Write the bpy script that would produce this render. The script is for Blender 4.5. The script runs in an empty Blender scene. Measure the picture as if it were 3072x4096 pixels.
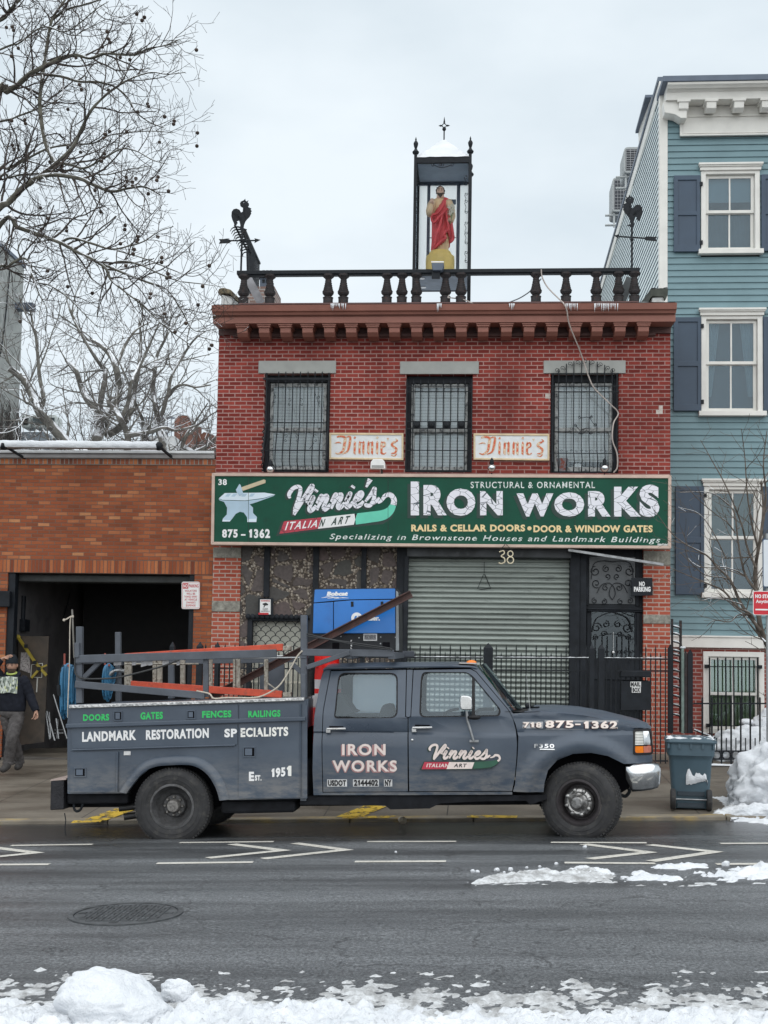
import bpy,bmesh,math,random
import numpy as np
from mathutils import Vector,Matrix,noise as mnoise
SC=bpy.context.scene
COL=SC.collection
rnd=random.Random(7)
R=math.radians
# -  camera, sky, sun, exposure
HC=1.72
PSI,PIT,RHO,FPX,CV=R(4.25),R(4.0),R(0.95),5000.0,2344.0
FW=Vector((-math.sin(PSI)*math.cos(PIT),math.cos(PSI)*math.cos(PIT),math.sin(PIT)))
_r0=Vector((math.cos(PSI),math.sin(PSI),0))
_u0=_r0.cross(FW)
UP=_u0*math.cos(RHO)-_r0*math.sin(RHO)
RT=_r0*math.cos(RHO)+_u0*math.sin(RHO)
CAM=Vector((0,0,HC))
cam=bpy.data.cameras.new('camera')
cam_o=bpy.data.objects.new('camera',cam)
COL.objects.link(cam_o)
cam_o.matrix_world=Matrix(((RT.x,UP.x,-FW.x,CAM.x),(RT.y,UP.y,-FW.y,CAM.y),(RT.z,UP.z,-FW.z,CAM.z),(0,0,0,1)))
cam.sensor_fit='VERTICAL'
cam.sensor_height=36.0
cam.lens=36.0*FPX/4096.0
cam.shift_y=(CV-2048.0)/4096.0
cam.clip_start,cam.clip_end=0.1,2000
SC.camera=cam_o
world=bpy.data.worlds.new('World')
SC.world=world
world.use_nodes=True
def _world():
 nt=world.node_tree
 N,L=nt.nodes,nt.links
 N.clear()
 out=N.new('ShaderNodeOutputWorld')
 bg=N.new('ShaderNodeBackground')
 sky=N.new('ShaderNodeTexSky')
 sky.sky_type='NISHITA'
 sky.sun_disc=False
 sky.sun_elevation=R(58)
 sky.sun_rotation=R(190)
 sky.air_density,sky.dust_density,sky.ozone_density=1.0,3.0,1.0
 tc=N.new('ShaderNodeTexCoord')
 n1=N.new('ShaderNodeTexNoise');n1.inputs['Scale'].default_value=3.4;n1.inputs['Detail'].default_value=5;n1.inputs['Roughness'].default_value=.5
 mp=N.new('ShaderNodeMapping');mp.inputs['Scale'].default_value=(1,1,2.2)
 L.new(tc.outputs['Generated'],mp.inputs['Vector']);L.new(mp.outputs[0],n1.inputs['Vector'])
 rmp=N.new('ShaderNodeValToRGB')
 rmp.color_ramp.elements[0].position=.34;rmp.color_ramp.elements[0].color=(5.0,5.65,6.1,1)
 rmp.color_ramp.elements[1].position=.66;rmp.color_ramp.elements[1].color=(6.3,6.85,7.2,1)
 L.new(n1.outputs['Fac'],rmp.inputs[0])
 mx=N.new('ShaderNodeMixRGB');mx.inputs[0].default_value=.93
 L.new(sky.outputs[0],mx.inputs[1]);L.new(rmp.outputs[0],mx.inputs[2])
 L.new(mx.outputs[0],bg.inputs['Color'])
 bg.inputs['Strength'].default_value=.1
 L.new(bg.outputs[0],out.inputs['Surface'])
_world()
sun=bpy.data.lights.new('sun','SUN')
sun.energy=1.5
sun.angle=R(120)
sun.color=(1.0,.97,.93)
sun_o=bpy.data.objects.new('sun',sun)
COL.objects.link(sun_o)
sun_o.rotation_euler=(R(32),0,R(10))
sun_o.location=(0,-20,30)
SC.view_settings.view_transform='Standard'
SC.view_settings.look='None'
SC.view_settings.exposure=.55
SC.view_settings.gamma=1.0
SC.view_settings.use_curve_mapping=False
SC.render.engine='CYCLES'
SC.cycles.max_bounces=6
SC.cycles.transparent_max_bounces=12
SC.cycles.use_denoising=True
# -  from the photograph's pixels to places
def at(u,v,Y):
 """the point of the vertical plane y = Y that the photograph (3072 x 4096) shows at u, v"""
 d=FW+RT*((u-1536)/FPX)-UP*((v-CV)/FPX)
 return CAM+d*(Y/d.y)
def X_(u,Y,v=2300):return at(u,v,Y).x
def Z_(v,Y,u=1536):return at(u,v,Y).z
def zm(x0,y0,s):
 """coordinates read in an enlarged crop -> photograph pixels"""
 return lambda x,y:(x0+x/s,y0+y/s)
SL=.031
def slope(x):return SL*(x+1.05)
def road_z(x,y):
 yy=min(max(y,4.75),15.25)
 return slope(x)+.126*(1-((yy-10)/5.25)**2)-.08
def walk_z(x,y):return slope(x)-.04+.075*(y-15.25)
# -  mesh helpers
class MB:
 def __init__(s):s.v,s.f,s.mi=[],[],[]
 def add(s,vs,fs,mi=0):
  b=len(s.v)
  s.v+=[Vector(p)for p in vs]
  s.f+=[tuple(b+i for i in f)for f in fs]
  s.mi+=[mi]*len(fs)
  return s
 def box(s,x0,x1,y0,y1,z0,z1,mi=0):
  vs=[(x,y,z)for x in(x0,x1)for y in(y0,y1)for z in(z0,z1)]
  return s.add(vs,[(0,1,3,2),(4,6,7,5),(0,4,5,1),(2,3,7,6),(0,2,6,4),(1,5,7,3)],mi)
 def hexa(s,a,b,mi=0):
  """two quads a, b (4 points each) joined"""
  return s.add(list(a)+list(b),[(3,2,1,0),(4,5,6,7),(0,1,5,4),(1,2,6,5),(2,3,7,6),(3,0,4,7)],mi)
 def beam(s,p,q,w,h,up=(0,0,1),mi=0):
  p,q=Vector(p),Vector(q)
  d=(q-p).normalized()
  up=Vector(up)
  if abs(d.dot(up))>.98:up=Vector((0,1,0))
  sd=d.cross(up).normalized();u2=sd.cross(d)
  c=[sd*(a*w/2)+u2*(b*h/2)for a,b in((-1,-1),(1,-1),(1,1),(-1,1))]
  return s.hexa([p+k for k in c],[q+k for k in c],mi)
 def tube(s,pts,r,n=6,cap=True,mi=0):
  pts=[Vector(p)for p in pts]
  if len(pts)<2:return s
  rr=r if isinstance(r,(list,tuple))else[r]*len(pts)
  b=len(s.v);t0=(pts[1]-pts[0]).normalized()
  nrm=t0.orthogonal().normalized()
  for i,p in enumerate(pts):
   t=(pts[min(i+1,len(pts)-1)]-pts[max(i-1,0)])
   t=t.normalized()if t.length>1e-9 else t0
   nrm=nrm-t*nrm.dot(t)
   nrm=nrm.normalized()if nrm.length>1e-6 else t.orthogonal().normalized()
   bn=t.cross(nrm)
   for k in range(n):
    a=2*math.pi*k/n
    s.v.append(p+(nrm*math.cos(a)+bn*math.sin(a))*rr[i])
  for i in range(len(pts)-1):
   for k in range(n):
    k2=(k+1)%n
    s.f.append((b+i*n+k,b+i*n+k2,b+(i+1)*n+k2,b+(i+1)*n+k));s.mi.append(mi)
  if cap:
   s.f.append(tuple(b+k for k in reversed(range(n))));s.mi.append(mi)
   e=b+(len(pts)-1)*n
   s.f.append(tuple(e+k for k in range(n)));s.mi.append(mi)
  return s
 def lathe(s,prof,c,n=16,axis='z',mi=0,closed=True):
  """prof: (radius, height) pairs along the axis through c"""
  b=len(s.v);c=Vector(c)
  for r,h in prof:
   for k in range(n):
    a=2*math.pi*k/n
    x,y=r*math.cos(a),r*math.sin(a)
    s.v.append(c+(Vector((x,y,h))if axis=='z' else Vector((x,h,y))if axis=='y' else Vector((h,x,y))))
  for i in range(len(prof)-1):
   for k in range(n):
    k2=(k+1)%n
    q=(b+i*n+k,b+i*n+k2,b+(i+1)*n+k2,b+(i+1)*n+k)
    s.f.append(q if axis!='y' else q[::-1]);s.mi.append(mi)
  if closed:
   e=b+(len(prof)-1)*n
   s.f.append(tuple(b+k for k in reversed(range(n))));s.f.append(tuple(e+k for k in range(n)));s.mi+=[mi,mi]
  return s
 def prism(s,poly,d,mi=0):
  """polygon (points in space) pushed along d"""
  n=len(poly);d=Vector(d)
  a=[Vector(p)for p in poly];c=[p+d for p in a]
  return s.add(a+c,[tuple(reversed(range(n))),tuple(range(n,2*n))]+[(i,(i+1)%n,n+(i+1)%n,n+i)for i in range(n)],mi)
 def grid(s,rows,mi=0,wrap=False):
  b=len(s.v);m=len(rows[0])
  for r in rows:s.v+=[Vector(p)for p in r]
  for i in range(len(rows)-1):
   for k in range(m if wrap else m-1):
    k2=(k+1)%m
    s.f.append((b+i*m+k,b+i*m+k2,b+(i+1)*m+k2,b+(i+1)*m+k));s.mi.append(mi)
  return s
 def ball(s,c,r,n=8,m=6,mi=0):
  c=Vector(c);rx,ry,rz=r if isinstance(r,(tuple,list))else(r,r,r)
  b=len(s.v);s.v.append(c+Vector((0,0,-rz)))
  for i in range(1,m):
   t=math.pi*i/m
   for k in range(n):
    a=2*math.pi*k/n
    s.v.append(c+Vector((rx*math.sin(t)*math.cos(a),ry*math.sin(t)*math.sin(a),-rz*math.cos(t))))
  s.v.append(c+Vector((0,0,rz)));top=len(s.v)-1
  for k in range(n):
   k2=(k+1)%n
   s.f.append((b,b+1+k2,b+1+k));s.mi.append(mi)
   for i in range(m-2):
    s.f.append((b+1+i*n+k,b+1+i*n+k2,b+1+(i+1)*n+k2,b+1+(i+1)*n+k));s.mi.append(mi)
   s.f.append((b+1+(m-2)*n+k,b+1+(m-2)*n+k2,top));s.mi.append(mi)
  return s
 def merge(s,o,mi=None):
  b=len(s.v);s.v+=o.v
  s.f+=[tuple(b+i for i in f)for f in o.f]
  s.mi+=o.mi if mi is None else[mi]*len(o.f)
  return s
WL={}
def link(o,parent):
 COL.objects.link(o)
 if parent is not None:o.parent=parent
 return o
def tag(o,label,cat,group=None):
 o['label']=label;o['category']=cat
 if group:o['group']=group
 return o
def thing(name,label,cat,loc,group=None):
 o=bpy.data.objects.new(name,None)
 o.empty_display_size=.2
 o.location=loc
 link(o,None);WL[o]=Vector(loc)
 return tag(o,label,cat,group)
def part(name,mb,mats,parent=None,smooth=None,bevel=0,loc=None,seg=2,weld=False):
 """ONE mesh object; its vertices are given in world space"""
 base=WL[parent]if parent is not None else Vector(loc or(0,0,0))
 me=bpy.data.meshes.new(name)
 me.from_pydata([tuple(p-base)for p in mb.v],[],mb.f)
 for m in(mats if isinstance(mats,(list,tuple))else[mats]):me.materials.append(m)
 if any(mb.mi):me.polygons.foreach_set('material_index',mb.mi)
 bm=bmesh.new();bm.from_mesh(me)
 if weld:bmesh.ops.remove_doubles(bm,verts=bm.verts,dist=1e-4)
 bmesh.ops.recalc_face_normals(bm,faces=bm.faces);bm.to_mesh(me);bm.free()
 if smooth is not None:
  me.polygons.foreach_set('use_smooth',[True]*len(me.polygons))
  if smooth<180:me.set_sharp_from_angle(angle=R(smooth))
 me.update()
 o=bpy.data.objects.new(name,me)
 if parent is None:o.location=base
 link(o,parent);WL[o]=base
 if bevel:
  b=o.modifiers.new('bevel','BEVEL');b.width=bevel;b.segments=seg;b.limit_method='ANGLE';b.angle_limit=R(40)
 return o
def struct(name,mb,mats,smooth=None,**k):
 o=part(name,mb,mats,None,smooth,**k);o['kind']='structure';return o
def dup(o,delta,label=None):
 """a copy of a thing with copies of its parts and sub-parts, moved by delta"""
 c=o.copy();COL.objects.link(c);c.location=o.location+Vector(delta)
 if label:c['label']=label
 for ch in o.children:
  d=ch.copy();COL.objects.link(d);d.parent=c
  for g in ch.children:
   e=g.copy();COL.objects.link(e);e.parent=d
 return c
def spl(pts,n=8,closed=False):
 """Catmull-Rom through points of any dimension"""
 P=[np.array(p,float)for p in pts];m=len(P);out=[]
 segs=m if closed else m-1
 for i in range(segs):
  p0=P[(i-1)%m]if closed or i>0 else 2*P[0]-P[1]
  p1,p2=P[i],P[(i+1)%m]
  p3=P[(i+2)%m]if closed or i+2<m else 2*P[-1]-P[-2]
  for k in range(n):
   t=k/n
   out.append(.5*((2*p1)+(p2-p0)*t+(2*p0-5*p1+4*p2-p3)*t*t+(-p0+3*p1-3*p2+p3)*t**3))
 if not closed:out.append(P[-1])
 return[tuple(p)for p in out]
def rrect(u0,v0,u1,v1,r,n=5):
 out=[]
 for cx,cy,a0 in((u1-r,v0+r,-90),(u1-r,v1-r,0),(u0+r,v1-r,90),(u0+r,v0+r,180)):
  for k in range(n+1):
   a=R(a0+90*k/n);out.append((cx+r*math.cos(a),cy+r*math.sin(a)))
 return out
def rpoly(pts,r,n=4):
 """polygon with rounded corners; r one radius or one per corner"""
 out=[];m=len(pts)
 for i in range(m):
  p=np.array(pts[i],float);a=np.array(pts[i-1],float);b=np.array(pts[(i+1)%m],float)
  ri=r[i]if isinstance(r,(list,tuple))else r
  la,lb=np.linalg.norm(a-p),np.linalg.norm(b-p);q=min(ri,la*.49,lb*.49)
  if q<1e-6:out.append(tuple(p));continue
  s,e=p+(a-p)/la*q,p+(b-p)/lb*q
  for k in range(n+1):
   t=k/n;out.append(tuple((1-t)**2*s+2*t*(1-t)*p+t*t*e))
 return out
def pxz(poly,Y):
 """photo pixels -> (x, z) on the plane y = Y"""
 return[(at(u,v,Y).x,at(u,v,Y).z)for u,v in poly]
def panel(outline,holes=(),Y=0.0,thick=.02,g=None,zc=(),xc=(),back=True,mb=None,mi=0):
 """sheet in the x-z plane at y = Y with holes, bulged by g(x, z), with a thickness going away from the viewer"""
 bm=bmesh.new()
 for poly in[outline]+list(holes):
  vs=[bm.verts.new((x,0,z))for x,z in poly]
  for i in range(len(vs)):bm.edges.new((vs[i],vs[(i+1)%len(vs)]))
 bmesh.ops.triangle_fill(bm,use_beauty=True,use_dissolve=False,edges=list(bm.edges),normal=(0,-1,0))
 for z in zc:bmesh.ops.bisect_plane(bm,geom=list(bm.verts)+list(bm.edges)+list(bm.faces),plane_co=(0,0,z),plane_no=(0,0,1),dist=1e-5)
 for x in xc:bmesh.ops.bisect_plane(bm,geom=list(bm.verts)+list(bm.edges)+list(bm.faces),plane_co=(x,0,0),plane_no=(1,0,0),dist=1e-5)
 bm.verts.index_update()
 vs=[v.co.copy()for v in bm.verts];n=len(vs)
 gg=g or(lambda x,z:0.0)
 fr=[Vector((p.x,Y+gg(p.x,p.z),p.z))for p in vs]
 fs=[tuple(v.index for v in f.verts)for f in bm.faces]
 out=mb or MB()
 if back:
  bk=[p+Vector((0,thick,0))for p in fr]
  ed=[(e.verts[0].index,e.verts[1].index)for e in bm.edges if len(e.link_faces)==1]
  out.add(fr+bk,fs+[tuple(n+i for i in reversed(f))for f in fs]+[(a,b,n+b,n+a)for a,b in ed],mi)
 else:out.add(fr,fs,mi)
 bm.free()
 return out
 # -  lettering
_fc={}
def _glyph(ch,off,ext=0.0):
 """(verts2d list, faces, width, height) of one built-in letter as flat filled mesh"""
 k=(ch,off)
 if k in _fc:return _fc[k]
 if ch=='1':
  w=off*1.1
  poly=[(.20-w,0),(.33+w,0),(.33+w,.69+w*.5),(.235-w*.5,.69+w*.5),(.06,.56),(.10,.46-w),(.20-w,.53-w)]
  bm=bmesh.new();vs=[bm.verts.new((a,b,0))for a,b in poly];bm.faces.new(vs)
  me=bpy.data.meshes.new('g');bm.to_mesh(me);bm.free();adv=.47
 else:
  def mk(body):
   c=bpy.data.curves.new('g','FONT');c.body=body;c.offset=off;c.resolution_u=4;c.fill_mode='FRONT'
   o=bpy.data.objects.new('g',c);COL.objects.link(o)
   bpy.context.view_layer.update()
   m=bpy.data.meshes.new_from_object(o.evaluated_get(bpy.context.evaluated_depsgraph_get()))
   bpy.data.objects.remove(o);bpy.data.curves.remove(c);return m
  me=mk(ch)
  def wid(m):xs=[v.co.x for v in m.vertices];return max(xs)if xs else 0
  m1,m2=mk('H'+ch+'H'),mk('HH')
  adv=wid(m1)-wid(m2)
  bpy.data.meshes.remove(m1);bpy.data.meshes.remove(m2)
 res=([(v.co.x,v.co.y)for v in me.vertices],[tuple(p.vertices)for p in me.polygons],adv)
 bpy.data.meshes.remove(me);_fc[k]=res
 return res
def flat_text(body,off=0.0,track=0.0,shear=0.0):
 V,F,x=[],[],0.0
 for ch in body:
  if ch==' ':x+=.30+track;continue
  v,f,adv=_glyph(ch,off)
  b=len(V)
  V+=[(x+a+shear*h,h)for a,h in v];F+=[tuple(b+i for i in q)for q in f]
  x+=adv+track
 return V,F
def put2d(mb,V,F,quad,d,mi=0,box=None):
 """flat drawing V, F fitted into the four space points quad (bottom left, bottom right, top right, top left), raised by the vector d"""
 xs=[a for a,_ in V];ys=[b for _,b in V]
 x0,x1,y0,y1=box or(min(xs),max(xs),min(ys),max(ys))
 q=[Vector(p)for p in quad];d=Vector(d)
 base=[]
 for a,b in V:
  s,t=(a-x0)/(x1-x0),(b-y0)/(y1-y0)
  base.append(q[0]*(1-s)*(1-t)+q[1]*s*(1-t)+q[2]*s*t+q[3]*(1-s)*t)
 n=len(base);cnt={}
 for f in F:
  for i in range(len(f)):
   e=(f[i],f[(i+1)%len(f)]);k=(min(e),max(e));cnt.setdefault(k,[]).append(e)
 sides=[(e[0][0],e[0][1],n+e[0][1],n+e[0][0])for e in cnt.values()if len(e)==1]
 mb.add([p+d for p in base]+base,list(F)+sides,mi)
def quad_px(u0,v0,u1,v1,Y,dv=0.0):
 """dv: how much lower the right end stands, in pixels"""
 return[at(u0,v1,Y),at(u1,v1+dv,Y),at(u1,v0+dv,Y),at(u0,v0,Y)]
def letter(mb,body,box,Y,off=0.0,track=0.0,shear=0.0,dv=0.0,depth=.003,mi=0):
 V,F=flat_text(body,off,track,shear)
 put2d(mb,V,F,quad_px(*box,Y,dv),(0,-depth,0),mi)
 return mb
def ribbon(mb,pts,w,Y,depth=.003,n=8,mi=0,lift=0.0,px=True):
 """one brush stroke: smooth line through (u, v) pixels, width w pixels (one or one per point)"""
 ws=w if isinstance(w,(list,tuple))else[w]*len(pts)
 s=spl([(p[0],p[1],q)for p,q in zip(pts,ws)],n)
 P=[np.array(p[:2])for p in s];L,Rr=[],[]
 for i,p in enumerate(P):
  t=P[min(i+1,len(P)-1)]-P[max(i-1,0)]
  t=t/(np.linalg.norm(t)+1e-9);nn=np.array((-t[1],t[0]))*s[i][2]/2
  L.append(p+nn);Rr.append(p-nn)
 m=len(P)
 def W(q):return at(q[0],q[1],Y)+Vector((0,-lift,0))
 fr=[W(q)+Vector((0,-depth,0))for q in L]+[W(q)+Vector((0,-depth,0))for q in Rr]
 bk=[W(q)for q in L]+[W(q)for q in Rr]
 F=[]
 for i in range(m-1):
  F.append((i,i+1,m+i+1,m+i))
  F.append((2*m+i,2*m+i+1,i+1,i));F.append((3*m+i+1,3*m+i,m+i,m+i+1))
 F+=[(0,m,3*m,2*m),(m-1,3*m-1,4*m-1,2*m-1)]
 mb.add(fr+bk,F,mi)
 return mb
 # -  materials
def s2l(c):
 return tuple((x/255/12.92 if x/255<=.04045 else((x/255+.055)/1.055)**2.4)for x in c)
class NT:
 def __init__(s,name):
  s.m=bpy.data.materials.new(name);s.m.use_nodes=True
  s.t=s.m.node_tree;s.p=s.t.nodes['Principled BSDF'];s.out=s.t.nodes['Material Output']
  s.L=s.t.links
  s.geo=None
 def n(s,ty,**k):
  o=s.t.nodes.new('ShaderNode'+ty)
  for a,b in k.items():
   if a in o.inputs:o.inputs[a].default_value=b
   else:setattr(o,a,b)
  return o
 def pos(s,sc=(1,1,1),swap=None,off=(0,0,0),rot=(0,0,0)):
  g=s.n('NewGeometry')
  if swap:
   sp=s.n('SeparateXYZ');cb=s.n('CombineXYZ');s.L.new(g.outputs['Position'],sp.inputs[0])
   for i,a in enumerate(swap):
    if a in 'XYZ':s.L.new(sp.outputs[a],cb.inputs[i])
   src=cb.outputs[0]
  else:src=g.outputs['Position']
  mp=s.n('Mapping');mp.inputs['Scale'].default_value=sc;mp.inputs['Location'].default_value=off;mp.inputs['Rotation'].default_value=rot
  s.L.new(src,mp.inputs['Vector']);return mp.outputs[0]
 def noise(s,scale,vec=None,detail=4,rough=.55):
  o=s.n('TexNoise');o.inputs['Scale'].default_value=scale;o.inputs['Detail'].default_value=detail;o.inputs['Roughness'].default_value=rough
  s.L.new(vec if vec is not None else s.pos(),o.inputs['Vector']);return o.outputs['Fac']
 def ramp(s,fac,stops):
  r=s.n('ValToRGB');e=r.color_ramp.elements
  while len(e)<len(stops):e.new(.5)
  for q,(p,c)in zip(e,stops):
   q.position=p;q.color=(c,c,c,1)if isinstance(c,(int,float))else tuple(c)[:3]+(1,)
  s.L.new(fac,r.inputs[0]);return r.outputs[0]
 def mix(s,fac,a,b,mode='MIX'):
  m=s.n('MixRGB',blend_type=mode)
  for i,x in enumerate((fac,a,b)):
   if hasattr(x,'links'):s.L.new(x,m.inputs[i])
   else:m.inputs[i].default_value=x if i==0 else tuple(x)[:3]+(1,)
  return m.outputs[0]
 def math(s,op,a,b=0.0,clamp=False):
  m=s.n('Math',operation=op);m.use_clamp=clamp
  for i,x in enumerate((a,b)):
   if hasattr(x,'links'):s.L.new(x,m.inputs[i])
   else:m.inputs[i].default_value=x
  return m.outputs[0]
 def set(s,**k):
  for a,b in k.items():
   i=s.p.inputs[{'color':'Base Color','rough':'Roughness','metal':'Metallic','spec':'Specular IOR Level','coat':'Coat Weight'}.get(a,a)]
   if hasattr(b,'links'):s.L.new(b,i)
   else:i.default_value=tuple(b)[:3]+(1,)if isinstance(b,(tuple,list))else b
  return s
 def bump(s,h,strength=.3,dist=.01):
  b=s.n('Bump');b.inputs['Strength'].default_value=strength;b.inputs['Distance'].default_value=dist
  s.L.new(h,b.inputs['Height']);s.L.new(b.outputs[0],s.p.inputs['Normal']);return s
def M(name,c,rough=.7,metal=0.0,var=.15,vs=6.0,bump=0.0,bs=60.0,spec=.5,c2=None,lo=.4,hi=.65):
 """plain weathered surface: colour uneven by var at scale vs; c2 a second colour showing in patches"""
 t=NT(name);c=tuple(c)
 f=t.noise(vs)
 col=t.mix(t.ramp(f,[(.3,0.0),(.7,1.0)]),tuple(x*(1-var)for x in c),tuple(min(1,x*(1+var))for x in c))
 if c2 is not None:
  f2=t.noise(vs*1.7,t.pos(off=(3,5,7)),8,.65)
  col=t.mix(t.ramp(f2,[(lo,0.0),(hi,1.0)]),col,c2)
 t.set(color=col,rough=rough,metal=metal,spec=spec)
 if bump:t.bump(t.noise(bs,detail=3),bump)
 return t.m
def brick_mat(name,c1,c2,mortar,bw=.20,rh=.0677,ms=.010,off=(0,0,0),dark=.35,hue=None,vert=False,stain=.25):
 t=NT(name)
 vec=t.pos(swap='ZX0' if vert else 'XZ0',off=off)
 b=t.n('TexBrick');b.offset=0 if vert else.5
 b.inputs['Scale'].default_value=1;b.inputs['Brick Width'].default_value=bw;b.inputs['Row Height'].default_value=rh
 b.inputs['Mortar Size'].default_value=ms;b.inputs['Mortar Smooth'].default_value=.15;b.inputs['Bias'].default_value=0
 wob=t.n('TexNoise');wob.inputs['Scale'].default_value=9;t.L.new(vec,wob.inputs['Vector'])
 va=t.n('VectorMath',operation='SUBTRACT');t.L.new(wob.outputs['Color'],va.inputs[0]);va.inputs[1].default_value=(.5,.5,.5)
 vb=t.n('VectorMath',operation='SCALE');t.L.new(va.outputs[0],vb.inputs[0]);vb.inputs['Scale'].default_value=.010
 vc=t.n('VectorMath',operation='ADD');t.L.new(vec,vc.inputs[0]);t.L.new(vb.outputs[0],vc.inputs[1])
 t.L.new(vc.outputs[0],b.inputs['Vector'])
 b.inputs['Color1'].default_value=(0,0,0,1);b.inputs['Color2'].default_value=(1,1,1,1);b.inputs['Mortar'].default_value=(.5,.5,.5,1)
 pal=t.ramp(b.outputs['Color'],hue or[(0.0,c1),(1.0,c2)])
 grain=t.noise(45,t.pos(),6,.7)
 pal=t.mix(t.ramp(grain,[(.3,.28),(.75,0.0)]),pal,tuple(x*dark for x in c1))
 col=t.mix(b.outputs['Fac'],pal,t.mix(t.noise(14),mortar,tuple(x*.7 for x in mortar)))
 big=t.noise(1.1,t.pos(sc=(1,1,.55)),5,.6)
 col=t.mix(t.ramp(big,[(.42,0.0),(.72,stain)]),col,tuple(x*.3 for x in c1))
 t.set(color=col,rough=.85,spec=.25)
 h=t.math('SUBTRACT',t.math('MULTIPLY',grain,.35),b.outputs['Fac'])
 t.bump(h,.7,.006)
 return t.m
def snow_top(t,col,amount=.55,soft=.15,scale=14.0,white=(.83,.86,.9)):
 """snow lying on whatever faces up"""
 g=t.n('NewGeometry');sp=t.n('SeparateXYZ');t.L.new(g.outputs['Normal'],sp.inputs[0])
 k=t.math('ADD',sp.outputs['Z'],t.math('MULTIPLY',t.math('SUBTRACT',t.noise(scale),.5),.9))
 return t.mix(t.ramp(k,[(amount,0.0),(amount+soft,1.0)]),col,white)
red_brick=brick_mat('red_painted_brick',(.19,.028,.023),(.38,.068,.052),(.50,.30,.27),ms=.0088,off=(.03,.01,0),stain=.55)
pier_brick=brick_mat('pier_brick',(.36,.068,.040),(.50,.135,.085),(.55,.40,.34),ms=.010,off=(.02,.03,0),stain=.2)
base_brick=brick_mat('basement_brick',(.24,.05,.04),(.36,.09,.07),(.50,.36,.33),ms=.010,stain=.25)
orange_brick=brick_mat('orange_brick',(.33,.09,.035),(.5,.16,.06),(.20,.13,.10),bw=.205,rh=.0625,ms=.006,stain=.3,dark=.5,hue=[(0.0,(.21,.068,.034)),(.08,(.26,.076,.036)),(.22,(.31,.088,.04)),(.55,(.335,.097,.042)),(.8,(.39,.122,.052)),(.94,(.50,.19,.085)),(1.0,(.56,.26,.12))])
brownstone=M('brown_painted_metal',(.285,.118,.088),.6,var=.1,vs=3,bump=.05)
brown_dark=M('brown_dark_recess',(.10,.052,.048),.7,var=.2)
grey_lintel=M('grey_stone',(.36,.37,.35),.85,var=.08,vs=5,bump=.15,bs=120)
pier_stone=M('pier_stone_band',(.30,.29,.25),.9,var=.25,vs=9,bump=.2,bs=90,c2=(.16,.15,.13))
black_iron=M('black_iron',(.012,.015,.019),.6,0,var=.3,vs=20,c2=(.03,.022,.02),lo=.6,hi=.75,spec=.25)
black_paint=M('black_paint',(.011,.014,.019),.55,var=.35,vs=7,c2=(.03,.032,.036),lo=.62,hi=.8,bump=.1,spec=.25)
black_wood=M('black_painted_wood',(.014,.017,.022),.65,var=.4,vs=5,bump=.2,bs=40,c2=(.045,.047,.048),lo=.62,hi=.85,spec=.25)
iron_rust=M('rusting_iron',(.028,.024,.025),.75,.2,var=.4,vs=15,c2=(.085,.035,.024),lo=.55,hi=.75,bump=.3)
old_frame=M('flaking_grey_frame',(.36,.375,.37),.8,var=.3,vs=10,c2=(.07,.075,.08),lo=.48,hi=.62,bump=.25)
cream=M('cream_paint',(.72,.685,.61),.6,var=.06,vs=4)
white_trim=M('white_trim',(.74,.73,.69),.55,var=.06,vs=4)
white_paint=M('white_paint',(.78,.78,.77),.55,var=.06,vs=8)
shutter_blue=M('navy_shutter_paint',(.040,.068,.108),.5,var=.1,vs=3,bump=.08,bs=150)
teal_paint=M('teal_clapboard_paint',(.165,.265,.295),.6,var=.08,vs=2.5,bump=.1,bs=50)
pale_siding=M('pale_siding',(.66,.74,.74),.6,var=.06,vs=2)
slate_metal=M('slate_metal',(.10,.125,.165),.5,.3,var=.12,vs=4)
concrete_grey=M('weathered_render',(.33,.35,.34),.92,var=.22,vs=1.6,c2=(.16,.17,.17),lo=.5,hi=.8,bump=.3,bs=25)
rubber=M('tyre_rubber',(.028,.028,.030),.8,var=.25,vs=9,c2=(.07,.066,.06),lo=.5,hi=.75,bump=.25,bs=70)
chrome=M('chrome',(.62,.63,.64),.16,1.0,var=.15,vs=8,c2=(.32,.29,.26),lo=.62,hi=.78)
steel=M('dull_steel',(.30,.31,.32),.42,.85,var=.25,vs=12)
galv=M('galvanised_steel',(.34,.36,.36),.48,.55,var=.2,vs=5,c2=(.13,.13,.12),lo=.6,hi=.8)
white_letter=M('white_letter_paint',(.80,.80,.80),.6,var=.08,vs=18)
def _cracked(name,base,crack,cut=.030,scale=6.0):
 t=NT(name)
 vo=t.n('TexVoronoi',feature='DISTANCE_TO_EDGE');vo.inputs['Scale'].default_value=scale
 t.L.new(t.pos(sc=(1,.3,1.7)),vo.inputs['Vector'])
 t.set(color=t.mix(t.ramp(vo.outputs[0],[(cut*.4,0.0),(cut,1.0)]),crack,t.mix(t.noise(20),base,tuple(x*.88 for x in base))),rough=.6)
 return t.m
cracked_white=_cracked('cracked_white_vinyl',(.82,.82,.88),(.08,.10,.12))
cracked_red=_cracked('cracked_red_vinyl',(.50,.045,.075),(.10,.03,.04))
def _flaked(name,base,under,lo=.48,hi=.55,scale=38):
 t=NT(name)
 t.set(color=t.mix(t.ramp(t.noise(scale,detail=6),[(lo,0.0),(hi,1.0)]),base,under),rough=.6);return t.m
sign_green=M('sign_green',(.006,.070,.042),.5,var=.12,vs=3,c2=(.010,.05,.033),lo=.55,hi=.8,spec=.2)
sign_shadow=M('sign_dark_green',(.010,.035,.028),.5,var=.1)
pink_frame=M('faded_pink_frame',(.56,.42,.35),.6,var=.12,vs=5,c2=(.40,.27,.22),lo=.6,hi=.8)
mint=M('mint_vinyl',(.12,.58,.42),.5,var=.06)
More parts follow.
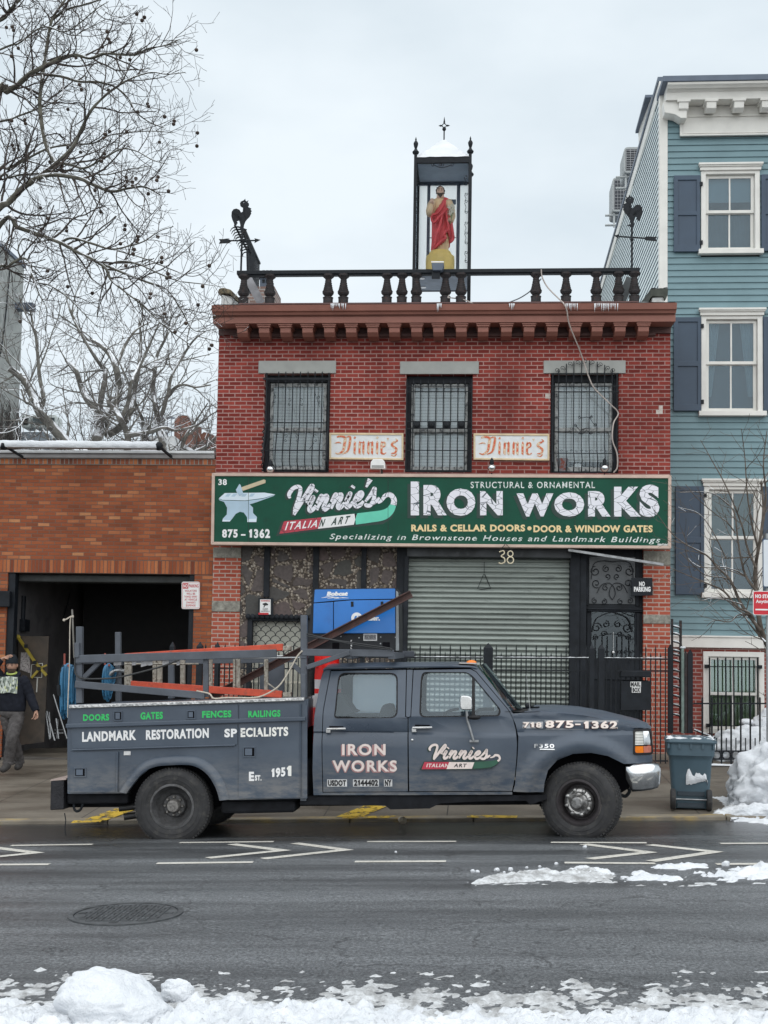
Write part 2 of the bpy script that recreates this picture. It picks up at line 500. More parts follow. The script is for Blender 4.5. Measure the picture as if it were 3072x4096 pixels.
cream_letter=M('cream_letter',(.80,.62,.33),.6,var=.1,vs=25)
flaked_white=_flaked('flaked_white_letter',(.74,.78,.76),(.03,.16,.11),.56,.62)
ice_blue=M('pale_blue_paint',(.42,.56,.68),.5,var=.1,vs=3)
ice_white=M('ice_white_paint',(.66,.76,.84),.5,var=.06,vs=3)
tan_paint=M('tan_paint',(.56,.47,.32),.6,var=.08)
def _glass(name,tint,refl=.35,rough=.02,base=None):
 t=NT(name)
 refl=max(refl,.0);gl=t.n('BsdfGlossy');gl.inputs['Roughness'].default_value=rough;gl.inputs['Color'].default_value=(.80,.92,1,1)
 tr=t.n('BsdfTransparent');tr.inputs['Color'].default_value=tuple(tint)+(1,)
 fr=t.n('Fresnel');fr.inputs['IOR'].default_value=1.5
 mx=t.n('MixShader');t.L.new(t.math('ADD',fr.outputs[0],refl-.04,True),mx.inputs[0])
 t.L.new(tr.outputs[0],mx.inputs[1]);t.L.new(gl.outputs[0],mx.inputs[2]);t.L.new(mx.outputs[0],t.out.inputs['Surface'])
 return t.m
window_glass=_glass('window_glass',(.66,.73,.76),.06)
old_glass=_glass('dusty_window_glass',(.92,.93,.93),.05,.12)
case_glass=_glass('case_glass',(.985,.99,.99),.0,.02)
car_glass=_glass('car_glass',(.86,.92,.95),.075,.03)
def _blind():
 t=NT('window_blind')
 w=t.n('TexWave',wave_type='BANDS',bands_direction='Z',wave_profile='SAW');w.inputs['Scale'].default_value=6.0;w.inputs['Distortion'].default_value=.12
 t.L.new(t.pos(),w.inputs['Vector'])
 t.set(color=t.mix(t.ramp(w.outputs['Fac'],[(.0,.6),(.25,0.0),(.85,.05),(1,.8)]),(.56,.57,.56),(.22,.22,.22)),rough=.8)
 return t.m
blind_mat=_blind()
def _snow():
 t=NT('snow')
 f=t.noise(3.2,detail=6);f2=t.noise(22,detail=6,rough=.7)
 col=t.mix(t.ramp(f,[(.35,0.0),(.75,1.0)]),(.77,.79,.82),(.64,.67,.71))
 t.set(color=col,rough=.75,spec=.3)
 t.p.inputs['Subsurface Weight'].default_value=0.0
 t.bump(t.math('ADD',t.math('MULTIPLY',f2,.6),t.noise(70,detail=4)),.55,.03)
 return t.m
snow=_snow()
def _dirty_snow():
 t=NT('grey_slush')
 f=t.noise(9,detail=8,rough=.7)
 t.set(color=t.mix(t.ramp(f,[(.38,0.0),(.62,1.0)]),(.80,.82,.84),(.36,.36,.36)),rough=.7,spec=.35)
 t.bump(t.noise(45,detail=6,rough=.7),.8,.03)
 return t.m
slush=_dirty_snow()
snowy_black=NT('snow_dusted_iron');snowy_black.set(color=snow_top(snowy_black,snowy_black.mix(.0,(.022,.026,.032),(0,0,0)),.5,.2,30),rough=.6);snowy_black=snowy_black.m
# -  ground, road, pavement
def ground_pt(u,v,zf,lift=0.0):
 d=FW+RT*((u-1536)/FPX)-UP*((v-CV)/FPX)
 y=10.0
 for _ in range(40):
  p=CAM+d*(y/d.y)
  k=(HC-zf(p.x,p.y))/max(1e-6,(HC-p.z));y*=k
 p=CAM+d*(y/d.y);p.z=zf(p.x,p.y)+lift
 return p
def sheet(name,x0,x1,nx,ys,zf,m,lift=0.0,smooth=30):
 mb=MB();mb.grid([[(x0+(x1-x0)*i/nx,y,zf(x0+(x1-x0)*i/nx,y)+lift)for i in range(nx+1)]for y in ys])
 return struct(name,mb,m,smooth)
def _asphalt():
 t=NT('wet_asphalt')
 fine=t.noise(55,t.pos(sc=(1,.8,1)),9,.85);mid=t.noise(1.1,t.pos(sc=(.16,1.5,1)),7,.62);pat=t.noise(.55,t.pos(sc=(.4,2.2,1),off=(2,1,0)),5,.55)
 col=t.mix(t.ramp(fine,[(.38,0.0),(.50,.35),(.62,1.0)]),(.022,.025,.029),(.30,.315,.33))
 col=t.mix(t.ramp(mid,[(.34,.72),(.58,0.0)]),col,(.014,.015,.017))
 crackv=t.n('TexVoronoi',feature='DISTANCE_TO_EDGE');crackv.inputs['Scale'].default_value=.55
 wv=t.n('VectorMath',operation='ADD');nz=t.n('TexNoise');nz.inputs['Scale'].default_value=2.2;nz.inputs['Detail'].default_value=6
 t.L.new(t.pos(),nz.inputs['Vector']);t.L.new(t.pos(),wv.inputs[0]);t.L.new(nz.outputs['Color'],wv.inputs[1]);t.L.new(wv.outputs[0],crackv.inputs['Vector'])
 col=t.mix(t.ramp(crackv.outputs[0],[(.0,.75),(.006,0.0)]),col,(.012,.012,.013))
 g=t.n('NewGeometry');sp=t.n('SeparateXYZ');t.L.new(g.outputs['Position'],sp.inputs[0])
 wet_shade=t.ramp(t.math('ADD',t.math('MULTIPLY',t.math('SUBTRACT',sp.outputs['Y'],11.3),.35),t.math('MULTIPLY',t.math('SUBTRACT',t.noise(1.2,t.pos(sc=(.5,1.3,1)),5),.5),1.6)),[(.15,0.0),(.8,1.0)])  # damp along the gutter, also painted darker as shade under the truck
 col=t.mix(t.math('MULTIPLY',wet_shade,.72),col,(.012,.014,.017))
 t.set(color=col,rough=t.mix(wet_shade,t.ramp(pat,[(.36,.30),(.60,.62)]),(.20,.20,.20)),spec=.5)
 t.bump(fine,.55,.012)
 return t.m
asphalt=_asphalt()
def _walk():
 t=NT('old_pavement')
 f=t.noise(1.3,t.pos(sc=(.7,1.4,1)),7,.6);g=t.noise(60,detail=4)
 col=t.mix(t.ramp(f,[(.3,0.0),(.7,1.0)]),(.088,.073,.057),(.21,.185,.15))
 col=t.mix(t.ramp(g,[(.35,.35),(.7,0.0)]),col,(.06,.052,.045))
 b=t.n('TexBrick');b.offset=0;b.inputs['Scale'].default_value=1;b.inputs['Brick Width'].default_value=1.52;b.inputs['Row Height'].default_value=1.52;b.inputs['Mortar Size'].default_value=.008
 t.L.new(t.pos(off=(.33,.1,0)),b.inputs['Vector'])
 col=t.mix(b.outputs['Fac'],col,(.04,.036,.032))
 t.set(color=col,rough=t.ramp(f,[(.35,.4),(.6,.8)]),spec=.4);t.bump(g,.25)
 return t.m
pavement=_walk()
earth=M('bare_yard_ground',(.10,.085,.07),.9,var=.3,vs=4)
sheet('ground',-300,300,2,[-120,600],lambda x,y:slope(x)-.9,earth,0)
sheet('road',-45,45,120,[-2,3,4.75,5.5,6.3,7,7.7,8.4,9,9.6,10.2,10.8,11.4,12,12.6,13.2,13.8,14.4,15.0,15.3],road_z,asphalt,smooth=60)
sheet('pavement',-45,45,60,[15.44,16,17,18,19,19.6,20.76,22.2],walk_z,pavement)
def _kerb():
 t=NT('kerb_concrete')
 f=t.noise(3,detail=6)
 col=t.mix(t.ramp(f,[(.3,0.0),(.7,1.0)]),(.15,.13,.105),(.27,.24,.19))
 yl=t.noise(2.4,t.pos(sc=(.5,1.2,1),off=(4.1,0,0)),9,.78)
 col=t.mix(t.ramp(yl,[(.50,0.0),(.60,.35),(.74,.85)]),col,(.55,.36,.05))
 t.set(color=col,rough=.8);t.bump(t.noise(40),.3);return t.m
kerb_mat=_kerb()
k=MB()
for i in range(60):
 x0,x1=-45+i*1.5,-45+(i+1)*1.5-.012
 k.hexa([(x0,15.28,road_z(x0,15.25)-.2),(x1,15.28,road_z(x1,15.25)-.2),(x1,15.46,road_z(x1,15.25)-.2),(x0,15.46,road_z(x0,15.25)-.2)],[(x0,15.29,walk_z(x0,15.29)+.004),(x1,15.29,walk_z(x1,15.29)+.004),(x1,15.46,walk_z(x1,15.46)+.004),(x0,15.46,walk_z(x0,15.46)+.004)])
struct('kerb',k,kerb_mat,bevel=.012)
def _yellow():
 t=NT('worn_yellow_paint')
 t.set(color=(.60,.40,.04),rough=.6)
 tr=t.n('BsdfTransparent');mx=t.n('MixShader')
 t.L.new(t.ramp(t.noise(7,t.pos(sc=(1,.8,1)),8,.72),[(.44,0.0),(.5,1.0)]),mx.inputs[0])
 t.L.new(tr.outputs[0],mx.inputs[1]);t.L.new(t.p.outputs[0],mx.inputs[2]);t.L.new(mx.outputs[0],t.out.inputs['Surface'])
 return t.m
yellow_paint=_yellow()
def _roadpaint():
 t=NT('worn_road_paint')
 f=t.noise(30,detail=6,rough=.7)
 t.set(color=t.mix(t.ramp(t.noise(4),[(.3,0.0),(.7,1.0)]),(.50,.48,.43),(.62,.60,.55)),rough=.65)
 tr=t.n('BsdfTransparent');mx=t.n('MixShader');t.L.new(t.ramp(f,[(.34,0.0),(.42,1.0)]),mx.inputs[0])
 t.L.new(tr.outputs[0],mx.inputs[1]);t.L.new(t.p.outputs[0],mx.inputs[2]);t.L.new(mx.outputs[0],t.out.inputs['Surface'])
 return t.m
roadpaint=_roadpaint()
def road_stripe(mb,pts,w=.10,zf=road_z,lift=.004):
 """mitred stripe of width w metres through the photo's pixels"""
 P=[ground_pt(u,v,zf,lift)for u,v in pts]
 L,Rr=[],[]
 for i,p in enumerate(P):
  def nrm(d):d=Vector((d.x,d.y,0)).normalized();return Vector((-d.y,d.x,0))
  if i==0:n=nrm(P[1]-P[0]);k=1
  elif i==len(P)-1:n=nrm(P[-1]-P[-2]);k=1
  else:
   a,b=nrm(P[i]-P[i-1]),nrm(P[i+1]-P[i]);n=(a+b).normalized();k=min(3.2,1/max(.3,n.dot(a)))
  L.append(p+n*(w/2*k));Rr.append(p-n*(w/2*k))
 rows=[]
 for a,b in((L[i],L[i+1])for i in range(len(P)-1)):pass
 for i in range(len(P)-1):
  m=6
  for j in range(m+(i==len(P)-2)):
   t=j/m;l,r=L[i].lerp(L[i+1],t),Rr[i].lerp(Rr[i+1],t)
   rows.append([(q.x,q.y,zf(q.x,q.y)+lift)for q in(l,l.lerp(r,.5),r)])
 mb.grid(rows);return mb
zA,zB=zm(0,3200,1.0369),zm(1500,3200,1.0553)
for kind,pts in[('l',[zA(45,190),zA(385,185)]),('c',[zA(-120,187),zA(148,220),zA(-160,252)]),('l',[zA(-200,271),zA(205,268)]),('l',[zA(745,178),zA(1135,174)]),('c',[zA(960,184),zA(1172,210),zA(862,242)]),('c',[zA(1222,180),zA(1432,208),zA(1090,245)]),('l',[zA(650,264),zA(1050,259)]),('l',[zA(1523,174),zB(343,176)]),('l',[zA(1472,257),zB(300,260)]),('l',[zB(742,180),zB(1147,182)]),('c',[zB(880,187),zB(1155,222),zB(905,250)]),('c',[zB(1158,190),zB(1435,220),zB(1165,260)]),('l',[zB(800,266),zB(1183,269)]),('l',[zB(1458,185),zB(1800,183)]),('l',[zB(1440,272),zB(1800,270)])]:
 struct('road_marking',road_stripe(MB(),pts,.105 if kind=='l' else.12),roadpaint)
for pts,w in[([zA(395,85),zA(520,40)],.30),([zA(300,93),zA(420,90)],.16),([zA(1440,75),zA(1560,26)],.30),([zA(1420,75),zA(1640,72)],.14),([zB(390,71),zB(600,74)],.16)]:
 struct('kerb_paint',road_stripe(MB(),pts,w,walk_z,.009),yellow_paint)
def manhole():
 c=ground_pt(*zA(523,473),road_z);r=.40
 t=thing('manhole_cover','round cast iron manhole cover with raised pattern set in the asphalt','manhole cover',c)
 rim=MB()
 def ring(r0,r1,z0,z1,n=48):
  prof=[(r0,z0),(r0,z1),(r1,z1),(r1,z0)]
  rim.lathe(prof+[prof[0]],c,n,closed=False)
 ring(r-.035,r,-.02,.007)
 lid=MB();lid.lathe([(r-.045,-.02),(r-.045,.003),(0.001,.003)],c,48)
 st=MB();g=.062
 for i in range(-6,7):
  for j in range(-6,7):
   x,y=i*g,j*g
   if x*x+y*y>(r-.09)**2:continue
   a,b=(.025,.009)if(i+j)%2 else(.009,.025)
   for o in(-.016,.016):
    ox,oy=(0,o)if(i+j)%2 else(o,0)
    st.box(c.x+x+ox-a,c.x+x+ox+a,c.y+y+oy-b,c.y+y+oy+b,c.z+.003,c.z+.009)
 for m_ in(rim,lid,st):
  for p in m_.v:p.z+=road_z(p.x,p.y)-road_z(c.x,c.y)+.003
 part('rim',rim,iron_cast,t,40);part('lid',lid,iron_cast,t,40);part('raised_pattern',st,iron_cast,t)
iron_cast=M('cast_iron',(.075,.08,.085),.42,.2,var=.4,vs=12,bump=.2)
manhole()
# -  snow
def field(x0,x1,y0,y1,st,hf,zf):
 mb=MB();nx,ny=int((x1-x0)/st),int((y1-y0)/st);rows=[]
 for j in range(ny+1):
  r=[]
  for i in range(nx+1):
   x,y=x0+(x1-x0)*i/nx,y0+(y1-y0)*j/ny
   h=hf(x,y);r.append((x,y,zf(x,y)+(h if h>0 else max(-.04,h))))
  rows.append(r)
 mb.grid(rows)
 z=lambda p:p.z-zf(p.x,p.y)
 mb.f=[f for f in mb.f if max(z(mb.v[i])for i in f)>0];mb.mi=[0]*len(mb.f)
 used=sorted({i for f in mb.f for i in f});mp={a:b for b,a in enumerate(used)}
 mb.v=[mb.v[i]for i in used];mb.f=[tuple(mp[i]for i in f)for f in mb.f]
 return mb
def fbm(x,y,s,o=4,seed=0.0):
 return mnoise.fractal(Vector((x*s+seed,y*s-seed,seed*.7)),.9,2.1,o)
def patch_h(x,y):
 e=6.98+.14*fbm(x,y,.8,3,4)-.06*max(0,x)-y
 return min(.012,e*.03)+.030*(fbm(x,y,6,5,21)*.6+fbm(x,y,19,4,3)*.6)-.006
def near_h(x,y):
 edge=6.55+.13*fbm(x,y,.7,3,2)+(.06 if x<-.5 else 0)-.05*max(0,x+.2)
 e=edge-y+.10*fbm(x,y,4.5,3,8)*min(1,max(.25,.6+x*.5))
 crumb=fbm(x,y,5,3,15)*.03+fbm(x,y,12,4,5)*.04+fbm(x,y,34,3,9)*.018
 return min(.075,e*.15+.003)+crumb*(1.1 if e>-.05 else.9)-(.02 if e<0 else 0)
o=part('slush',field(-3.2,3.0,6.0,7.25,.0165,patch_h,road_z),slush,None,180);o['kind']='stuff'
o=part('snow',field(-3.2,3.0,4.7,7.05,.0165,near_h,road_z),snow,None,180);o['kind']='stuff'
def rock(c,r,seed,amp=.18,fl=1.0,n=72,m=44):
 mb=MB();mb.ball((0,0,0),1,n,m)
 vs=[]
 for p in mb.v:
  d=p.normalized();k=1+amp*fbm(d.x+seed,d.y+d.z*.7,1.3,3,seed)+amp*.32*fbm(d.x-d.z,d.y,6,4,seed+3)+.02*fbm(d.x+d.z,d.y-d.z,22,3,seed)
  q=Vector((d.x*r[0],d.y*r[1],d.z*r[2]))*k
  vs.append(Vector(c)+q)
 mb.v=vs;return mb
def chunk(name,label,u0,u1,v0,v1,Yd,seed,rot=0.0,amp=.18,dep=None,mat=None,cat='snow',group=None):
 g=at((u0+u1)/2,(v0+v1)/2,Yd);w=(at(u1,v1,Yd)-at(u0,v1,Yd)).length/2;h=(at(u0,v0,Yd)-at(u0,v1,Yd)).length/2
 mb=rock(g,(w,dep or w*.7,h),seed,amp)
 if rot:
  ca,sa=math.cos(rot),math.sin(rot)
  mb.v=[Vector((g.x+(p.x-g.x)*ca-(p.z-g.z)*sa,p.y,g.z+(p.x-g.x)*sa+(p.z-g.z)*ca))for p in mb.v]
 o=part(name,mb,mat or snow,None,180,loc=(g.x,g.y,g.z-h));tag(o,label,cat,group);return o
chunk('snow_chunk','large smooth lump of snow at the near road edge',225,680,3890,4150,6.25,1.3,R(-14),.16,.26)
chunk('snow_chunk','small rough snow ball beside the large lump of snow',650,775,3922,4018,6.6,4.2,0,.3)
chunk('snow_chunk','low lump of snow cut by the bottom edge, in front of the large one',290,380,4065,4140,6.05,7.7,0,.2)
chunk('snow_chunk','pointed bit of snow near the lower corner, left of the large lump',75,140,4050,4130,6.05,9.1,0,.25)
def inpoly(p,poly):
 x,y=p;c=False;j=len(poly)-1
 for i in range(len(poly)):
  if(poly[i][1]>y)!=(poly[j][1]>y)and x<(poly[j][0]-poly[i][0])*(y-poly[i][1])/(poly[j][1]-poly[i][1])+poly[i][0]:c=not c
  j=i
 return c
def slush_patch(name,pxpoly,st,top,seed,zf=road_z,mat=None):
 P=[ground_pt(u,v,zf)for u,v in pxpoly];poly=[(p.x,p.y)for p in P]
 xs,ys=[p[0]for p in poly],[p[1]for p in poly]
 def dist(x,y):
  d=9
  for i in range(len(poly)):
   a,b=Vector(poly[i-1]+(0,)),Vector(poly[i]+(0,));p=Vector((x,y,0));t=max(0,min(1,(p-a).dot(b-a)/max(1e-9,(b-a).length_squared)))
   d=min(d,(a+(b-a)*t-p).length)
  return d if inpoly((x,y),poly)else-d
 def h(x,y):
  d=dist(x,y);n=fbm(x,y,5,4,seed)*.5+fbm(x,y,17,4,seed+4)*.5
  return min(top*.7,d*.3)+n*top*.8-.010
 o=part(name,field(min(xs)-.15,max(xs)+.15,min(ys)-.15,max(ys)+.15,st,h,zf),mat or snow,None,180);o['kind']='stuff';return o
slush_patch('slush',[zB(400,345),zB(500,318),zB(640,300),zB(780,305),zB(900,290),zB(1030,318),zB(1010,350),zB(760,345),zB(560,350),zB(420,362)],.022,.05,1.7,mat=slush)
slush_patch('slush',[zB(600,312),zB(740,296),zB(760,312),zB(860,285),zB(960,292),zB(1020,322),zB(700,325)],.02,.075,12.7)
slush_patch('slush',[zB(1040,325),zB(1115,300),zB(1200,318),zB(1310,330),zB(1300,345),zB(1050,342)],.022,.06,3.1)
slush_patch('slush',[zB(1140,285),zB(1280,268),zB(1420,272),zB(1440,290),zB(1300,296)],.022,.055,5.3)
slush_patch('slush',[zB(1370,318),zB(1470,300),zB(1570,290),zB(1620,270),zB(1800,272),zB(1800,335),zB(1500,340)],.022,.10,8.3)
slush_patch('slush',[zB(380,360),zB(700,345),zB(1100,350),zB(1420,345),zB(1800,345),zB(1800,352),zB(1300,368),zB(900,362)],.03,.012,6.6,mat=slush)
slush_patch('slush',[zB(1235,76),zB(1470,84),zB(1700,108),zB(1700,95),zB(1500,70),zB(1400,72)],.025,.05,2.2)
for i,(a,b,r)in enumerate([(412,305,9),(433,307,8),(515,300,10),(572,298,10),(545,308,6),(765,272,7),(640,288,6),(695,284,6),(88,222,5),(885,202,8),(1480,279,16)]):
 u,v=zB(a,b);p=ground_pt(u,v,road_z)
 chunk('snow_chunk','small lump of snow lying on the road in front of the truck',u-r,u+r,v-r*1.3,v+r*.5,p.y,3.3+i,0,.3,group='snow crumbs scattered on the road')
 # -  the brick shop building
YF=20.7
z2,z5,z6,z7,z8=zm(1000,400,1.659),zm(800,1000,1.659),zm(1800,1000,1.659),zm(800,1850,1.659),zm(1600,1850,1.4426)
z4b,z9a=zm(1550,2150,1.4426),zm(900,2150,2.074)
XL,XR=-4.43,3.16
def rect_px(u0,v0,u1,v1,Y):
 a,b=at(u0,v0,Y),at(u1,v1,Y);return(a.x,b.x,b.z,a.z)
def rp(r):return[(r[0],r[2]),(r[1],r[2]),(r[1],r[3]),(r[0],r[3])]
ZT=Z_(1300,YF)
bb=thing('brick_building','two storey red painted brick building with brown cornice behind the work truck','building',((XL+XR)/2,YF,walk_z(-.6,YF)))
win_px=[(1059,1495,1315,1889),(1626,1498,1887,1890),(2203,1494,2474,1893)]
wins=[rect_px(*w,YF)for w in win_px]
zs=Z_(2186,YF)
out=[(XL,zs),(XR,zs),(XR,ZT),(XL,ZT)]
part('wall',panel(out,[rp(w)for w in wins],YF,.28),red_brick,bb)
xa,xb=X_(962,YF,2300),X_(2574,YF,2400)
for x0,x1 in((XL,xa),(xb,XR)):
 pm=MB();pm.box(x0,x1,YF+.004,YF+.28,walk_z(x0,YF)-.3,zs-.002);part('brick_pier',pm,pier_brick,bb)
for v0,v1,x0,x1 in[(2196,2238,XL,xa),(2412,2455,XL,xa),(2194,2250,xb,XR),(2446,2480,xb,XR)]:
 pb=MB();pb.box(x0-.002,x1+.002,YF-.012,YF+.02,Z_(v1,YF),Z_(v0,YF));part('stone_band',pb,pier_stone,bb,bevel=.006)
body=MB();body.box(XL+.002,XR-.002,YF+1.05,YF+9.5,-.5,ZT+.05);body.box(XL,XL+.3,YF+.28,YF+1.06,-.5,ZT);body.box(XR-.3,XR,YF+.28,YF+1.06,-.5,ZT);body.box(XL,XR,YF+.28,YF+1.06,ZT-.25,ZT)
part('rear_wall',body,red_brick,bb)
roof=MB();roof.box(XL,XR,YF+.02,YF+9.5,ZT-.02,ZT+.06);part('roof',roof,snow,bb)
def sweep(prof,x0,x1,ret=0.0):
 """prof: (projection from the wall plane towards the viewer, z)"""
 mb=MB();n=len(prof)
 a=[(x0-(p*ret),YF-p,z)for p,z in prof];b=[(x1+(p*ret),YF-p,z)for p,z in prof]
 mb.add(a+b,[tuple(range(n)),tuple(range(2*n-1,n-1,-1))]+[(i,n+i,n+(i+1)%n,(i+1)%n)for i in range(n)])
 return mb
zc=lambda v,p:Z_(v,YF-p,1700)
t0,t1,t2,t3,t4=zc(1216,.56),zc(1240,.54),zc(1264,.44),zc(1290,.42),zc(1347,.05)
prof=[(0,t0+.02),(.56,t0),(.55,t0-.03),(.53,t1),(.49,t1-.012),(.47,t1-.05),(.43,t2+.04),(.41,t2+.005),(.425,t2-.004),(.42,t3),(.05,t3+.015),(.0,t3+.01)]
part('cornice',sweep(prof,XL-.01,XR+.01,.02),brownstone,bb,25)
fz=MB();fz.box(XL-.002,XR+.002,YF-.045,YF+.05,t4+.05,t3+.02)
part('frieze',fz,brown_dark,bb)
fl=MB();fl.box(XL+.25,XR-.25,YF-.085,YF+.01,t4,t4+.055);part('frieze_ledge',fl,brown_dark,bb,bevel=.01)
bu=[z5(x,0)[0]for x in(280,425,567,713,858,1003,1146,1290,1437,1583)]+[z6(x,0)[0]for x in(75,220,375,525,680,830,977,1130,1285)]
zbt,zbb=zc(1294,.36),zc(1334,.30)
for u in bu:
 x=X_(u,YF-.36,1310)
 m=MB();m.box(x-.118,x+.118,YF-.40,YF-.046,zbt-.03,zbt-.002);m.box(x-.105,x+.105,YF-.385,YF-.046,zbt-.06,zbt-.03)
 m.prism([(x-.088,YF-.36,zbt-.06),(x-.088,YF-.35,zbb+.01),(x-.088,YF-.28,zbb-.045),(x-.088,YF-.046,zbb-.06),(x-.088,YF-.046,zbt-.06)],(.176,0,0))
 part('cornice_bracket',m,brownstone,bb,bevel=.006)
sc_=MB();xs=[XL+i*(XR-XL)/60 for i in range(61)]
sc_.grid([[(x,YF-.565+q*.5,t0+.006+(.012+.012*fbm(x,q,2))*(1 if 0<q<1 else.2))for x in xs]for q in(0,.1,.5,1)])
part('snow_cap',sc_,snow,bb,180)
for a,b in[(z5(870,0)[0],z5(975,0)[0]),(z5(1575,0)[0],z5(1605,0)[0]),(z6(395,0)[0],z6(430,0)[0]),(z6(770,0)[0],z6(850,0)[0]),(z6(960,0)[0],z6(1120,0)[0])]:
 u=a;ic=MB()
 while u<b:
  p=at(u,1219,YF-.575);L=rnd.uniform(.03,.13)
  ic.tube([p+Vector((0,0,.02)),p+Vector((0,0,-L*.5)),p+Vector((0,0,-L))],[.011,.006,.001],5);u+=rnd.uniform(4,10)
 part('icicles',ic,snow,bb,180)
for w,(u0,v0,u1,v1)in zip(wins,[(1035,1444,1344,1494),(1601,1447,1915,1497),(2175,1443,2502,1494)]):
 r=rect_px(u0,v0,u1,v1,YF);m=MB();m.box(r[0],r[1],YF-.022,YF+.1,r[2],r[3]);part('lintel',m,grey_lintel,bb,bevel=.008)
mortar_bare=M('bare_mortar',(.5,.44,.40),.9,var=.2,vs=30)
for u0,v0,u1,v1 in[(2181,1574,2201,1594),(2636,1622,2651,1640),(2624,1640,2651,1656)]:
 r=rect_px(u0,v0,u1,v1,YF);patch=MB();patch.box(r[0],r[1],YF-.003,YF+.02,r[2],r[3]);part('mortar_patch',patch,mortar_bare,bb)
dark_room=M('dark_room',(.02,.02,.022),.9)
for i,w in enumerate(wins):
 x0,x1,z0,z1=w;cw=x1-x0;zmid=Z_((1714,1716,1712)[i],YF)
 f=MB()
 f.merge(panel(rp((x0+.002,x1-.002,z0,z1-.002)),[rp((x0+.075,x1-.075,z0+.05,z1-.12))],YF+.12,.1))
 wf=part('window_frame',f,black_wood,bb,bevel=.008)
 sa=MB()
 a0,a1=x0+.08,x1-.08
 sa.merge(panel(rp((a0,a1,zmid-.02,z1-.122)),[rp((a0+.055,a1-.055,zmid+.045,z1-.19))],YF+.155,.04))
 sa.merge(panel(rp((a0,a1,z0+.052,zmid+.02)),[rp((a0+.06,a1-.06,z0+.13,zmid-.035))],YF+.185,.04))
 part('sash',sa,old_frame,wf,bevel=.006)
 gl=MB();gl.box(a0+.05,a1-.05,YF+.172,YF+.176,zmid+.04,z1-.185);gl.box(a0+.055,a1-.055,YF+.205,YF+.209,z0+.125,zmid-.03)
 part('pane',gl,old_glass,wf)
 zb={0:Z_(1855,YF),1:z0+.05,2:Z_(1836,YF)}[i]
 bl=MB();bl.grid([[(x,YF+.225+.006*math.sin(x*9+z*3),z)for x in(a0+.02,(a0+a1)/2,a1-.02)]for z in(zb,zb+.3,z1-.13)])
 part('blind',bl,blind_mat,wf)
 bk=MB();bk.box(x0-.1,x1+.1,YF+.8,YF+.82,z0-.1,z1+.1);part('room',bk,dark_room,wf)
 if i==2:
  pt=MB();p=at(*z6(740,1440),YF+.26);pt.lathe([(.085,-.14),(.12,.11),(.125,.13),(.0,.13)],p,14)
  part('flower_pot',pt,M('grey_pot',(.22,.23,.25),.6,c2=(.25,.07,.05),lo=.5,hi=.55),wf,40)
  p=at(*z6(848,1450),YF+.24);fn=MB();fn.lathe([(.0,-.02),(.06,-.03),(.088,0),(.088,.03),(.07,.03)],p,18,'y');fn.box(p.x-.05,p.x+.05,p.y-.02,p.y+.05,p.z-.14,p.z-.09)
  part('lamp',fn,white_paint,wf,40)
  # -  iron grilles over the three upper windows
def scroll(mb,c,r,a0,turns,Y,th=.006,flip=1,n=18):
 """flat spiral in front of plane Y, from radius r inwards"""
 pts=[]
 for i in range(n+1):
  t=i/n;a=R(a0)+flip*turns*2*math.pi*t;q=r*(1-.72*t)
  pts.append((c[0]+q*math.cos(a),Y,c[1]+q*math.sin(a)))
 mb.tube(pts,th,4);return mb
def xz(p,Y):q=at(p[0],p[1],Y);return(q.x,q.z)
def belly(z,z0,zk):
 if z>=zk:return 0
 t=(zk-z)/(zk-z0);return.20*math.sin(min(1,t*1.25)*math.pi/2)*(1 if t<.82 else max(.25,1-(t-.82)*4))
def grille_bar(mb,x,z0,z1,Y,th,bel=None):
 n=12 if bel else 1;mb.tube([(x,Y-(belly(z0+(z1-z0)*i/n,z0,bel)if bel else 0),z0+(z1-z0)*i/n)for i in range(n+1)],th,4)
YG=YF-.06
def grille_a():
 x0,x1,z0,z1=wins[0];zk=Z_(1714,YF)
 m=MB();b=MB()
 for u in(515,562,610,660,710,757,805):grille_bar(b,X_(z5(u,0)[0],YG,1700),z0,z1+.02,YG,.011,zk)
 for u in(436,850):grille_bar(m,X_(z5(u,0)[0],YG,1700),z0,z1,YG,.016,zk)
 for v in(1148,1345):
  z=Z_(z5(0,v)[1],YG);y=YG-belly(z,z0,zk)-.008;m.beam((x0,y,z),(x1,y,z),.012,.016)
 z=Z_(z5(0,855)[1],YG);m.beam((x0-.01,YG-.012,z),(x1+.01,YG-.012,z),.012,.035);m.beam((x0,YG,z0+.02),(x1,YG,z0+.02),.05,.02)
 s=MB()
 for(cx,cy),f in(((595,1005),1),((675,1005),-1),((575,1250),1),((650,1250),-1),((495,985),1),((790,990),-1),((460,1245),1),((770,1250),-1)):
  cc=xz(z5(cx,cy-12),YG);yy=YG-.014-belly(cc[1],z0,zk)
  scroll(s,cc,.030,-90,.9,yy,.005,f);cc2=xz(z5(cx,cy+22),YG);scroll(s,cc2,.026,90,.9,yy,.005,f)
 for a,c in(((795,1045),(760,940)),((480,1045),(500,940)),((765,1290),(735,1330)),((455,1290),(445,1330))):
  p,q=xz(z5(*a),YG),xz(z5(*c),YG);yy=YG-.016-belly(p[1],z0,zk);s.tube([(p[0],yy,p[1]),(q[0],yy,q[1])],.005,4)
 for x in(x0+.02,x1-.02):
  pts=[]
  for i in range(22):
   z=z0+(zk-z0)*i/21;pts.append((x+.022*math.sin(i*1.9),YG-.5*belly(z,z0,zk),z))
  s.tube(pts,.010,4)
 return m,b,s
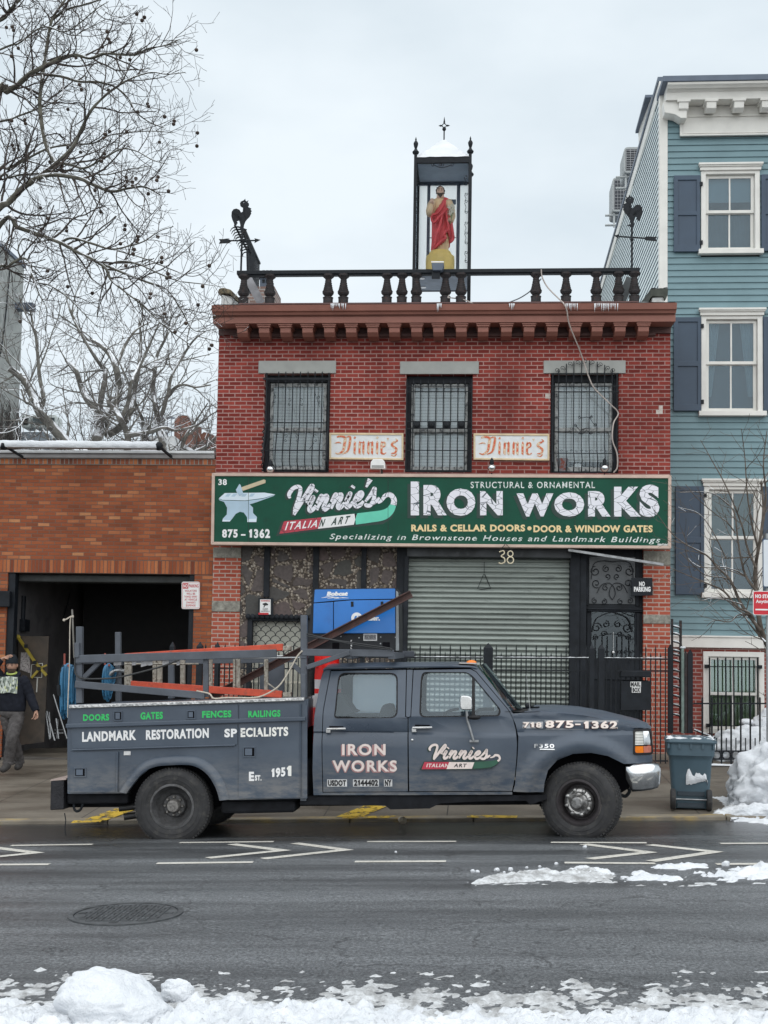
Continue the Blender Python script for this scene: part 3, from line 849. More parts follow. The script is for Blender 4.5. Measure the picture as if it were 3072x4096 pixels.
def grille_b():
 x0,x1,z0,z1=wins[1];m,b,s=MB(),MB(),MB()
 us=[z5(u,0)[0]for u in(1412,1460,1512,1563,1612)]+[z6(u,0)[0]for u in(2,50,98)]
 zt=Z_(z5(0,872)[1],YG)
 for u in us:
  x=X_(u,YG,1700);grille_bar(b,x,z0,zt,YG,.011);b.lathe([(.004,-.02),(.02,.0),(.012,.03),(.001,.09)],(x,YG,zt-.05),6);b.ball((x,YG,zt-.08),.016,6,4)
 for x in(x0+.012,x1-.012):m.beam((x,YG,z0),(x,YG,z1-.09),.02,.03)
 for v in(905,940,1138,1185,1330,1462):
  z=Z_(z5(0,v)[1],YG);m.beam((x0,YG-.014,z),(x1,YG-.014,z),.010,.014)
 for u in[z5(q,0)[0]for q in(1437,1537,1637)]+[z6(75,0)[0]]:
  p=at(u,z5(0,1160)[1],YG-.03);s.lathe([(.0,-.03),(.018,-.03),(.022,-.016),(.045,-.014),(.052,0),(.052,.012)],p,14,'y');s.box(p.x-.055,p.x+.055,p.y+.012,p.y+.02,p.z-.055,p.z+.055)
 return m,b,s
def grille_c():
 x0,x1,z0,z1=wins[2];zk=Z_(1800,YF);m,b,s=MB(),MB(),MB()
 tops=[790,757,742,736,736,745,765,790]
 for u,tv in zip((720,770,820,872,923,975,1025,1075),tops):grille_bar(b,X_(z6(u,0)[0],YG,1700),z0,Z_(z6(0,tv)[1],YG),YG,.011,zk)
 for u in(680,1108):grille_bar(m,X_(z6(u,0)[0],YG,1700),z0,Z_(z6(0,818)[1],YG),YG,.014,zk)
 for v in(822,905,942,1350):
  z=Z_(z6(0,v)[1],YG);y=YG-belly(z,z0,zk)-.012;m.beam((x0,y,z),(x1,y,z),.010,.014)
 for u,v,f in((708,800,1),(745,785,1),(795,757,1),(845,748,1),(897,742,-1),(947,748,-1),(1000,762,-1),(1048,785,-1),(1083,800,-1)):
  cc=xz(z6(u,v),YG);scroll(s,cc,.036,90-70*f,.95,YG-.012,.0055,f);scroll(s,(cc[0]+.03*f,cc[1]-.02),.024,90,.8,YG-.012,.005,-f)
 for pts in([(855,1105),(880,1115),(905,1108),(930,1115),(945,1100)],[(925,1110),(950,1150),(970,1165)],[(830,1160),(860,1195),(885,1190),(910,1180)],[(850,1215),(880,1222),(905,1195),(935,1222),(950,1212)]):
  s.tube([at(*z6(*p),YG-.03)for p in pts],.007,4)
 for u,v,f in((862,1112,1),(935,1108,-1),(835,1165,1),(962,1162,-1),(868,1215,1),(932,1215,-1)):scroll(s,xz(z6(u,v),YG-.03),.028,90,1.1,YG-.03,.006,f)
 for i in range(12):
  cc=xz(z6(705+i*33,1335),YG);scroll(s,cc,.022,0,.8,YG-.012-belly(cc[1],z0,zk),.004,1 if i%2 else-1)
 return m,b,s
for fn,lab in((grille_a,'bellied window grille with scrolls on the upper window nearest the garage'),(grille_b,'straight window grille with a row of round bosses on the middle upper window'),(grille_c,'window grille with arched scrolled top on the upper window nearest the blue house')):
 m,b,s=fn();w=wins[(grille_a,grille_b,grille_c).index(fn)]
 t=thing('window_grille',lab,'window grille',((w[0]+w[1])/2,YG,w[2]),'iron grilles on the upper windows')
 part('frame',m,black_iron,t);part('bars',b,black_iron,t,60);part('scrollwork',s,black_iron,t,60)
 # -  ground floor between the piers
Y1=YF+.03
def _stones():
 t=NT('pebble_and_stone_facing')
 vec=t.pos(swap='XZ0')
 v=t.n('TexVoronoi',feature='DISTANCE_TO_EDGE');v.inputs['Scale'].default_value=3.3
 vc=t.n('TexVoronoi',feature='F1');vc.inputs['Scale'].default_value=3.3
 wb=t.n('TexNoise');wb.inputs['Scale'].default_value=5;t.L.new(vec,wb.inputs['Vector'])
 sc=t.n('VectorMath',operation='SCALE');sc.inputs['Scale'].default_value=.12;t.L.new(wb.outputs['Color'],sc.inputs[0])
 ad=t.n('VectorMath',operation='ADD');t.L.new(vec,ad.inputs[0]);t.L.new(sc.outputs[0],ad.inputs[1])
 for q in(v,vc):t.L.new(ad.outputs[0],q.inputs['Vector'])
 sp=t.n('SeparateColor');t.L.new(vc.outputs['Color'],sp.inputs[0])
 stone=t.ramp(sp.outputs[0],[(0.0,(.085,.088,.085)),(.35,(.15,.13,.125)),(.6,(.185,.13,.125)),(.85,(.125,.11,.105)),(1.0,(.09,.10,.09))])
 stone=t.mix(t.noise(18,detail=6),stone,(.05,.045,.042))
 pb=t.n('TexVoronoi',feature='F1');pb.inputs['Scale'].default_value=26;t.L.new(vec,pb.inputs['Vector'])
 sp2=t.n('SeparateColor');t.L.new(pb.outputs['Color'],sp2.inputs[0])
 peb=t.mix(t.ramp(pb.outputs['Distance'],[(.42,0.0),(.6,1.0)]),t.ramp(sp2.outputs[0],[(0.0,(.16,.13,.10)),(.5,(.27,.225,.18)),(1.0,(.45,.40,.34))]),(.07,.055,.045))
 gap=t.ramp(v.outputs['Distance'],[(.075,1.0),(.11,0.0)])
 t.set(color=t.mix(gap,stone,peb),rough=.85)
 h=t.math('SUBTRACT',t.math('MULTIPLY',t.noise(25),.5),t.math('MULTIPLY',t.math('MULTIPLY',pb.outputs['Distance'],gap),1.4))
 t.bump(h,.8,.02);return t.m
stone_facing=_stones()
xs0,xs1=xa,X_(1587,Y1,2400)
wb0=rect_px(1005,2478,1226,2800,Y1)
gz=walk_z(XL,YF)-.3
part('stone_facing',panel([(xs0,gz),(xs1,gz),(xs1,zs+.1),(xs0,zs+.1)],[rp(wb0)],Y1,.2),stone_facing,bb)
for u0,u1 in((1056,1079),(1252,1275),(1445,1465)):
 bt=MB();x0,x1=X_(u0,Y1,2330),X_(u1,Y1,2330);bt.box(x0,x1,Y1-.055,Y1+.02,Z_(2395 if u0<1100 else 2700,Y1),zs+.05);part('batten',bt,black_wood,bb,bevel=.006)
x0,x1,z0,z1=wb0
f=panel(rp((x0-.06,x1+.06,z0-.06,z1+.06)),[rp((x0+.02,x1-.02,z0,z1-.02))],Y1-.02,.14)
wl=part('window_frame',f,black_wood,bb,bevel=.008)
p=MB();p.box(x0,x1,Y1+.15,Y1+.17,z0-.02,z1);part('blind',p,M('pale_board',(.50,.50,.44),.8,var=.15,vs=3),wl)
g=MB();gw=.165;row=0;z=z1-.10
while z>Z_(2640,Y1):
 x=x0+(gw/2 if row%2 else 0)
 while x<x1+.01:
  pts=[(x+gw/2*math.cos(a),Y1+.02,z+gw/2*math.sin(a))for a in[math.pi*i/8 for i in range(9)]if x0-.005<x+gw/2*math.cos(a)<x1+.005]
  if len(pts)>1:g.tube(pts,.0075,4)
  x+=gw
 row+=1;z-=gw/2
part('fish_scale_grille',g,black_iron,wl,60)
wp=MB()
for i in range(9):
 x=x0+.05+i*(x1-x0-.1)/8;wp.beam((x,Y1+.02,z0),(x,Y1+.02,Z_(2640,Y1)),.022,.022)
wp.beam((x0,Y1+.01,Z_(2735,Y1)),(x1,Y1+.01,Z_(2735,Y1)),.02,.03)
part('pale_picket',wp,M('pale_picket_paint',(.46,.43,.36),.7,var=.2,vs=8),wl)
sh=MB()
for i in range(14):sh.ball((x0-.05+i*(x1-x0+.1)/13,Y1-.05,z1+.05),(.045,.02,.045),10,6)
part('scalloped_hood',sh,black_wood,wl,60)
sx0,sx1=X_(1629,Y1,2500),X_(2277,Y1,2500);sz1=Z_(2224,Y1)
pit=.0865;rows,z=[],sz1
while z>gz:
 for dz,dy in((0,.05),(.020,.05),(.022,.006),(.036,-.008),(.058,-.010),(.076,.004),(.079,.05)):rows.append([(x,Y1+.08+dy,z-dz*pit/.0865)for x in(sx0,sx1)])
 z-=pit
m=MB();m.grid(rows)
def _shutter():
 t=NT('grey_green_shutter')
 dr=t.noise(1.5,t.pos(sc=(.35,1,1.6)),6,.65)
 col=t.mix(t.ramp(dr,[(.35,0.0),(.75,1.0)]),(.36,.405,.375),(.20,.225,.21))
 zz=t.n('NewGeometry');sp=t.n('SeparateXYZ');t.L.new(zz.outputs['Position'],sp.inputs[0])
 sm=t.noise(4,t.pos(sc=(.5,1,3),off=(4,4,4)),8,.7)
 col=t.mix(t.ramp(sm,[(.60,0.0),(.72,.8)]),col,(.04,.045,.045))
 t.set(color=col,rough=.5,metal=.25);return t.m
rs=part('roller_shutter',m,_shutter(),bb,40)
jm=MB();jm.box(X_(1587,Y1),sx0,YF-.04,YF+.3,gz,zs+.05);jm.box(sx0-.06,sx0+.015,YF-.09,YF-.03,gz,sz1)
part('door_post',jm,black_wood,bb,bevel=.01);jm=MB()
jm.box(sx1,X_(2318,Y1),YF-.07,YF+.3,gz,zs+.05);jm.box(X_(2318,Y1),X_(2345,Y1),YF-.03,YF+.3,gz,zs+.05)
part('door_post',jm,black_wood,bb,bevel=.01)
hd=MB();hd.box(sx0-.02,sx1+.02,YF-.10,YF+.25,sz1-.02,zs+.06)
part('shutter_housing',hd,M('dark_lead_sheet',(.05,.055,.06),.5,.4,var=.4,vs=4,c2=(.10,.105,.11),lo=.55,hi=.8),bb,bevel=.012)
hook=MB();hook.tube([at(*z4b(*q),Y1+.05)for q in((558,140),(558,205))],.006,4);hook.tube([at(*z4b(*q),Y1+.05)for q in((555,210),(520,295),(540,300),(598,293),(590,280),(560,210))],.006,4)
part('shutter_pull',hook,black_iron,bb)
dx0,dx1=X_(2345,Y1),xb;dY=YF+.10
dz_mid=Z_(2150+402/1.4426,dY)
ug=rect_px(*z4b(1165,112),*z4b(1428,385),dY);lg=rect_px(*z4b(1178,420),*z4b(1425,700),dY)
door=panel([(dx0,gz),(dx1,gz),(dx1,zs+.06),(dx0,zs+.06)],[rp(lg)],dY,.06)
dr=part('door',door,black_paint,bb,bevel=.006)
tr=MB();tr.box(dx0+.02,dx1,dY-.06,dY+.01,dz_mid-.03,dz_mid+.02);tr.box(dx0+.02,dx1,dY-.085,dY-.04,dz_mid-.0,dz_mid+.022)
for x in(lg[0]-.08,lg[1]+.03):tr.box(x,x+.05,dY-.03,dY+.005,gz,dz_mid-.05)
for x in(ug[0]-.06,ug[1]+.01):tr.box(x,x+.05,dY-.03,dY+.005,ug[2]-.03,ug[3]+.12)
tr.box(lg[0],lg[1],dY-.02,dY+.005,lg[2]-.35,lg[2]-.03)
part('door_trim',tr,black_wood,dr,bevel=.006)
p=MB();p.box(ug[0],ug[1],dY-.012,dY-.004,ug[2],ug[3]);part('upper_panel',p,M('smoky_panel',(.062,.070,.078),.3,var=.3,vs=4),dr)
p=MB();p.box(lg[0]-.01,lg[1]+.01,dY+.02,dY+.026,lg[2]-.01,lg[3]+.01);part('pane',p,_glass('door_glass',(.25,.28,.30),.05),dr)
p=MB();p.box(lg[0]-.2,lg[1]+.2,dY+.6,dY+.62,lg[2]-.3,lg[3]+.3);p.box(lg[0]+.13,lg[0]+.25,dY+.4,dY+.42,lg[2],lg[2]+.42);part('hall',p,dark_room,dr)
s=MB();YD=dY-.03
def S4(x,y,r,a0,turns,f,th=.008):scroll(s,xz(z4b(x,y),YD),r,a0,turns,YD,th,f,22)
for sx in(-1,1):
 def mx(x):return 1297+sx*(x-1297)
 S4(mx(1200),195,.085,90,1.3,sx);S4(mx(1205),265,.075,-60,1.2,-sx);S4(mx(1262),180,.06,100,1.3,sx);S4(mx(1258),290,.055,60,1.2,sx)
 S4(mx(1195),365,.05,90,1.2,sx);S4(mx(1250),370,.05,90,1.2,-sx);S4(mx(1270),225,.05,-90,1.1,sx)
 s.tube([at(*z4b(mx(x),y),YD)for x,y in spl([(1297,360),(1280,330),(1285,295),(1297,275),(1320,262),(1360,275),(1385,320)],5)],.008,4)
 s.tube([at(*z4b(mx(x),y),YD)for x,y in spl([(1175,240),(1190,155),(1240,135),(1297,140)],5)],.008,4)
 S4(mx(1208),520,.085,0,1.3,sx);S4(mx(1262),500,.06,90,1.2,-sx);S4(mx(1205),575,.05,90,1.2,sx);S4(mx(1250),555,.05,0,1.2,sx)
 s.tube([at(*z4b(mx(x),y),YD)for x,y in spl([(1180,545),(1205,470),(1260,440),(1297,430)],6)],.012,4)
 s.tube([at(*z4b(mx(x),y),YD)for x,y in spl([(1185,590),(1230,565),(1297,555)],5)],.008,4)
for x in(1200,1240,1270,1325,1355,1395):s.tube([at(*z4b(x,570),YD),at(*z4b(x,720),YD)],.008,4)
for i in range(7):S4(1195+i*36,662,.032,0,.95,1,.007)
part('scrollwork',s,black_iron,dr,60)
kn=MB();kn.ball(at(*z4b(1303,662),dY-.05),.022);kn.tube([at(*z4b(1303,655),dY-.045),at(*z4b(1303,545),dY-.045)],.003,4)
part('bell_pull',kn,white_paint,dr,60)
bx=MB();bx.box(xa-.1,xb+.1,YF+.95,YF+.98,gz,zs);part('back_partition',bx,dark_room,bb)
st=MB();st.box(dx0-.1,dx1,YF-.25,YF+.2,gz,walk_z(2.2,YF)+.10);part('doorstep',st,pier_stone,bb,bevel=.015)
# -  the long shop sign and the smaller ones
YS=20.30
ss=thing('shop_sign','long green shop sign with white ironworks lettering and pink frame above the shutter','shop sign',at(1760,2187,YS))
def qd(u0,v0,u1,v1,Y):return[at(u0,v0,Y),at(u1,v1,Y)]
c=[at(843,2179,YS),at(2685,2195,YS),at(2686,1900,YS),at(847,1892,YS)]
inn=[at(855,2167,YS),at(2672,2183,YS),at(2673,1913,YS),at(859,1904,YS)]
fm=MB()
for i in range(4):
 a,b=c[i],c[(i+1)%4];d,e=inn[(i+1)%4],inn[i]
 fm.hexa([a,b,d,e],[p+Vector((0,.16,0))for p in(a,b,d,e)])
part('frame',fm,pink_frame,ss,bevel=.006)
pn=MB();q=[p+Vector((0,.022,0))for p in inn];pn.hexa(q,[p+Vector((0,.10,0))for p in q]);part('panel',pn,sign_green,ss)
bk=MB()
for u in(1000,1500,2000,2600):bk.beam(at(u,1990,YS+.12),at(u,1990,YF+.02),.05,.05);bk.beam(at(u,2150,YS+.12),at(u,2150,YF+.02),.05,.05)
part('bracket',bk,black_iron,ss)
sm=MB()
for u in(z7(322,0)[0],z7(1248,0)[0],z8(590,0)[0],z8(1010,0)[0],z8(1425,0)[0]):sm.tube([at(u,1908,YS+.018),at(u,2172,YS+.018)],.004,4)
part('panel_seam',sm,sign_shadow,ss)
YP=YS+.022
def bx(z,x0,y0,x1,y1):a,b=z(x0,y0),z(x1,y1);return(a[0],a[1],b[0],b[1])
big=[('I',62,110,110,305),('R',135,130,270,305),('O',268,150,435,308),('N',462,165,593,305),('W',672,178,885,312),('O',890,172,1063,312),('R',1085,165,1215,312),('K',1235,140,1390,312),('S',1382,128,1497,315)]
lw,ls=MB(),MB()
for ch,x0,y0,x1,y1 in big:
 letter(ls,ch,bx(z8,x0-19,y0+14,x1-17,y1+17),YP,.075,depth=.004)
 letter(lw,ch,bx(z8,x0,y0,x1,y1),YP-.006,.058,depth=.006)
def serif(x,y,w,h=13):lw.prism([at(*z8(x-w/2,y+h/2),YP-.0065),at(*z8(x+w/2,y+h/2),YP-.0065),at(*z8(x+w/2-7,y-h/2),YP-.0065),at(*z8(x-w/2+7,y-h/2),YP-.0065)],(0,-.006,0))
part('letter_shadow',ls,sign_shadow,ss);part('lettering',lw,cracked_white,ss)
m=MB();letter(m,'STRUCTURAL & ORNAMENTAL',bx(z8,408,111,1125,148),YP,.012,.11,depth=.002)
letter(m,'Specializing in Brownstone Houses and Landmark Buildings',(*z7(860,472),2641,z7(0,520)[1]),YP,.010,.10,.25,dv=14,depth=.002)
part('lettering',m,flaked_white,ss)
m=MB();letter(m,'RAILS & CELLAR DOORS',bx(z8,65,358,722,398),YP,.045,.06,depth=.002);letter(m,'DOOR & WINDOW GATES',bx(z8,770,362,1458,403),YP,.045,.06,depth=.002)
p=at(*z8(747,380),YP);m.lathe([(.001,-.003),(.034,-.003),(.034,.0)],p,12,'y')
part('lettering',m,cream_letter,ss)
m=MB();letter(m,'38',bx(z7,122,110,178,150),YP,.03,.06,depth=.002);letter(m,'875',bx(z7,147,443,250,500),YP,.045,.1,depth=.002);letter(m,'1362',bx(z7,325,440,465,502),YP,.045,.1,depth=.002)
m.box(at(*z7(272,472),YP).x,at(*z7(302,472),YP).x,YP-.002,YP,at(*z7(0,483),YP).z,at(*z7(0,473),YP).z)
for i in range(9):
 u=1487+i*7;m.box(at(*z8(u,470),YP).x,at(*z8(u+4.5,470),YP).x,YP-.002,YP,at(*z8(u,479),YP).z,at(*z8(u,467+(i*5)%4),YP).z)
part('lettering',m,white_letter,ss)
def flat(mb,pts,z,Y,depth=.003,mi=0):mb.prism([at(*z(*p),Y)for p in pts],(0,-depth,0),mi);return mb
m=MB()
flat(m,[(125,240),(150,252),(300,256),(420,240),(500,214),(488,222),(380,262),(330,278),(352,300),(352,335),(378,362),(374,392),(315,392),(312,362),(290,332),(265,327),(238,340),(222,362),(200,390),(150,390),(152,372),(178,345),(180,300),(160,262),(128,250)],z7,YP)
part('anvil',m,ice_blue,ss)
m=MB();flat(m,[(125,238),(165,203),(430,200),(500,212),(420,236),(300,252),(150,248)],z7,YP-.003,.002)
for q in range(6):pass
flat(m,[(150,378),(202,384),(198,392),(148,392)],z7,YP-.003,.002);flat(m,[(316,376),(376,372),(374,395),(314,395)],z7,YP-.003,.002)
part('anvil_face',m,ice_white,ss)
m=MB()
for x in(182,222,290,340):flat(m,[(x,206),(x+26,206),(x+8,226),(x-16,226)],z7,YP-.005,.001)
part('anvil_slot',m,ice_blue,ss)
m=MB();flat(m,[(270,166),(425,112),(436,118),(434,136),(285,188)],z7,YP-.006,.003);part('hammer_handle',m,tan_paint,ss)
m=MB();flat(m,[(238,182),(262,142),(270,150),(288,210),(262,222),(246,200)],z7,YP-.009,.003);part('hammer_head',m,ice_blue,ss)
SCRIPT={'V':([[(-.10,1.02),(-.20,1.30),(-.02,1.66),(.28,1.74),(.46,1.52),(.44,.9),(.36,.3),(.36,-.12)],[(.36,-.12),(.62,.55),(.88,1.22),(1.10,1.70),(1.20,1.62),(1.14,1.34),(.98,.98),(.92,.74),(1.06,.70)]],1.10),'i':([[(.02,.45),(.22,.92),(.26,.84),(.14,.28),(.22,.03),(.40,.14),(.52,.38)],[(.32,1.30),(.38,1.42)]],.52),'n':([[(.02,.5),(.20,.94),(.27,.84),(.12,.04)],[(.16,.25),(.38,.82),(.56,.94),(.62,.72),(.50,.22),(.60,.02),(.78,.16),(.88,.38)]],.88),'e':([[(.02,.36),(.34,.50),(.50,.76),(.40,.94),(.20,.78),(.10,.36),(.26,.02),(.50,.10),(.66,.34)]],.64),"'":([[(.18,1.75),(.02,1.25)]],.14),'s':([[(.0,.30),(.30,.80),(.42,1.12),(.46,.80),(.50,.38),(.36,.02),(.10,.04),(.04,.18)],[(.36,.04),(.62,.22),(.84,.46)]],.80)}
def script(mb,word,p0,p1,hx,w,Y,depth=.004,shear=.32,lift=0.0,off=(0,0)):
 """word written along the base line p0 -> p1 (pixels), hx = small letter height in pixels, w = stroke width"""
 tot=sum(SCRIPT[c][1]for c in word);ex=((p1[0]-p0[0])/tot,(p1[1]-p0[1])/tot);x=0.0;j=0
 for c in word:
  for st in SCRIPT[c][0]:
   pts=[(p0[0]+off[0]+ex[0]*(x+a)+shear*b*hx*.6,p0[1]+off[1]+ex[1]*(x+a)-b*hx)for a,b in st]
   n=len(pts);ws=[w*(1.0 if 0<i<n-1 else.62)for i in range(n)]
   if c=="'":ws=[w*1.3,w*.5]
   if c=='i' and len(st)==2:ws=[w*1.15,w*1.05]
   ribbon(mb,pts,ws,Y,depth,lift=lift+(j%2)*.0008+(j%3)*.0005);j+=1
  x+=SCRIPT[c][1]
def flag(ss,z,Y,P,word,p0,p1,hx,w,big=True,mats=None):
 """script word over a red, white and green flag ribbon whose tail loops up to the last letter"""
 mr,mw,mg,mlet=mats
 sh=MB();script(sh,word,p0,p1,hx,w*1.35,Y,.002,off=(-w*.42,w*.34));part('script_shadow',sh,sign_shadow,ss)
 sh=MB();sh.prism([at(*z(*p),Y)for p in P['shadow']],(0,-.001,0));part('ribbon_shadow',sh,sign_shadow,ss)
 m=MB();flat(m,P['red'],z,Y-.002,.003);part('ribbon_red',m,mr,ss)
 m=MB();flat(m,P['white'],z,Y-.002,.003);part('ribbon_white',m,mw,ss)
 m=MB();ribbon(m,[z(*p)for p in P['green']],[q for q in P['gw']],Y-.002,.003,10);part('ribbon_green',m,mg,ss)
 m=MB();ribbon(m,[z(*p)for p in P['loop']],P['lw'],Y-.0035,.003,10);part('ribbon_loop',m,mlet,ss)
 m=MB();script(m,word,p0,p1,hx,w,Y-.004,.004);part('script',m,mlet,ss)
flag(ss,z7,YP,dict(shadow=[(505,488),(540,392),(1200,330),(1285,300),(1300,310),(1270,372),(1215,408),(1010,428)],red=[(527,473),(558,390),(808,364),(782,440)],white=[(808,364),(1043,338),(1020,413),(782,440)],green=[(1030,376),(1120,364),(1210,350),(1258,322),(1284,280)],gw=[44,43,41,33,24],loop=[(1284,282),(1287,245),(1262,214),(1228,222),(1205,252),(1180,270)],lw=[24,22,20,17,13,9]),"Vinnie's",z7(588,340),z7(1178,280),61,16,mats=(cracked_red,white_letter,mint,cracked_white))
m=MB();V,F=flat_text('ITALIA',.02,.12,.2);put2d(m,V,F,[at(*z7(562,450),YP-.005),at(*z7(775,428),YP-.005),at(*z7(787,381),YP-.005),at(*z7(572,395),YP-.005)],(0,-.002,0));part('ribbon_lettering',m,white_letter,ss)
m=MB();V,F=flat_text('N',.03,.1,.2);put2d(m,V,F,[at(*z7(790,427),YP-.005),at(*z7(822,423),YP-.005),at(*z7(834,374),YP-.005),at(*z7(800,378),YP-.005)],(0,-.002,0))
V,F=flat_text('ART',.03,.3,.2);put2d(m,V,F,[at(*z7(868,417),YP-.005),at(*z7(985,404),YP-.005),at(*z7(1000,352),YP-.005),at(*z7(880,367),YP-.005)],(0,-.002,0));part('ribbon_lettering',m,sign_shadow,ss)
# -  the two small blackletter name boards
wood_frame=M('yellowed_wood_frame',(.66,.53,.34),.6,var=.12,vs=8,c2=(.36,.22,.12),lo=.62,hi=.8)
board_white=M('crazed_white_board',(.70,.72,.73),.7,var=.07,vs=9,c2=(.50,.53,.56),lo=.6,hi=.8)
faded_red=_flaked('faded_red_letter',(.62,.10,.045),(.72,.60,.44),.5,.6,22)
gold_edge=M('gold_letter_edge',(.62,.45,.26),.6,var=.2,vs=30)
def blackletter(z,x0,x1,y0,y1,Y,gold,red):
 """Vinnie's in broken strokes between x0 and x1, small letters from y1 (base) up to y0"""
 H=y1-y0;W=x1-x0
 def P(a,b):return z(x0+a*W,y1-b*H)
 def stroke(pts,w):
  ribbon(gold,[P(*p)for p in pts],[q*1.75 for q in w],Y,.003,6);ribbon(red,[P(*p)for p in pts],w,Y-.003,.003,6)
 k=abs(z(1,0)[0]-z(0,0)[0])
 def minim(a,top=1.0,bot=0.0):
  w=.030*W
  for mb,g,yy in((gold,1.5,Y),(red,1.0,Y-.003)):
   h,e=w*g*.5,(g-1)*.05
   mb.prism([at(*P(a,top+.10+e),yy),at(*P(a+h/W,top-.02),yy),at(*P(a+h/W*.8,bot+.12),yy),at(*P(a+.012,bot-.06-e),yy),at(*P(a-h/W,bot+.08),yy),at(*P(a-h/W*.8,top-.10),yy)],(0,-.003,0))
 j=6*k
 stroke([(.03,1.42),(.09,1.5),(.16,1.36),(.15,.8),(.13,.3),(.06,.02),(.0,.10)],[j,j*1.6,j*1.8,j*2,j*1.7,j*1.2,j*.5])
 stroke([(.16,1.38),(.24,1.46),(.235,.9),(.20,.25),(.12,.0)],[j*.6,j*1.4,j*1.9,j*1.5,j*.6])
 stroke([(-.01,.9),(.06,.98),(.10,.9)],[j*.4,j,j*.4])
 minim(.315)
 for a in(.395,.455,.535,.595):minim(a)
 for a in(.425,.565):stroke([(a-.03,.82),(a,.98),(a+.03,.9)],[j*.5,j*.7,j*.5])
 minim(.675);minim(.745)
 stroke([(.745,.92),(.79,.98),(.80,.72),(.755,.52)],[j,j*1.2,j*1.3,j*.6]);stroke([(.745,.14),(.78,.0),(.82,.12)],[j,j*1.1,j*.5])
 for a in(.315,.675):stroke([(a-.004,1.30),(a+.012,1.46)],[j*1.4,j*1.1])
 stroke([(.845,1.34),(.85,1.14)],[j*1.4,j*.5])
 stroke([(.98,1.02),(.94,.98),(.91,.78),(.95,.58),(.985,.40),(.96,.10),(.90,.06)],[j,j*1.5,j*1.6,j*1.7,j*1.7,j*1.4,j*.6])
 stroke([(.97,1.30),(1.0,1.12),(.95,1.05)],[j*.5,j,j*.5]);stroke([(.99,.02),(.95,-.16),(.90,-.08)],[j*.6,j,j*.5])
def name_board(z,x0,y0,x1,y1,lab):
 Y=YF-.05
 q=[at(*z(x0,y1),Y),at(*z(x1,y1+6),Y),at(*z(x1,y0+3),Y),at(*z(x0,y0),Y)]
 k=[at(*z(x0+12,y1-12),Y),at(*z(x1-12,y1-6),Y),at(*z(x1-12,y0+15),Y),at(*z(x0+12,y0+12),Y)]
 t=thing('name_board',lab,'sign',(q[0]+q[1])/2,'white name boards between the upper windows')
 f=MB()
 for i in range(4):
  a=[q[i],q[(i+1)%4],k[(i+1)%4],k[i]];f.hexa(a,[p+Vector((0,.05,0))for p in a])
 part('frame',f,wood_frame,t,bevel=.004)
 b=MB();a=[p+Vector((0,.014,0))for p in k];b.hexa(a,[p+Vector((0,.03,0))for p in a]);part('board',b,board_white,t)
 g,r=MB(),MB();blackletter(z,x0+38,x1-40,y0+62,y1-34,Y+.0135,g,r)
 part('letter_edge',g,gold_edge,t);part('lettering',r,faded_red,t)
name_board(z5,858,1213,1350,1388,'framed white name board between the garage side and middle windows')
name_board(z6,156,1217,660,1391,'framed white name board between the middle window and the arched grille')
# -  lamps over the sign, hanging number, notice boards
def bulb_lamp(z,x,y,lab):
 p=at(*z(x,y),YS+.1);t=thing('sign_lamp',lab,'lamp',p,'lamps above the shop sign')
 m=MB();m.lathe([(.001,-.075),(.045,-.06),(.072,-.02),(.060,.02),(.028,.05)],p,14);part('bulb',m,chrome,t,60)
 m=MB();m.lathe([(.03,.045),(.034,.06),(.032,.12),(.012,.15),(.001,.16)],p,10);m.tube([p+Vector((0,0,-.1)),p+Vector((0,.05,-.16))],.012,5);m.tube([p+Vector((0,.01,.14)),p+Vector((0,.3,.10))],.012,5);part('socket',m,black_iron,t,60)
bulb_lamp(z5,467,1452,'silver reflector lamp in front of the bellied grille')
bulb_lamp(z6,277,1442,'silver reflector lamp under the name board by the arched grille')
bulb_lamp(z6,1026,1444,'silver reflector lamp in front of the arched grille')
p=at(*z5(1180,1420),YS+.1);t=thing('floodlight','white square floodlight under the name board by the middle window','lamp',p)
m=MB();m.prism([p+Vector((-.125,0,-.08)),p+Vector((.125,0,-.08)),p+Vector((.115,0,.04)),p+Vector((.07,0,.085)),p+Vector((-.08,0,.085)),p+Vector((-.12,0,.03))],(0,.12,0));part('housing',m,white_paint,t,bevel=.012)
m=MB();m.box(p.x-.1,p.x+.1,p.y-.004,p.y,p.z-.065,p.z-.02);part('lens',m,M('lamp_lens',(.30,.30,.29),.2),t)
m=MB();m.tube([p+Vector((.06,.06,-.07)),p+Vector((.07,.06,-.22))],.018,6);part('stem',m,iron_rust,t)
p=at(*z4b(683,60),YS-.03);t=thing('hanging_number','wire house number hanging by a chain under the shop sign','house number',p)
m=MB();Yn=YS-.03
m.tube([at(*z4b(*q),Yn)for q in spl([(645,84),(668,76),(674,92),(656,108),(674,120),(676,142),(655,151),(641,145)],6)],.011,6)
for cy,ry,rx in((94,16,15),(131,19,18)):m.tube([at(*z4b(709+rx*math.cos(R(a)),cy+ry*math.sin(R(a))),Yn)for a in range(0,361,20)],.011,6)
part('digits',m,M('cream_wire',(.70,.62,.45),.5,var=.15,vs=30),t,60)
m=MB()
for e in(650,716):
 for i in range(6):a=z4b(682+(e-682)*i/6,36+(72-36)*i/6);b=z4b(682+(e-682)*(i+.8)/6,36+(72-36)*(i+.8)/6);m.tube([at(*a,Yn),at(*b,Yn)],.010 if i%2 else.006,4)
m.tube([at(*z4b(648,74),Yn),at(*z4b(724,78),Yn)],.009,5);part('chain',m,iron_rust,t)
YQ=YF-.16
p=at(*z4b(1468,337),YQ);t=thing('notice_sign','black no parking sign with white stick-on letters beside the door','sign',p)
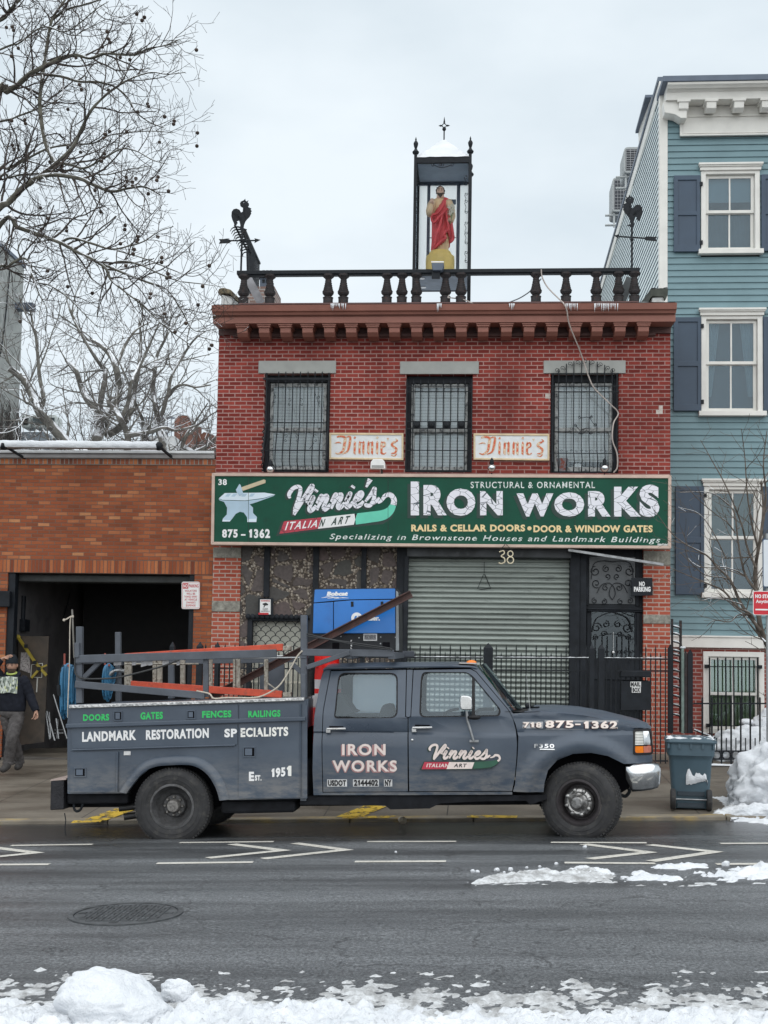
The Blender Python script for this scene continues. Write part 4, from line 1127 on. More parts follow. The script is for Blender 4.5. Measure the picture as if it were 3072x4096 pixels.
m=MB();q=[at(*z4b(x,y),YQ)for x,y in((1410,337),(1531,334),(1529,233),(1408,232))];m.hexa(q,[a+Vector((0,.03,0))for a in q]);part('board',m,black_paint,t,bevel=.004)
m=MB();letter(m,'NO',bx(z4b,1452,254,1485,281),YQ,.05,.02,depth=.003);letter(m,'PARKING',bx(z4b,1422,284,1518,313),YQ,.05,.02,depth=.003);part('lettering',m,white_letter,t)
p=at(*z4b(1045,75),YF-.3);m=MB();m.beam(at(*z4b(1042,72),YS+.1),at(*z4b(1592,157),YF-.22),.05,.045);o=part('awning_bar',m,steel,None,loc=tuple(p),bevel=.004);tag(o,'bare grey awning bar slanting down below the shop sign over the door','bar')
p=at(*z9a(335,640),Y1-.06);t=thing('camera_warning_sign','small white security camera warning plate on the pebble stone facing','sign',p)
Yw=Y1-.08
m=MB();q=[at(*z9a(*a),Yw)for a in((277,645),(397,645),(397,503),(277,503))];m.hexa(q,[a+Vector((0,.04,0))for a in q]);part('backing',m,black_wood,t)
m=MB();q=[at(*z9a(*a),Yw-.002)for a in((289,638),(378,638),(379,514),(291,514))];m.hexa(q,[a+Vector((0,.01,0))for a in q]);part('plate',m,white_paint,t)
red_ink=M('red_ink',(.50,.02,.03),.5,var=.1);black_ink=M('black_ink',(.015,.015,.018),.5,var=.1)
m=MB();letter(m,'WARNING',bx(z9a,297,518,374,532),Yw-.003,.03,.05,depth=.001);m.box(*[at(*z9a(a,0),Yw).x for a in(293,376)],Yw-.004,Yw-.003,at(*z9a(0,636),Yw).z,at(*z9a(0,620),Yw).z)
part('lettering',m,red_ink,t)
m=MB();flat(m,[(312,548),(340,540),(358,552),(356,562),(330,566),(312,556)],z9a,Yw-.003,.001);flat(m,[(322,566),(332,564),(328,578),(320,582)],z9a,Yw-.003,.001)
for i,w in enumerate(('24 HOUR','VIDEO','SURVEILLANCE')):letter(m,w,bx(z9a,312-(i==2)*14,586+i*11,356+(i==2)*14,594+i*11),Yw-.003,.02,.05,depth=.001)
part('lettering',m,black_ink,t)
# -  the low garage on the garage side
z1,z0b=zm(0,1800,1.8433),zm(0,2400,2.765)
YGa=YF+.02
GL,GR=X_(-560,YGa,2200),XL-.003
ztop=Z_(1864,YGa);zso1,zso0=Z_(2252,YGa),Z_(2306,YGa);gz0=walk_z(-9,YGa)-.4
o0,o1=X_(*[z1(44,0)[0],YGa,2500]),X_(z1(1425,0)[0],YGa,2500)
ga=thing('garage_building','single storey orange brick garage with a wide open dark doorway','building',((GL+GR)/2,YGa,walk_z(-8,YGa)))
part('wall',panel([(GL,zso1),(GR,zso1),(GR,ztop),(GL,ztop)],[],YGa,.25),orange_brick,ga)
m=MB();m.box(GL,GR,YGa-.004,YGa+.25,zso0,zso1-.001);part('soldier_course',m,brick_mat('soldier_brick',(.33,.09,.035),(.5,.16,.06),(.16,.11,.09),bw=zso1-zso0,rh=.0625,ms=.006,vert=True,off=(-zso0-.0001,0,0),stain=.2,hue=[(0.0,(.20,.055,.03)),(.3,(.32,.09,.04)),(.7,(.42,.128,.052)),(1.0,(.52,.19,.08))]),ga)
m=MB();m.box(GL,GR,YGa-.012,YGa+.25,ztop+.001,ztop+.105);
hb=brick_mat('header_brick',(.33,.09,.035),(.5,.16,.06),(.30,.27,.24),bw=.104,rh=.075,ms=.009,vert=True,off=(-ztop-.001,0,0),stain=.2,hue=[(0.0,(.15,.06,.04)),(.3,(.26,.085,.05)),(.7,(.36,.12,.06)),(1.0,(.55,.20,.08))])
part('header_course',m,hb,ga)
for a,b in((GL,o0),(o1,GR)):
 m=MB();m.box(a,b,YGa,YGa+.25,gz0,zso0-.001);part('brick_pier',m,orange_brick,ga)
m=MB();m.box(GL,GR-.02,YGa-.05,YGa+.3,ztop+.107,ztop+.185);part('stone_coping',m,M('stained_coping',(.28,.27,.27),.8,var=.2,vs=3,c2=(.12,.09,.08),lo=.6,hi=.75),ga,bevel=.01)
m=MB();m.box(GL,GR-.02,YGa-.075,YGa+.35,ztop+.187,ztop+.235);part('metal_coping',m,M('white_metal_flashing',(.60,.61,.62),.45,.2,var=.1),ga,bevel=.008)
m=MB();xs=[GL+i*(GR-.03-GL)/80 for i in range(81)]
m.grid([[(x,YGa-.07+q*.42,ztop+.236+(.012+.014*fbm(x,q,1.5))*(1 if 0<q<1 else.1))for x in xs]for q in(0,.15,.5,1)]);part('snow_cap',m,snow,ga,180)
m=MB();m.box(GL,GR,YGa+.25,YGa+9,ztop-.12,ztop+.02);part('roof',m,snow,ga)
floor_g=M('garage_floor',(.10,.09,.08),.8,var=.4,vs=2)
m=MB();m.box(GL,GR,YGa+.0,YGa+9,gz0-.2,walk_z(-7.5,YGa)+.03);part('floor',m,floor_g,ga)
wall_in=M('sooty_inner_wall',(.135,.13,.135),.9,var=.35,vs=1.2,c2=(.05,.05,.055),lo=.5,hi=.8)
li=X_(z1(80,0)[0],YGa+.3,2500)
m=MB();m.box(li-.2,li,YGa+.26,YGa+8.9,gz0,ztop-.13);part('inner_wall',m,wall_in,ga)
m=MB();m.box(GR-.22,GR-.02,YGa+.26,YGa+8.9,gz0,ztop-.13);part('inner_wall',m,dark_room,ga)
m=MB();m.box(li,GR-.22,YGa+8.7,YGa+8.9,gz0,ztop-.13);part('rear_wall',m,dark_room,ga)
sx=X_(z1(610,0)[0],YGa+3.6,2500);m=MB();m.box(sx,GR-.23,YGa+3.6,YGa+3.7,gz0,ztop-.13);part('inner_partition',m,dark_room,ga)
for a,b in((z1(44,0)[0],z1(96,0)[0]),(z1(1386,0)[0],z1(1425,0)[0])):
 m=MB();m.box(X_(a,YGa,2500),X_(b,YGa,2500),YGa+.03,YGa+.2,gz0,zso0-.002);part('door_jamb',m,black_paint,ga,bevel=.008)
m=MB();m.box(o0+.1,o1-.1,YGa+.22,YGa+.55,Z_(2342,YGa+.22),zso0-.01);part('shutter_housing',m,M('dark_grey_housing',(.05,.055,.055),.6,var=.3),ga,bevel=.02)
m=MB();m.box(o0-.35,o0+.09,YGa-.12,YGa-.01,Z_(z1(0,1195)[1],YGa),Z_(z1(0,1075)[1],YGa));part('junction_box',m,black_paint,ga,bevel=.01)
m=MB()
m.tube([Vector((li+.015,YGa+.8,Z_(2390,YGa))),Vector((li+.015,YGa+.8,Z_(2520,YGa)))],.05,8);m.box(li,li+.1,YGa+.7,YGa+.95,Z_(2540,YGa),Z_(2490,YGa))
part('drain_pipe',m,black_paint,ga,60)
m=MB()
for a,b in(((320,1030),(372,1250)),((520,1050),(440,1300))):m.tube([at(*z1(*q),YGa+3.0)for q in(a,((a[0]+b[0])/2,(a[1]+b[1])/2+20),b)],.012,5)
part('hanging_cable',m,black_iron,ga)
Yb=YGa+.55
p=at(*z0b(350,1590),Yb);t=thing('brown_panel','scuffed brown board with papers and tape leaning inside the garage doorway','board',p)
q=[at(*z0b(*a),Yb)for a in((215,1605),(485,1570),(540,400),(200,400))]
m=MB();m.hexa(q,[a+Vector((0,.03,0))for a in q]);part('board',m,M('brown_board',(.075,.058,.045),.8,var=.25,vs=2,c2=(.04,.035,.03)),t)
m=MB();q=[at(*z0b(*a),Yb-.01)for a in((222,770),(335,810),(328,580),(232,580))];m.hexa(q,[a+Vector((0,.006,0))for a in q]);part('paper_notice',m,M('grey_paper',(.42,.39,.38),.8,var=.3,vs=22,c2=(.16,.14,.15),lo=.5,hi=.6),t)
m=MB();q=[at(*z0b(*a),Yb-.012)for a in((340,855),(462,858),(470,700),(350,715))]
for i in range(4):m.beam(q[i],q[(i+1)%4],.012,.012)
m.beam(at(*z0b(415,860),Yb-.012),at(*z0b(405,1020),Yb-.012),.02,.01);part('wire_frame',m,M('pale_wire',(.45,.45,.42),.6),t)
p=at(*z0b(500,830),Yb-.1);m=MB();pts=[at(*z0b(*a),Yb-.06-i*.01)for i,a in enumerate(((200,410),(290,540),(390,690),(515,835)))]
tp=thing('yellow_boom','yellow lifting boom with black marks leaning in the garage doorway','tool',p)
for i in range(3):m.beam(pts[i],pts[i+1],.04-.006*i,.045)
m.ball(pts[0],.045,8,6);m.beam(at(*z0b(350,860),Yb-.07),at(*z0b(440,760),Yb-.07),.03,.04);m.beam(at(*z0b(420,760),Yb-.07),at(*z0b(520,720),Yb-.07),.02,.03)
part('arm',m,M('yellow_tool_paint',(.30,.23,.025),.5,var=.3,c2=(.1,.08,.03),lo=.6,hi=.7),tp)
m=MB()
for a in((285,510),(385,690),(430,760)):c_=at(*z0b(*a),Yb-.11);m.box(c_.x-.03,c_.x+.03,c_.y,c_.y+.01,c_.z-.03,c_.z+.03)
part('black_mark',m,black_iron,tp)
p=at(*z0b(620,1560),Yb+.2);t=thing('tube_trestle','bundle of bare steel tube trestle legs leaning inside the garage','trestle',p)
for a,b in(((515,1230),(605,1555)),((545,1240),(560,1530)),((588,1045),(740,1535)),((622,1310),(650,1535)),((505,1250),(550,1540)),((598,1440),(700,1435)),((600,1475),(705,1470)),((640,1320),(628,1530))):
 m=MB();m.tube([at(*z0b(*a),Yb+.2),at(*z0b(*b),Yb+.15)],.014,6);part('tube_leg',m,steel,t,60)
p=at(*z1(1405,1172),YGa-.03);t=thing('parking_notice','white metal notice with red heading fixed beside the garage doorway','sign',p)
Yn=YGa-.04
def rr3(z,u0,v0,u1,v1,r,Y,d,mb):mb.prism([at(*z(*q),Y)for q in rrect(u0,v0,u1,v1,r)],(0,d,0));return mb
part('plate',rr3(z1,1339,971,1473,1172,14,Yn,.006,MB()),white_paint,t)
m=MB()
for(a,b,c_,d)in((1345,978,1468,980.5),(1345,1163,1468,1165.5),(1344,982,1346.5,1162),(1466.5,982,1469,1162)):
 q=[at(*z1(*s),Yn-.001)for s in((a,d),(c_,d),(c_,b),(a,b))];m.hexa(q,[s+Vector((0,.0008,0))for s in q])
part('border',m,red_ink,t)
m=MB();q=[at(*z1(*s),Yn-.002)for s in((1348,1022),(1388,1022),(1388,983),(1348,983))];m.hexa(q,[s+Vector((0,.0015,0))for s in q])
letter(m,'PARKING',bx(z1,1393,990,1463,1014),Yn,.02,.03,depth=.002)
for i,w in enumerate(('VIOLATORS','WILL BE','TOWED AWAY','AT VEHICLE',"OWNER'S",'EXPENSE')):
 hw=(44,32,48,46,34,35)[i];letter(m,w,bx(z1,1407-hw,1031+i*21.5,1407+hw,1046+i*21.5),Yn,.015,.05,depth=.002)
part('lettering',m,red_ink,t)
m=MB();letter(m,'NO',bx(z1,1352,989,1384,1015),Yn-.0025,.03,.05,depth=.001);part('lettering',m,white_paint,t)
zc0=zm(0,1650,1.8433)
p=at(*zc0(600,345),YGa+.5);t=thing('roof_pipe','long snow covered pipe on struts along the garage roof edge','pipe',p)
Yp=YGa-.35;m=MB();m.tube([at(*zc0(-500,236),Yp),at(*zc0(1165,251),Yp)],.055,12);part('pipe',m,galv,t,60)
m=MB();a,b=at(*zc0(-500,236),Yp),at(*zc0(1165,251),Yp);n=140
m.grid([[a.lerp(b,i/n)+Vector((0,(.066+.010*fbm(i*.3,q*2,1))*math.cos(q),.062*math.sin(q)+(.022+.016*fbm(i*.2,q,1))*max(0,math.sin(q))))for q in[R(-20+240*k/12)for k in range(13)]]for i in range(n+1)]);part('snow_cap',m,snow,t,180)
for e,f_ in(((30,245),(195,345)),((1170,248),(1285,345))):
 m=MB();m.ball(at(*zc0(*e),Yp),.075,10,8);m.beam(at(*zc0(*e),Yp),at(*zc0(*f_),YGa+.02),.035,.035);m.beam(at(*zc0(e[0]-18,e[1]-20),Yp-.02),at(*zc0(e[0]+20,e[1]+16),Yp-.02),.05,.06);part('strut',m,black_iron,t,50)
 # -  the blue clapboard house
YT=22.0
z3b,z9,z7b,z8b=zm(2200,200,1.843),zm(2580,1200,3.372),zm(2300,1900,2.149),zm(2500,2500,2.458)
TL=XR+.03;TR=TL+7.6
th=thing('clapboard_house','tall blue clapboard house with navy shutters and white bracketed cornice','building',(TL+3.8,YT,walk_z(7,YT)))
zb0,zb1=Z_(2592,YT,2900),Z_(2546,YT,2900)
ztop_t=Z_(330,YT,2700)
def winrect(z,fr):return rect_px(*z(fr[0],fr[1]),*z(fr[2],fr[3]),YT)
W3=winrect(z3b,(1110,900,1545,1490));W2=winrect(z9,(752,225,1585,1535));W1=winrect(z7b,(1105,100,1612,1035))
cwid=2.16
cols=[0,cwid,cwid*2]
holes=[]
for w in(W3,W2,W1):
 for dx in cols:holes.append((w[0]+dx,w[1]+dx,w[2],w[3]))
pitch=.1135;mb=MB();z=zb1
while z<ztop_t:
 cuts=sorted((h[0],h[1])for h in holes if h[2]<z+pitch*.9 and h[3]>z+pitch*.1)
 x=TL+.11
 for a,b in cuts+[(TR,TR)]:
  if a>x:
   y0,y1=YT-.022,YT
   mb.add([(x,y0,z),(a,y0,z),(a,y1,z+pitch+.01),(x,y1,z+pitch+.01),(x,YT+.02,z),(a,YT+.02,z),(a,YT+.02,z+pitch+.01),(x,YT+.02,z+pitch+.01)],[(0,1,2,3),(5,4,7,6),(4,5,1,0),(3,2,6,7),(4,0,3,7),(1,5,6,2)])
  x=max(x,b)
 z+=pitch
part('clapboard_wall',mb,teal_paint,th)
body=MB()
body.box(TL+.08,TR-.05,YT+.9,YT+15,-.5,ztop_t-.9);part('inner_core',body,dark_room,th)
zr=lambda y:Z_(318,YT,2640)-.02-(y-YT)*.035
sm_=MB();z=Z_(1300,YF)
while z<zr(YT)-.05:
 yb=min(YT+15,YT+max(.2,(Z_(318,YT,2640)-.22-z)/.035))
 sm_.add([(TL-.016,YT+.10,z),(TL-.016,yb,z),(TL,yb,z+pitch+.004),(TL,YT+.10,z+pitch+.004),(TL+.03,YT+.10,z),(TL+.03,yb,z),(TL+.03,yb,z+pitch+.01),(TL+.03,YT+.10,z+pitch+.01)],[(0,1,2,3),(5,4,7,6),(3,2,6,7),(4,0,3,7),(1,5,6,2)]);sm_.f.append((len(sm_.v)-4,len(sm_.v)-3,len(sm_.v)-7,len(sm_.v)-8));sm_.mi.append(1)
 z+=pitch
part('side_siding',sm_,[pale_siding,M('navy_edge_shade',(.025,.05,.085),.7)],th)  # board undersides coloured navy to paint the shadow line below each board
m=MB();m.add([(TL+.03,YT+.1,-1),(TL+.03,YT+15,-1),(TL+.03,YT+15,zr(YT+15)-.1),(TL+.03,YT+.1,zr(YT+.1)-.1),(TL+.08,YT+.1,-1),(TL+.08,YT+15,-1),(TL+.08,YT+15,zr(YT+15)-.1),(TL+.08,YT+.1,zr(YT+.1)-.1)],[(0,1,2,3),(7,6,5,4),(0,4,5,1),(1,5,6,2),(2,6,7,3),(3,7,4,0)]);part('side_backing',m,M('navy_gap_shade',(.02,.035,.06),.8),th)  # backing coloured dark so gaps between boards read as shaded
for nm,mt,dz0,dz1,ox in(('rake_board',white_trim,-.24,-.02,-.035),('roof_edge',slate_metal,-.02,.06,-.06)):
 m=MB();a=[(TL+ox,YT-.02,zr(YT)+dz0),(TL+.08,YT-.02,zr(YT)+dz0),(TL+.08,YT-.02,zr(YT)+dz1),(TL+ox,YT-.02,zr(YT)+dz1)]
 m.hexa(a,[(p[0],YT+15,p[2]-15*.035)for p in a]);part(nm,m,mt,th)
m=MB();a=[(TL+.08,YT+.1,zr(YT)-.1),(TR,YT+.1,zr(YT)-.1),(TR,YT+.1,zr(YT)-.05),(TL+.08,YT+.1,zr(YT)-.05)];m.hexa(a,[(p[0],YT+15,p[2]-15*.035)for p in a]);part('roof',m,slate_metal,th)
m=MB();m.box(TL-.03,TL+.115,YT-.035,YT+.11,Z_(1300,YF),Z_(360,YT,2640));part('corner_board',m,white_trim,th,bevel=.008)
m=MB();m.box(TL,TL+.115,YT-.03,YT+.11,zb0,Z_(1300,YF));part('corner_board',m,teal_paint,th)
zt=lambda v,p:Z_(v,YT-p,2850)
c0,c1,c2,c3,c4=zt(303,.52),zt(327,.52),zt(352,.42),zt(392,.36),zt(462,.05)
m=MB();m.box(TL-.05,TR,YT-.56,YT+.2,c1,c0);part('roof_edge',m,slate_metal,th,bevel=.01)
prof=[(0,c1-.004),(.54,c1-.004),(.53,c1-.04),(.49,c1-.06),(.47,c1-.085),(.45,c2),(.42,c2-.03),(.38,c2-.05),(.36,c3+.01),(.36,c3-.02),(.06,c3),(.0,c3)]
n=len(prof);mb=MB();xl=TL+.04
mb.add([(xl-.0,YT-p,q)for p,q in prof]+[(TR,YT-p,q)for p,q in prof],[tuple(range(n)),tuple(range(2*n-1,n-1,-1))]+[(i,n+i,n+(i+1)%n,(i+1)%n)for i in range(n)])
part('cornice',mb,white_trim,th,25)
fx0=X_(z3b(958,0)[0],YT-.06,500);f0,f1=zt(546,.05),zt(468,.06)
m=MB();m.box(fx0,TR,YT-.06,YT-.024,f0,c3-.005);m.box(fx0+.05,TR,YT-.075,YT-.06,f0+.05,f0+.06);m.box(fx0,TR,YT-.10,YT-.03,f0,f0+.03)
m.box(fx0+.05,fx0+.06,YT-.07,YT-.06,f0+.06,f1);m.box(fx0-.01,TR,YT-.085,YT-.03,f1,f1+.03)
part('frieze_board',m,white_trim,th,bevel=.004)
m=MB();x0=X_(z3b(835,0)[0],YT-.25,440);m.prism([(x0,YT-.3,zt(415,.3)),(x0+.02,YT-.3,zt(446,.3)),(x0+.2,YT-.3,zt(455,.3)),(fx0-.02,YT-.3,zt(470,.3)),(fx0+.08,YT-.3,zt(470,.3)),(fx0+.08,YT-.3,c3),(x0,YT-.3,c3)],(0,.27,0));part('end_corbel',m,white_trim,th,bevel=.006)
sp=(z3b(1150,0)[0]-z3b(945,0)[0])
for i in range(7):
 x=X_(z3b(990,0)[0]+sp*i,YT-.4,420)
 if x>TR-.2:break
 m=MB();m.box(x-.115,x+.115,YT-.37,YT-.06,zt(405,.36)-.0,c3-.01);m.prism([(x-.085,YT-.35,zt(405,.35)),(x-.085,YT-.34,zt(432,.34)),(x-.085,YT-.25,zt(452,.25)),(x-.085,YT-.07,zt(455,.07)),(x-.085,YT-.07,zt(405,.07))],(.17,0,0));part('cornice_bracket',m,white_trim,th,bevel=.006)
curtain=M('sheer_curtain',(.40,.48,.52),.9,var=.08,vs=12);shade=M('roller_shade',(.36,.47,.51),.8,var=.04)
lace=M('olive_shade',(.17,.18,.125),.9,var=.12,vs=20)
def sash_window(w,mid,kind):
 x0,x1,z0,z1=w;W=x1-x0;fr=.115*W/1.05
 f=panel(rp((x0,x1,z0+.0,z1)),[rp((x0+fr*.75,x1-fr*.75,z0+.03,z1-fr*.5))],YT-.05,.2);wo=part('window',f,white_trim,th,bevel=.006)
 m=MB();m.box(x0-.02,x1+.02,YT-.085,YT-.03,z1,z1+.085);m.box(x0-.05,x1+.05,YT-.13,YT-.03,z1+.085,z1+.125);m.box(x0-.035,x1+.035,YT-.11,YT-.03,z1+.06,z1+.085);part('hood',m,white_trim,wo,bevel=.006)
 m=MB();m.box(x0-.05,x1+.05,YT-.12,YT-.0,z0-.055,z0+.03);part('sill',m,white_trim,wo,bevel=.006)
 a0,a1=x0+fr*.75+.004,x1-fr*.75-.004;xm=(a0+a1)/2;zt_,zb_=z1-fr*.5-.004,z0+.034
 m=MB();st=.055
 m.merge(panel(rp((a0,a1,mid-.02,zt_)),[rp((a0+st,xm-.014,mid+.035,zt_-st)),rp((xm+.014,a1-st,mid+.035,zt_-st))],YT+.02,.035))
 m.merge(panel(rp((a0,a1,zb_,mid+.02)),[rp((a0+st,xm-.014,zb_+.075,mid-.03)),rp((xm+.014,a1-st,zb_+.075,mid-.03))],YT+.06,.035))
 part('sash',m,white_trim,wo,bevel=.004)
 m=MB();m.box(a0+st-.01,a1-st+.01,YT+.036,YT+.040,mid+.03,zt_-st+.01);m.box(a0+st-.01,a1-st+.01,YT+.076,YT+.080,zb_+.07,mid-.025);part('pane',m,window_glass,wo)
 m=MB();m.box(x0-.2,x1+.2,YT+.62,YT+.64,z0-.2,z1+.2);part('room',m,M('dim_room',(.10,.11,.12),.9),wo)
 if kind=='shade':
  m=MB();m.box(a0,a1,YT+.13,YT+.135,mid+(zt_-mid)*.32,zt_);part('shade',m,shade,wo);m=MB();m.grid([[(a0+(a1-a0)*i/30,YT+.2+.012*math.sin(i*1.7),zz)for i in range(31)]for zz in(zb_,mid)]);part('curtain',m,M('grey_curtain',(.10,.145,.17),.9),wo,180)
 elif kind=='curtain':
  for s_ in(0,1):
   m=MB();rows=[]
   for k in range(9):
    q=k/8;wd=(.30-.16*q)*(a1-a0);xa_=a0 if not s_ else a1-wd
    rows.append([(xa_+wd*i/20,YT+.16+.02*math.sin(i*1.4),zt_-(zt_-zb_-.3)*q)for i in range(21)])
   m.grid(rows);part('curtain',m,curtain,wo,180)
  m=MB();m.box(a0,a1,YT+.3,YT+.31,zb_,zt_);part('inner_blind',m,M('blue_grey_blind',(.09,.13,.17),.9),wo)
 else:
  m=MB();m.box(a0,a1,YT+.13,YT+.135,mid-.02,zt_);part('shade',m,lace,wo)
shut_px={0:(z3b,(913,925,1107,1485),(948,1080,1175,1210,1440)),1:(z9,(388,232,758,1495),(440,705,825,870,1415)),2:(z7b,(865,95,1110,1030),(0,0,0,0,0))}
def shutter(x0,x1,z0,z1,zm0,zm1):
 m=panel(rp((x0,x1,z0,z1)),[rp((x0+.075,x1-.06,zm1,z1-.085)),rp((x0+.075,x1-.06,z0+.12,zm0))],YT-.075,.04)
 s=part('shutter',m,shutter_blue,th,bevel=.005)
 m=MB();m.box(x0+.06,x1-.05,YT-.055,YT-.04,z0+.1,z1-.07);part('shutter_panel',m,shutter_blue,s)
 m=MB()
 for zz in(z1-.16,z0+.16):m.box(x1-.005,x1+.045,YT-.085,YT-.06,zz-.035,zz+.035)
 part('hinge',m,black_iron,s)
mids=[Z_(z3b(0,1192)[1],YT,2900),Z_(z9(0,850)[1],YT,2900),Z_(z7b(0,540)[1],YT,2950)]
for r,w in enumerate((W3,W2,W1)):
 zz,b,c_=shut_px[r];s=rect_px(*zz(b[0],b[1]),*zz(b[2],b[3]),YT-.07);zm0=s[2]+(s[3]-s[2])*.475;zm1=s[2]+(s[3]-s[2])*.53
 for k,dx in enumerate(cols):
  if w[1]+dx>TR-.1:continue
  sash_window((w[0]+dx,w[1]+dx,w[2],w[3]),mids[r],('shade','curtain','lace')[r])
  shutter(s[0]+dx,s[1]+dx,s[2],s[3],zm0,zm1)
  dw=(w[1]+dx)+(w[0]+dx-(s[1]+dx));shutter(dw,dw+s[1]-s[0],s[2],s[3],zm0,zm1)
wbm=rect_px(*z8b(768,258),*z8b(1372,1075),YT)
part('brick_base',panel([(TL,-.5),(TR,-.5),(TR,zb0),(TL,zb0)],[rp((wbm[0]+.02,wbm[1]-.02,wbm[2],wbm[3]-.02))],YT+.03,.2),base_brick,th)
m=MB();m.box(TL,TR,YT-.06,YT+.1,zb0,zb1);m.box(TL,TR,YT-.085,YT+.05,zb1-.02,zb1+.01);part('band',m,white_trim,th,bevel=.008)
x0,x1,z0,z1=wbm;mid=Z_(z8b(0,680)[1],YT,2950)
wo=part('window',panel(rp(wbm),[rp((x0+.09,x1-.09,z0+.06,z1-.09))],YT-.01,.16),white_trim,th,bevel=.006)
xm=(x0+x1)/2;a0,a1=x0+.094,x1-.094
m=panel(rp((a0,a1,mid-.02,z1-.094)),[rp((a0+.045,xm-.014,mid+.03,z1-.14)),rp((xm+.014,a1-.045,mid+.03,z1-.14))],YT+.04,.03)
m.merge(panel(rp((a0,a1,z0+.064,mid+.02)),[rp((a0+.045,xm-.014,z0+.13,mid-.025)),rp((xm+.014,a1-.045,z0+.13,mid-.025))],YT+.075,.03));part('sash',m,white_trim,wo,bevel=.004)
m=MB();m.box(a0+.03,a1-.03,YT+.055,YT+.059,mid,z1-.12);m.box(a0+.03,a1-.03,YT+.09,YT+.094,z0+.1,mid);part('pane',m,_glass('green_window_glass',(.75,.82,.72),.12),wo)
m=MB();m.box(a0,a1,YT+.15,YT+.155,z0,z1);part('shade',m,M('green_shade',(.24,.29,.21),.9,var=.12,vs=5),wo)
m=MB()
for u in(830,912,990,1068,1147,1222,1303):m.tube([at(*z8b(u,320),YT-.09),at(*z8b(u+5,1085),YT-.09)],.013,6)
for v in(408,990):m.beam(at(*z8b(800,v),YT-.075),at(*z8b(1335,v+4),YT-.075),.012,.016)
for a,v in((805,406),(1325,412),(820,988)):p=at(*z8b(a,v),YT-.05);m.box(p.x-.035,p.x+.035,p.y-.03,p.y+.05,p.z-.03,p.z+.03)
part('window_bars',m,black_iron,wo,60)
m=MB();m.box(TL,TR,YT+.2,YT+.95,-.5,zb0);part('basement_room',m,dark_room,th)
def condenser(u0,u1,v0,v1,Y,lab):
 a,b=at(u0,v1,Y),at(u1,v0,Y);w=b.x-a.x+.25
 t=thing('air_conditioner',lab,'air conditioner',(a.x+w/2,Y,a.z),'condensers on the blue house roof')
 m=MB();m.prism([(x,Y,z)for x,z in rpoly([(a.x,a.z),(a.x+w,a.z),(a.x+w,b.z),(a.x,b.z)],.09,5)],(0,.75,0));part('casing',m,M('grey_casing',(.34,.36,.36),.6,var=.1),t,40)
 m=MB()
 for i in range(9):zz=a.z+.08+i*(b.z-a.z-.16)/8;m.beam((a.x+.05,Y-.012,zz),(a.x+w-.05,Y-.012,zz),.006,.008)
 for i in range(6):xx=a.x+.05+i*(w-.1)/5;m.beam((xx,Y-.012,a.z+.06),(xx,Y-.012,b.z-.06),.006,.008)
 part('grille',m,steel,t)
 m=MB();m.box(a.x+.04,a.x+w-.04,Y-.004,Y+.002,a.z+.05,b.z-.05);part('coil',m,M('dark_coil',(.035,.04,.05),.6),t)
 m=MB()
 for zz in(a.z-.06,a.z-.30):
  m.tube([(a.x-.16,Y+.1,zz),(a.x+w,Y+.1,zz)],.028,8)
 for xx in(a.x+.05,a.x+w-.05):m.beam((xx,Y+.1,a.z),(xx,Y+.1,a.z-.35),.04,.04)
 part('support_rail',m,galv,t,60)
condenser(*[z3b(545,0)[0],z3b(640,0)[0],z3b(0,715)[1],z3b(0,905)[1]],26.6,'higher condenser on the roof edge of the blue house, nearer the street')
condenser(*[z3b(460,0)[0],z3b(525,0)[0],z3b(0,940)[1],z3b(0,1190)[1]],29.4,'lower condenser on the roof edge of the blue house, farther back')
m=MB();p=at(*z3b(650,620),24.4);q=at(*z3b(755,350),23.0)
t=thing('roof_hatch','white boarded roof hatch with grey edge behind the blue house cornice','hatch',p)
m.prism([at(*z3b(650,620),24.6),at(*z3b(655,700),24.6),at(*z3b(765,420),23.0),at(*z3b(750,350),23.0),at(*z3b(722,352),23.2)],(.8,0,0));part('box',m,white_trim,t)
m=MB();m.beam(at(*z3b(648,615),24.6)+Vector((.4,0,.03)),at(*z3b(722,350),23.0)+Vector((.4,0,.03)),.9,.05);part('lid',m,slate_metal,t)
# -  on the brick building's roof
YB=YF-.12
zr5,zr6,zw,zv,zs6=z5,z6,zm(820,700,3.4563),zm(2350,750,3.6857),zm(1600,450,2.7657)
bal=thing('balustrade','black iron balustrade with turned balusters along the brown cornice','balustrade',at(1750,1216,YB))
zt0,zt1,zbb0,zbb1=Z_(1082,YB,1700),Z_(1097,YB,1700),Z_(1215,YB,1700),Z_(1219,YB,1700)
xl_,xr_=X_(950,YB,1090),X_(2557,YB,1085)
m=MB();m.box(xl_,xr_,YB-.075,YB+.075,zt1,zt0);m.box(xl_+.02,xr_-.02,YB-.05,YB+.05,zt1-.02,zt1);part('top_rail',m,black_iron,bal,bevel=.006)
m=MB();m.grid([[(xl_+(xr_-xl_)*i/100,YB-.06+.12*q,zt0+.003+(.006+.006*fbm(i*.3,q,1))*(1 if 0<q<1 else 0))for i in range(101)]for q in(0,.3,.7,1)]);part('snow_cap',m,snow,bal,180)
m=MB();m.box(xl_+.05,xr_-.02,YB-.09,YB+.09,zbb1-.03,zbb0);part('bottom_rail',m,brown_dark,bal)
H=zt1-zbb0
bprof=[(.085,0),(.085,.20),(.092,.205),(.092,.225),(.06,.24),(.052,.265),(.075,.30),(.098,.36),(.098,.40),(.102,.41),(.102,.425),(.088,.44),(.092,.46),(.080,.48),(.084,.52),(.073,.54),(.077,.58),(.067,.60),(.071,.64),(.060,.67),(.064,.71),(.054,.75),(.058,.79),(.05,.83),(.06,.87),(.085,.91),(.10,.94),(.10,1.0)]
first=None
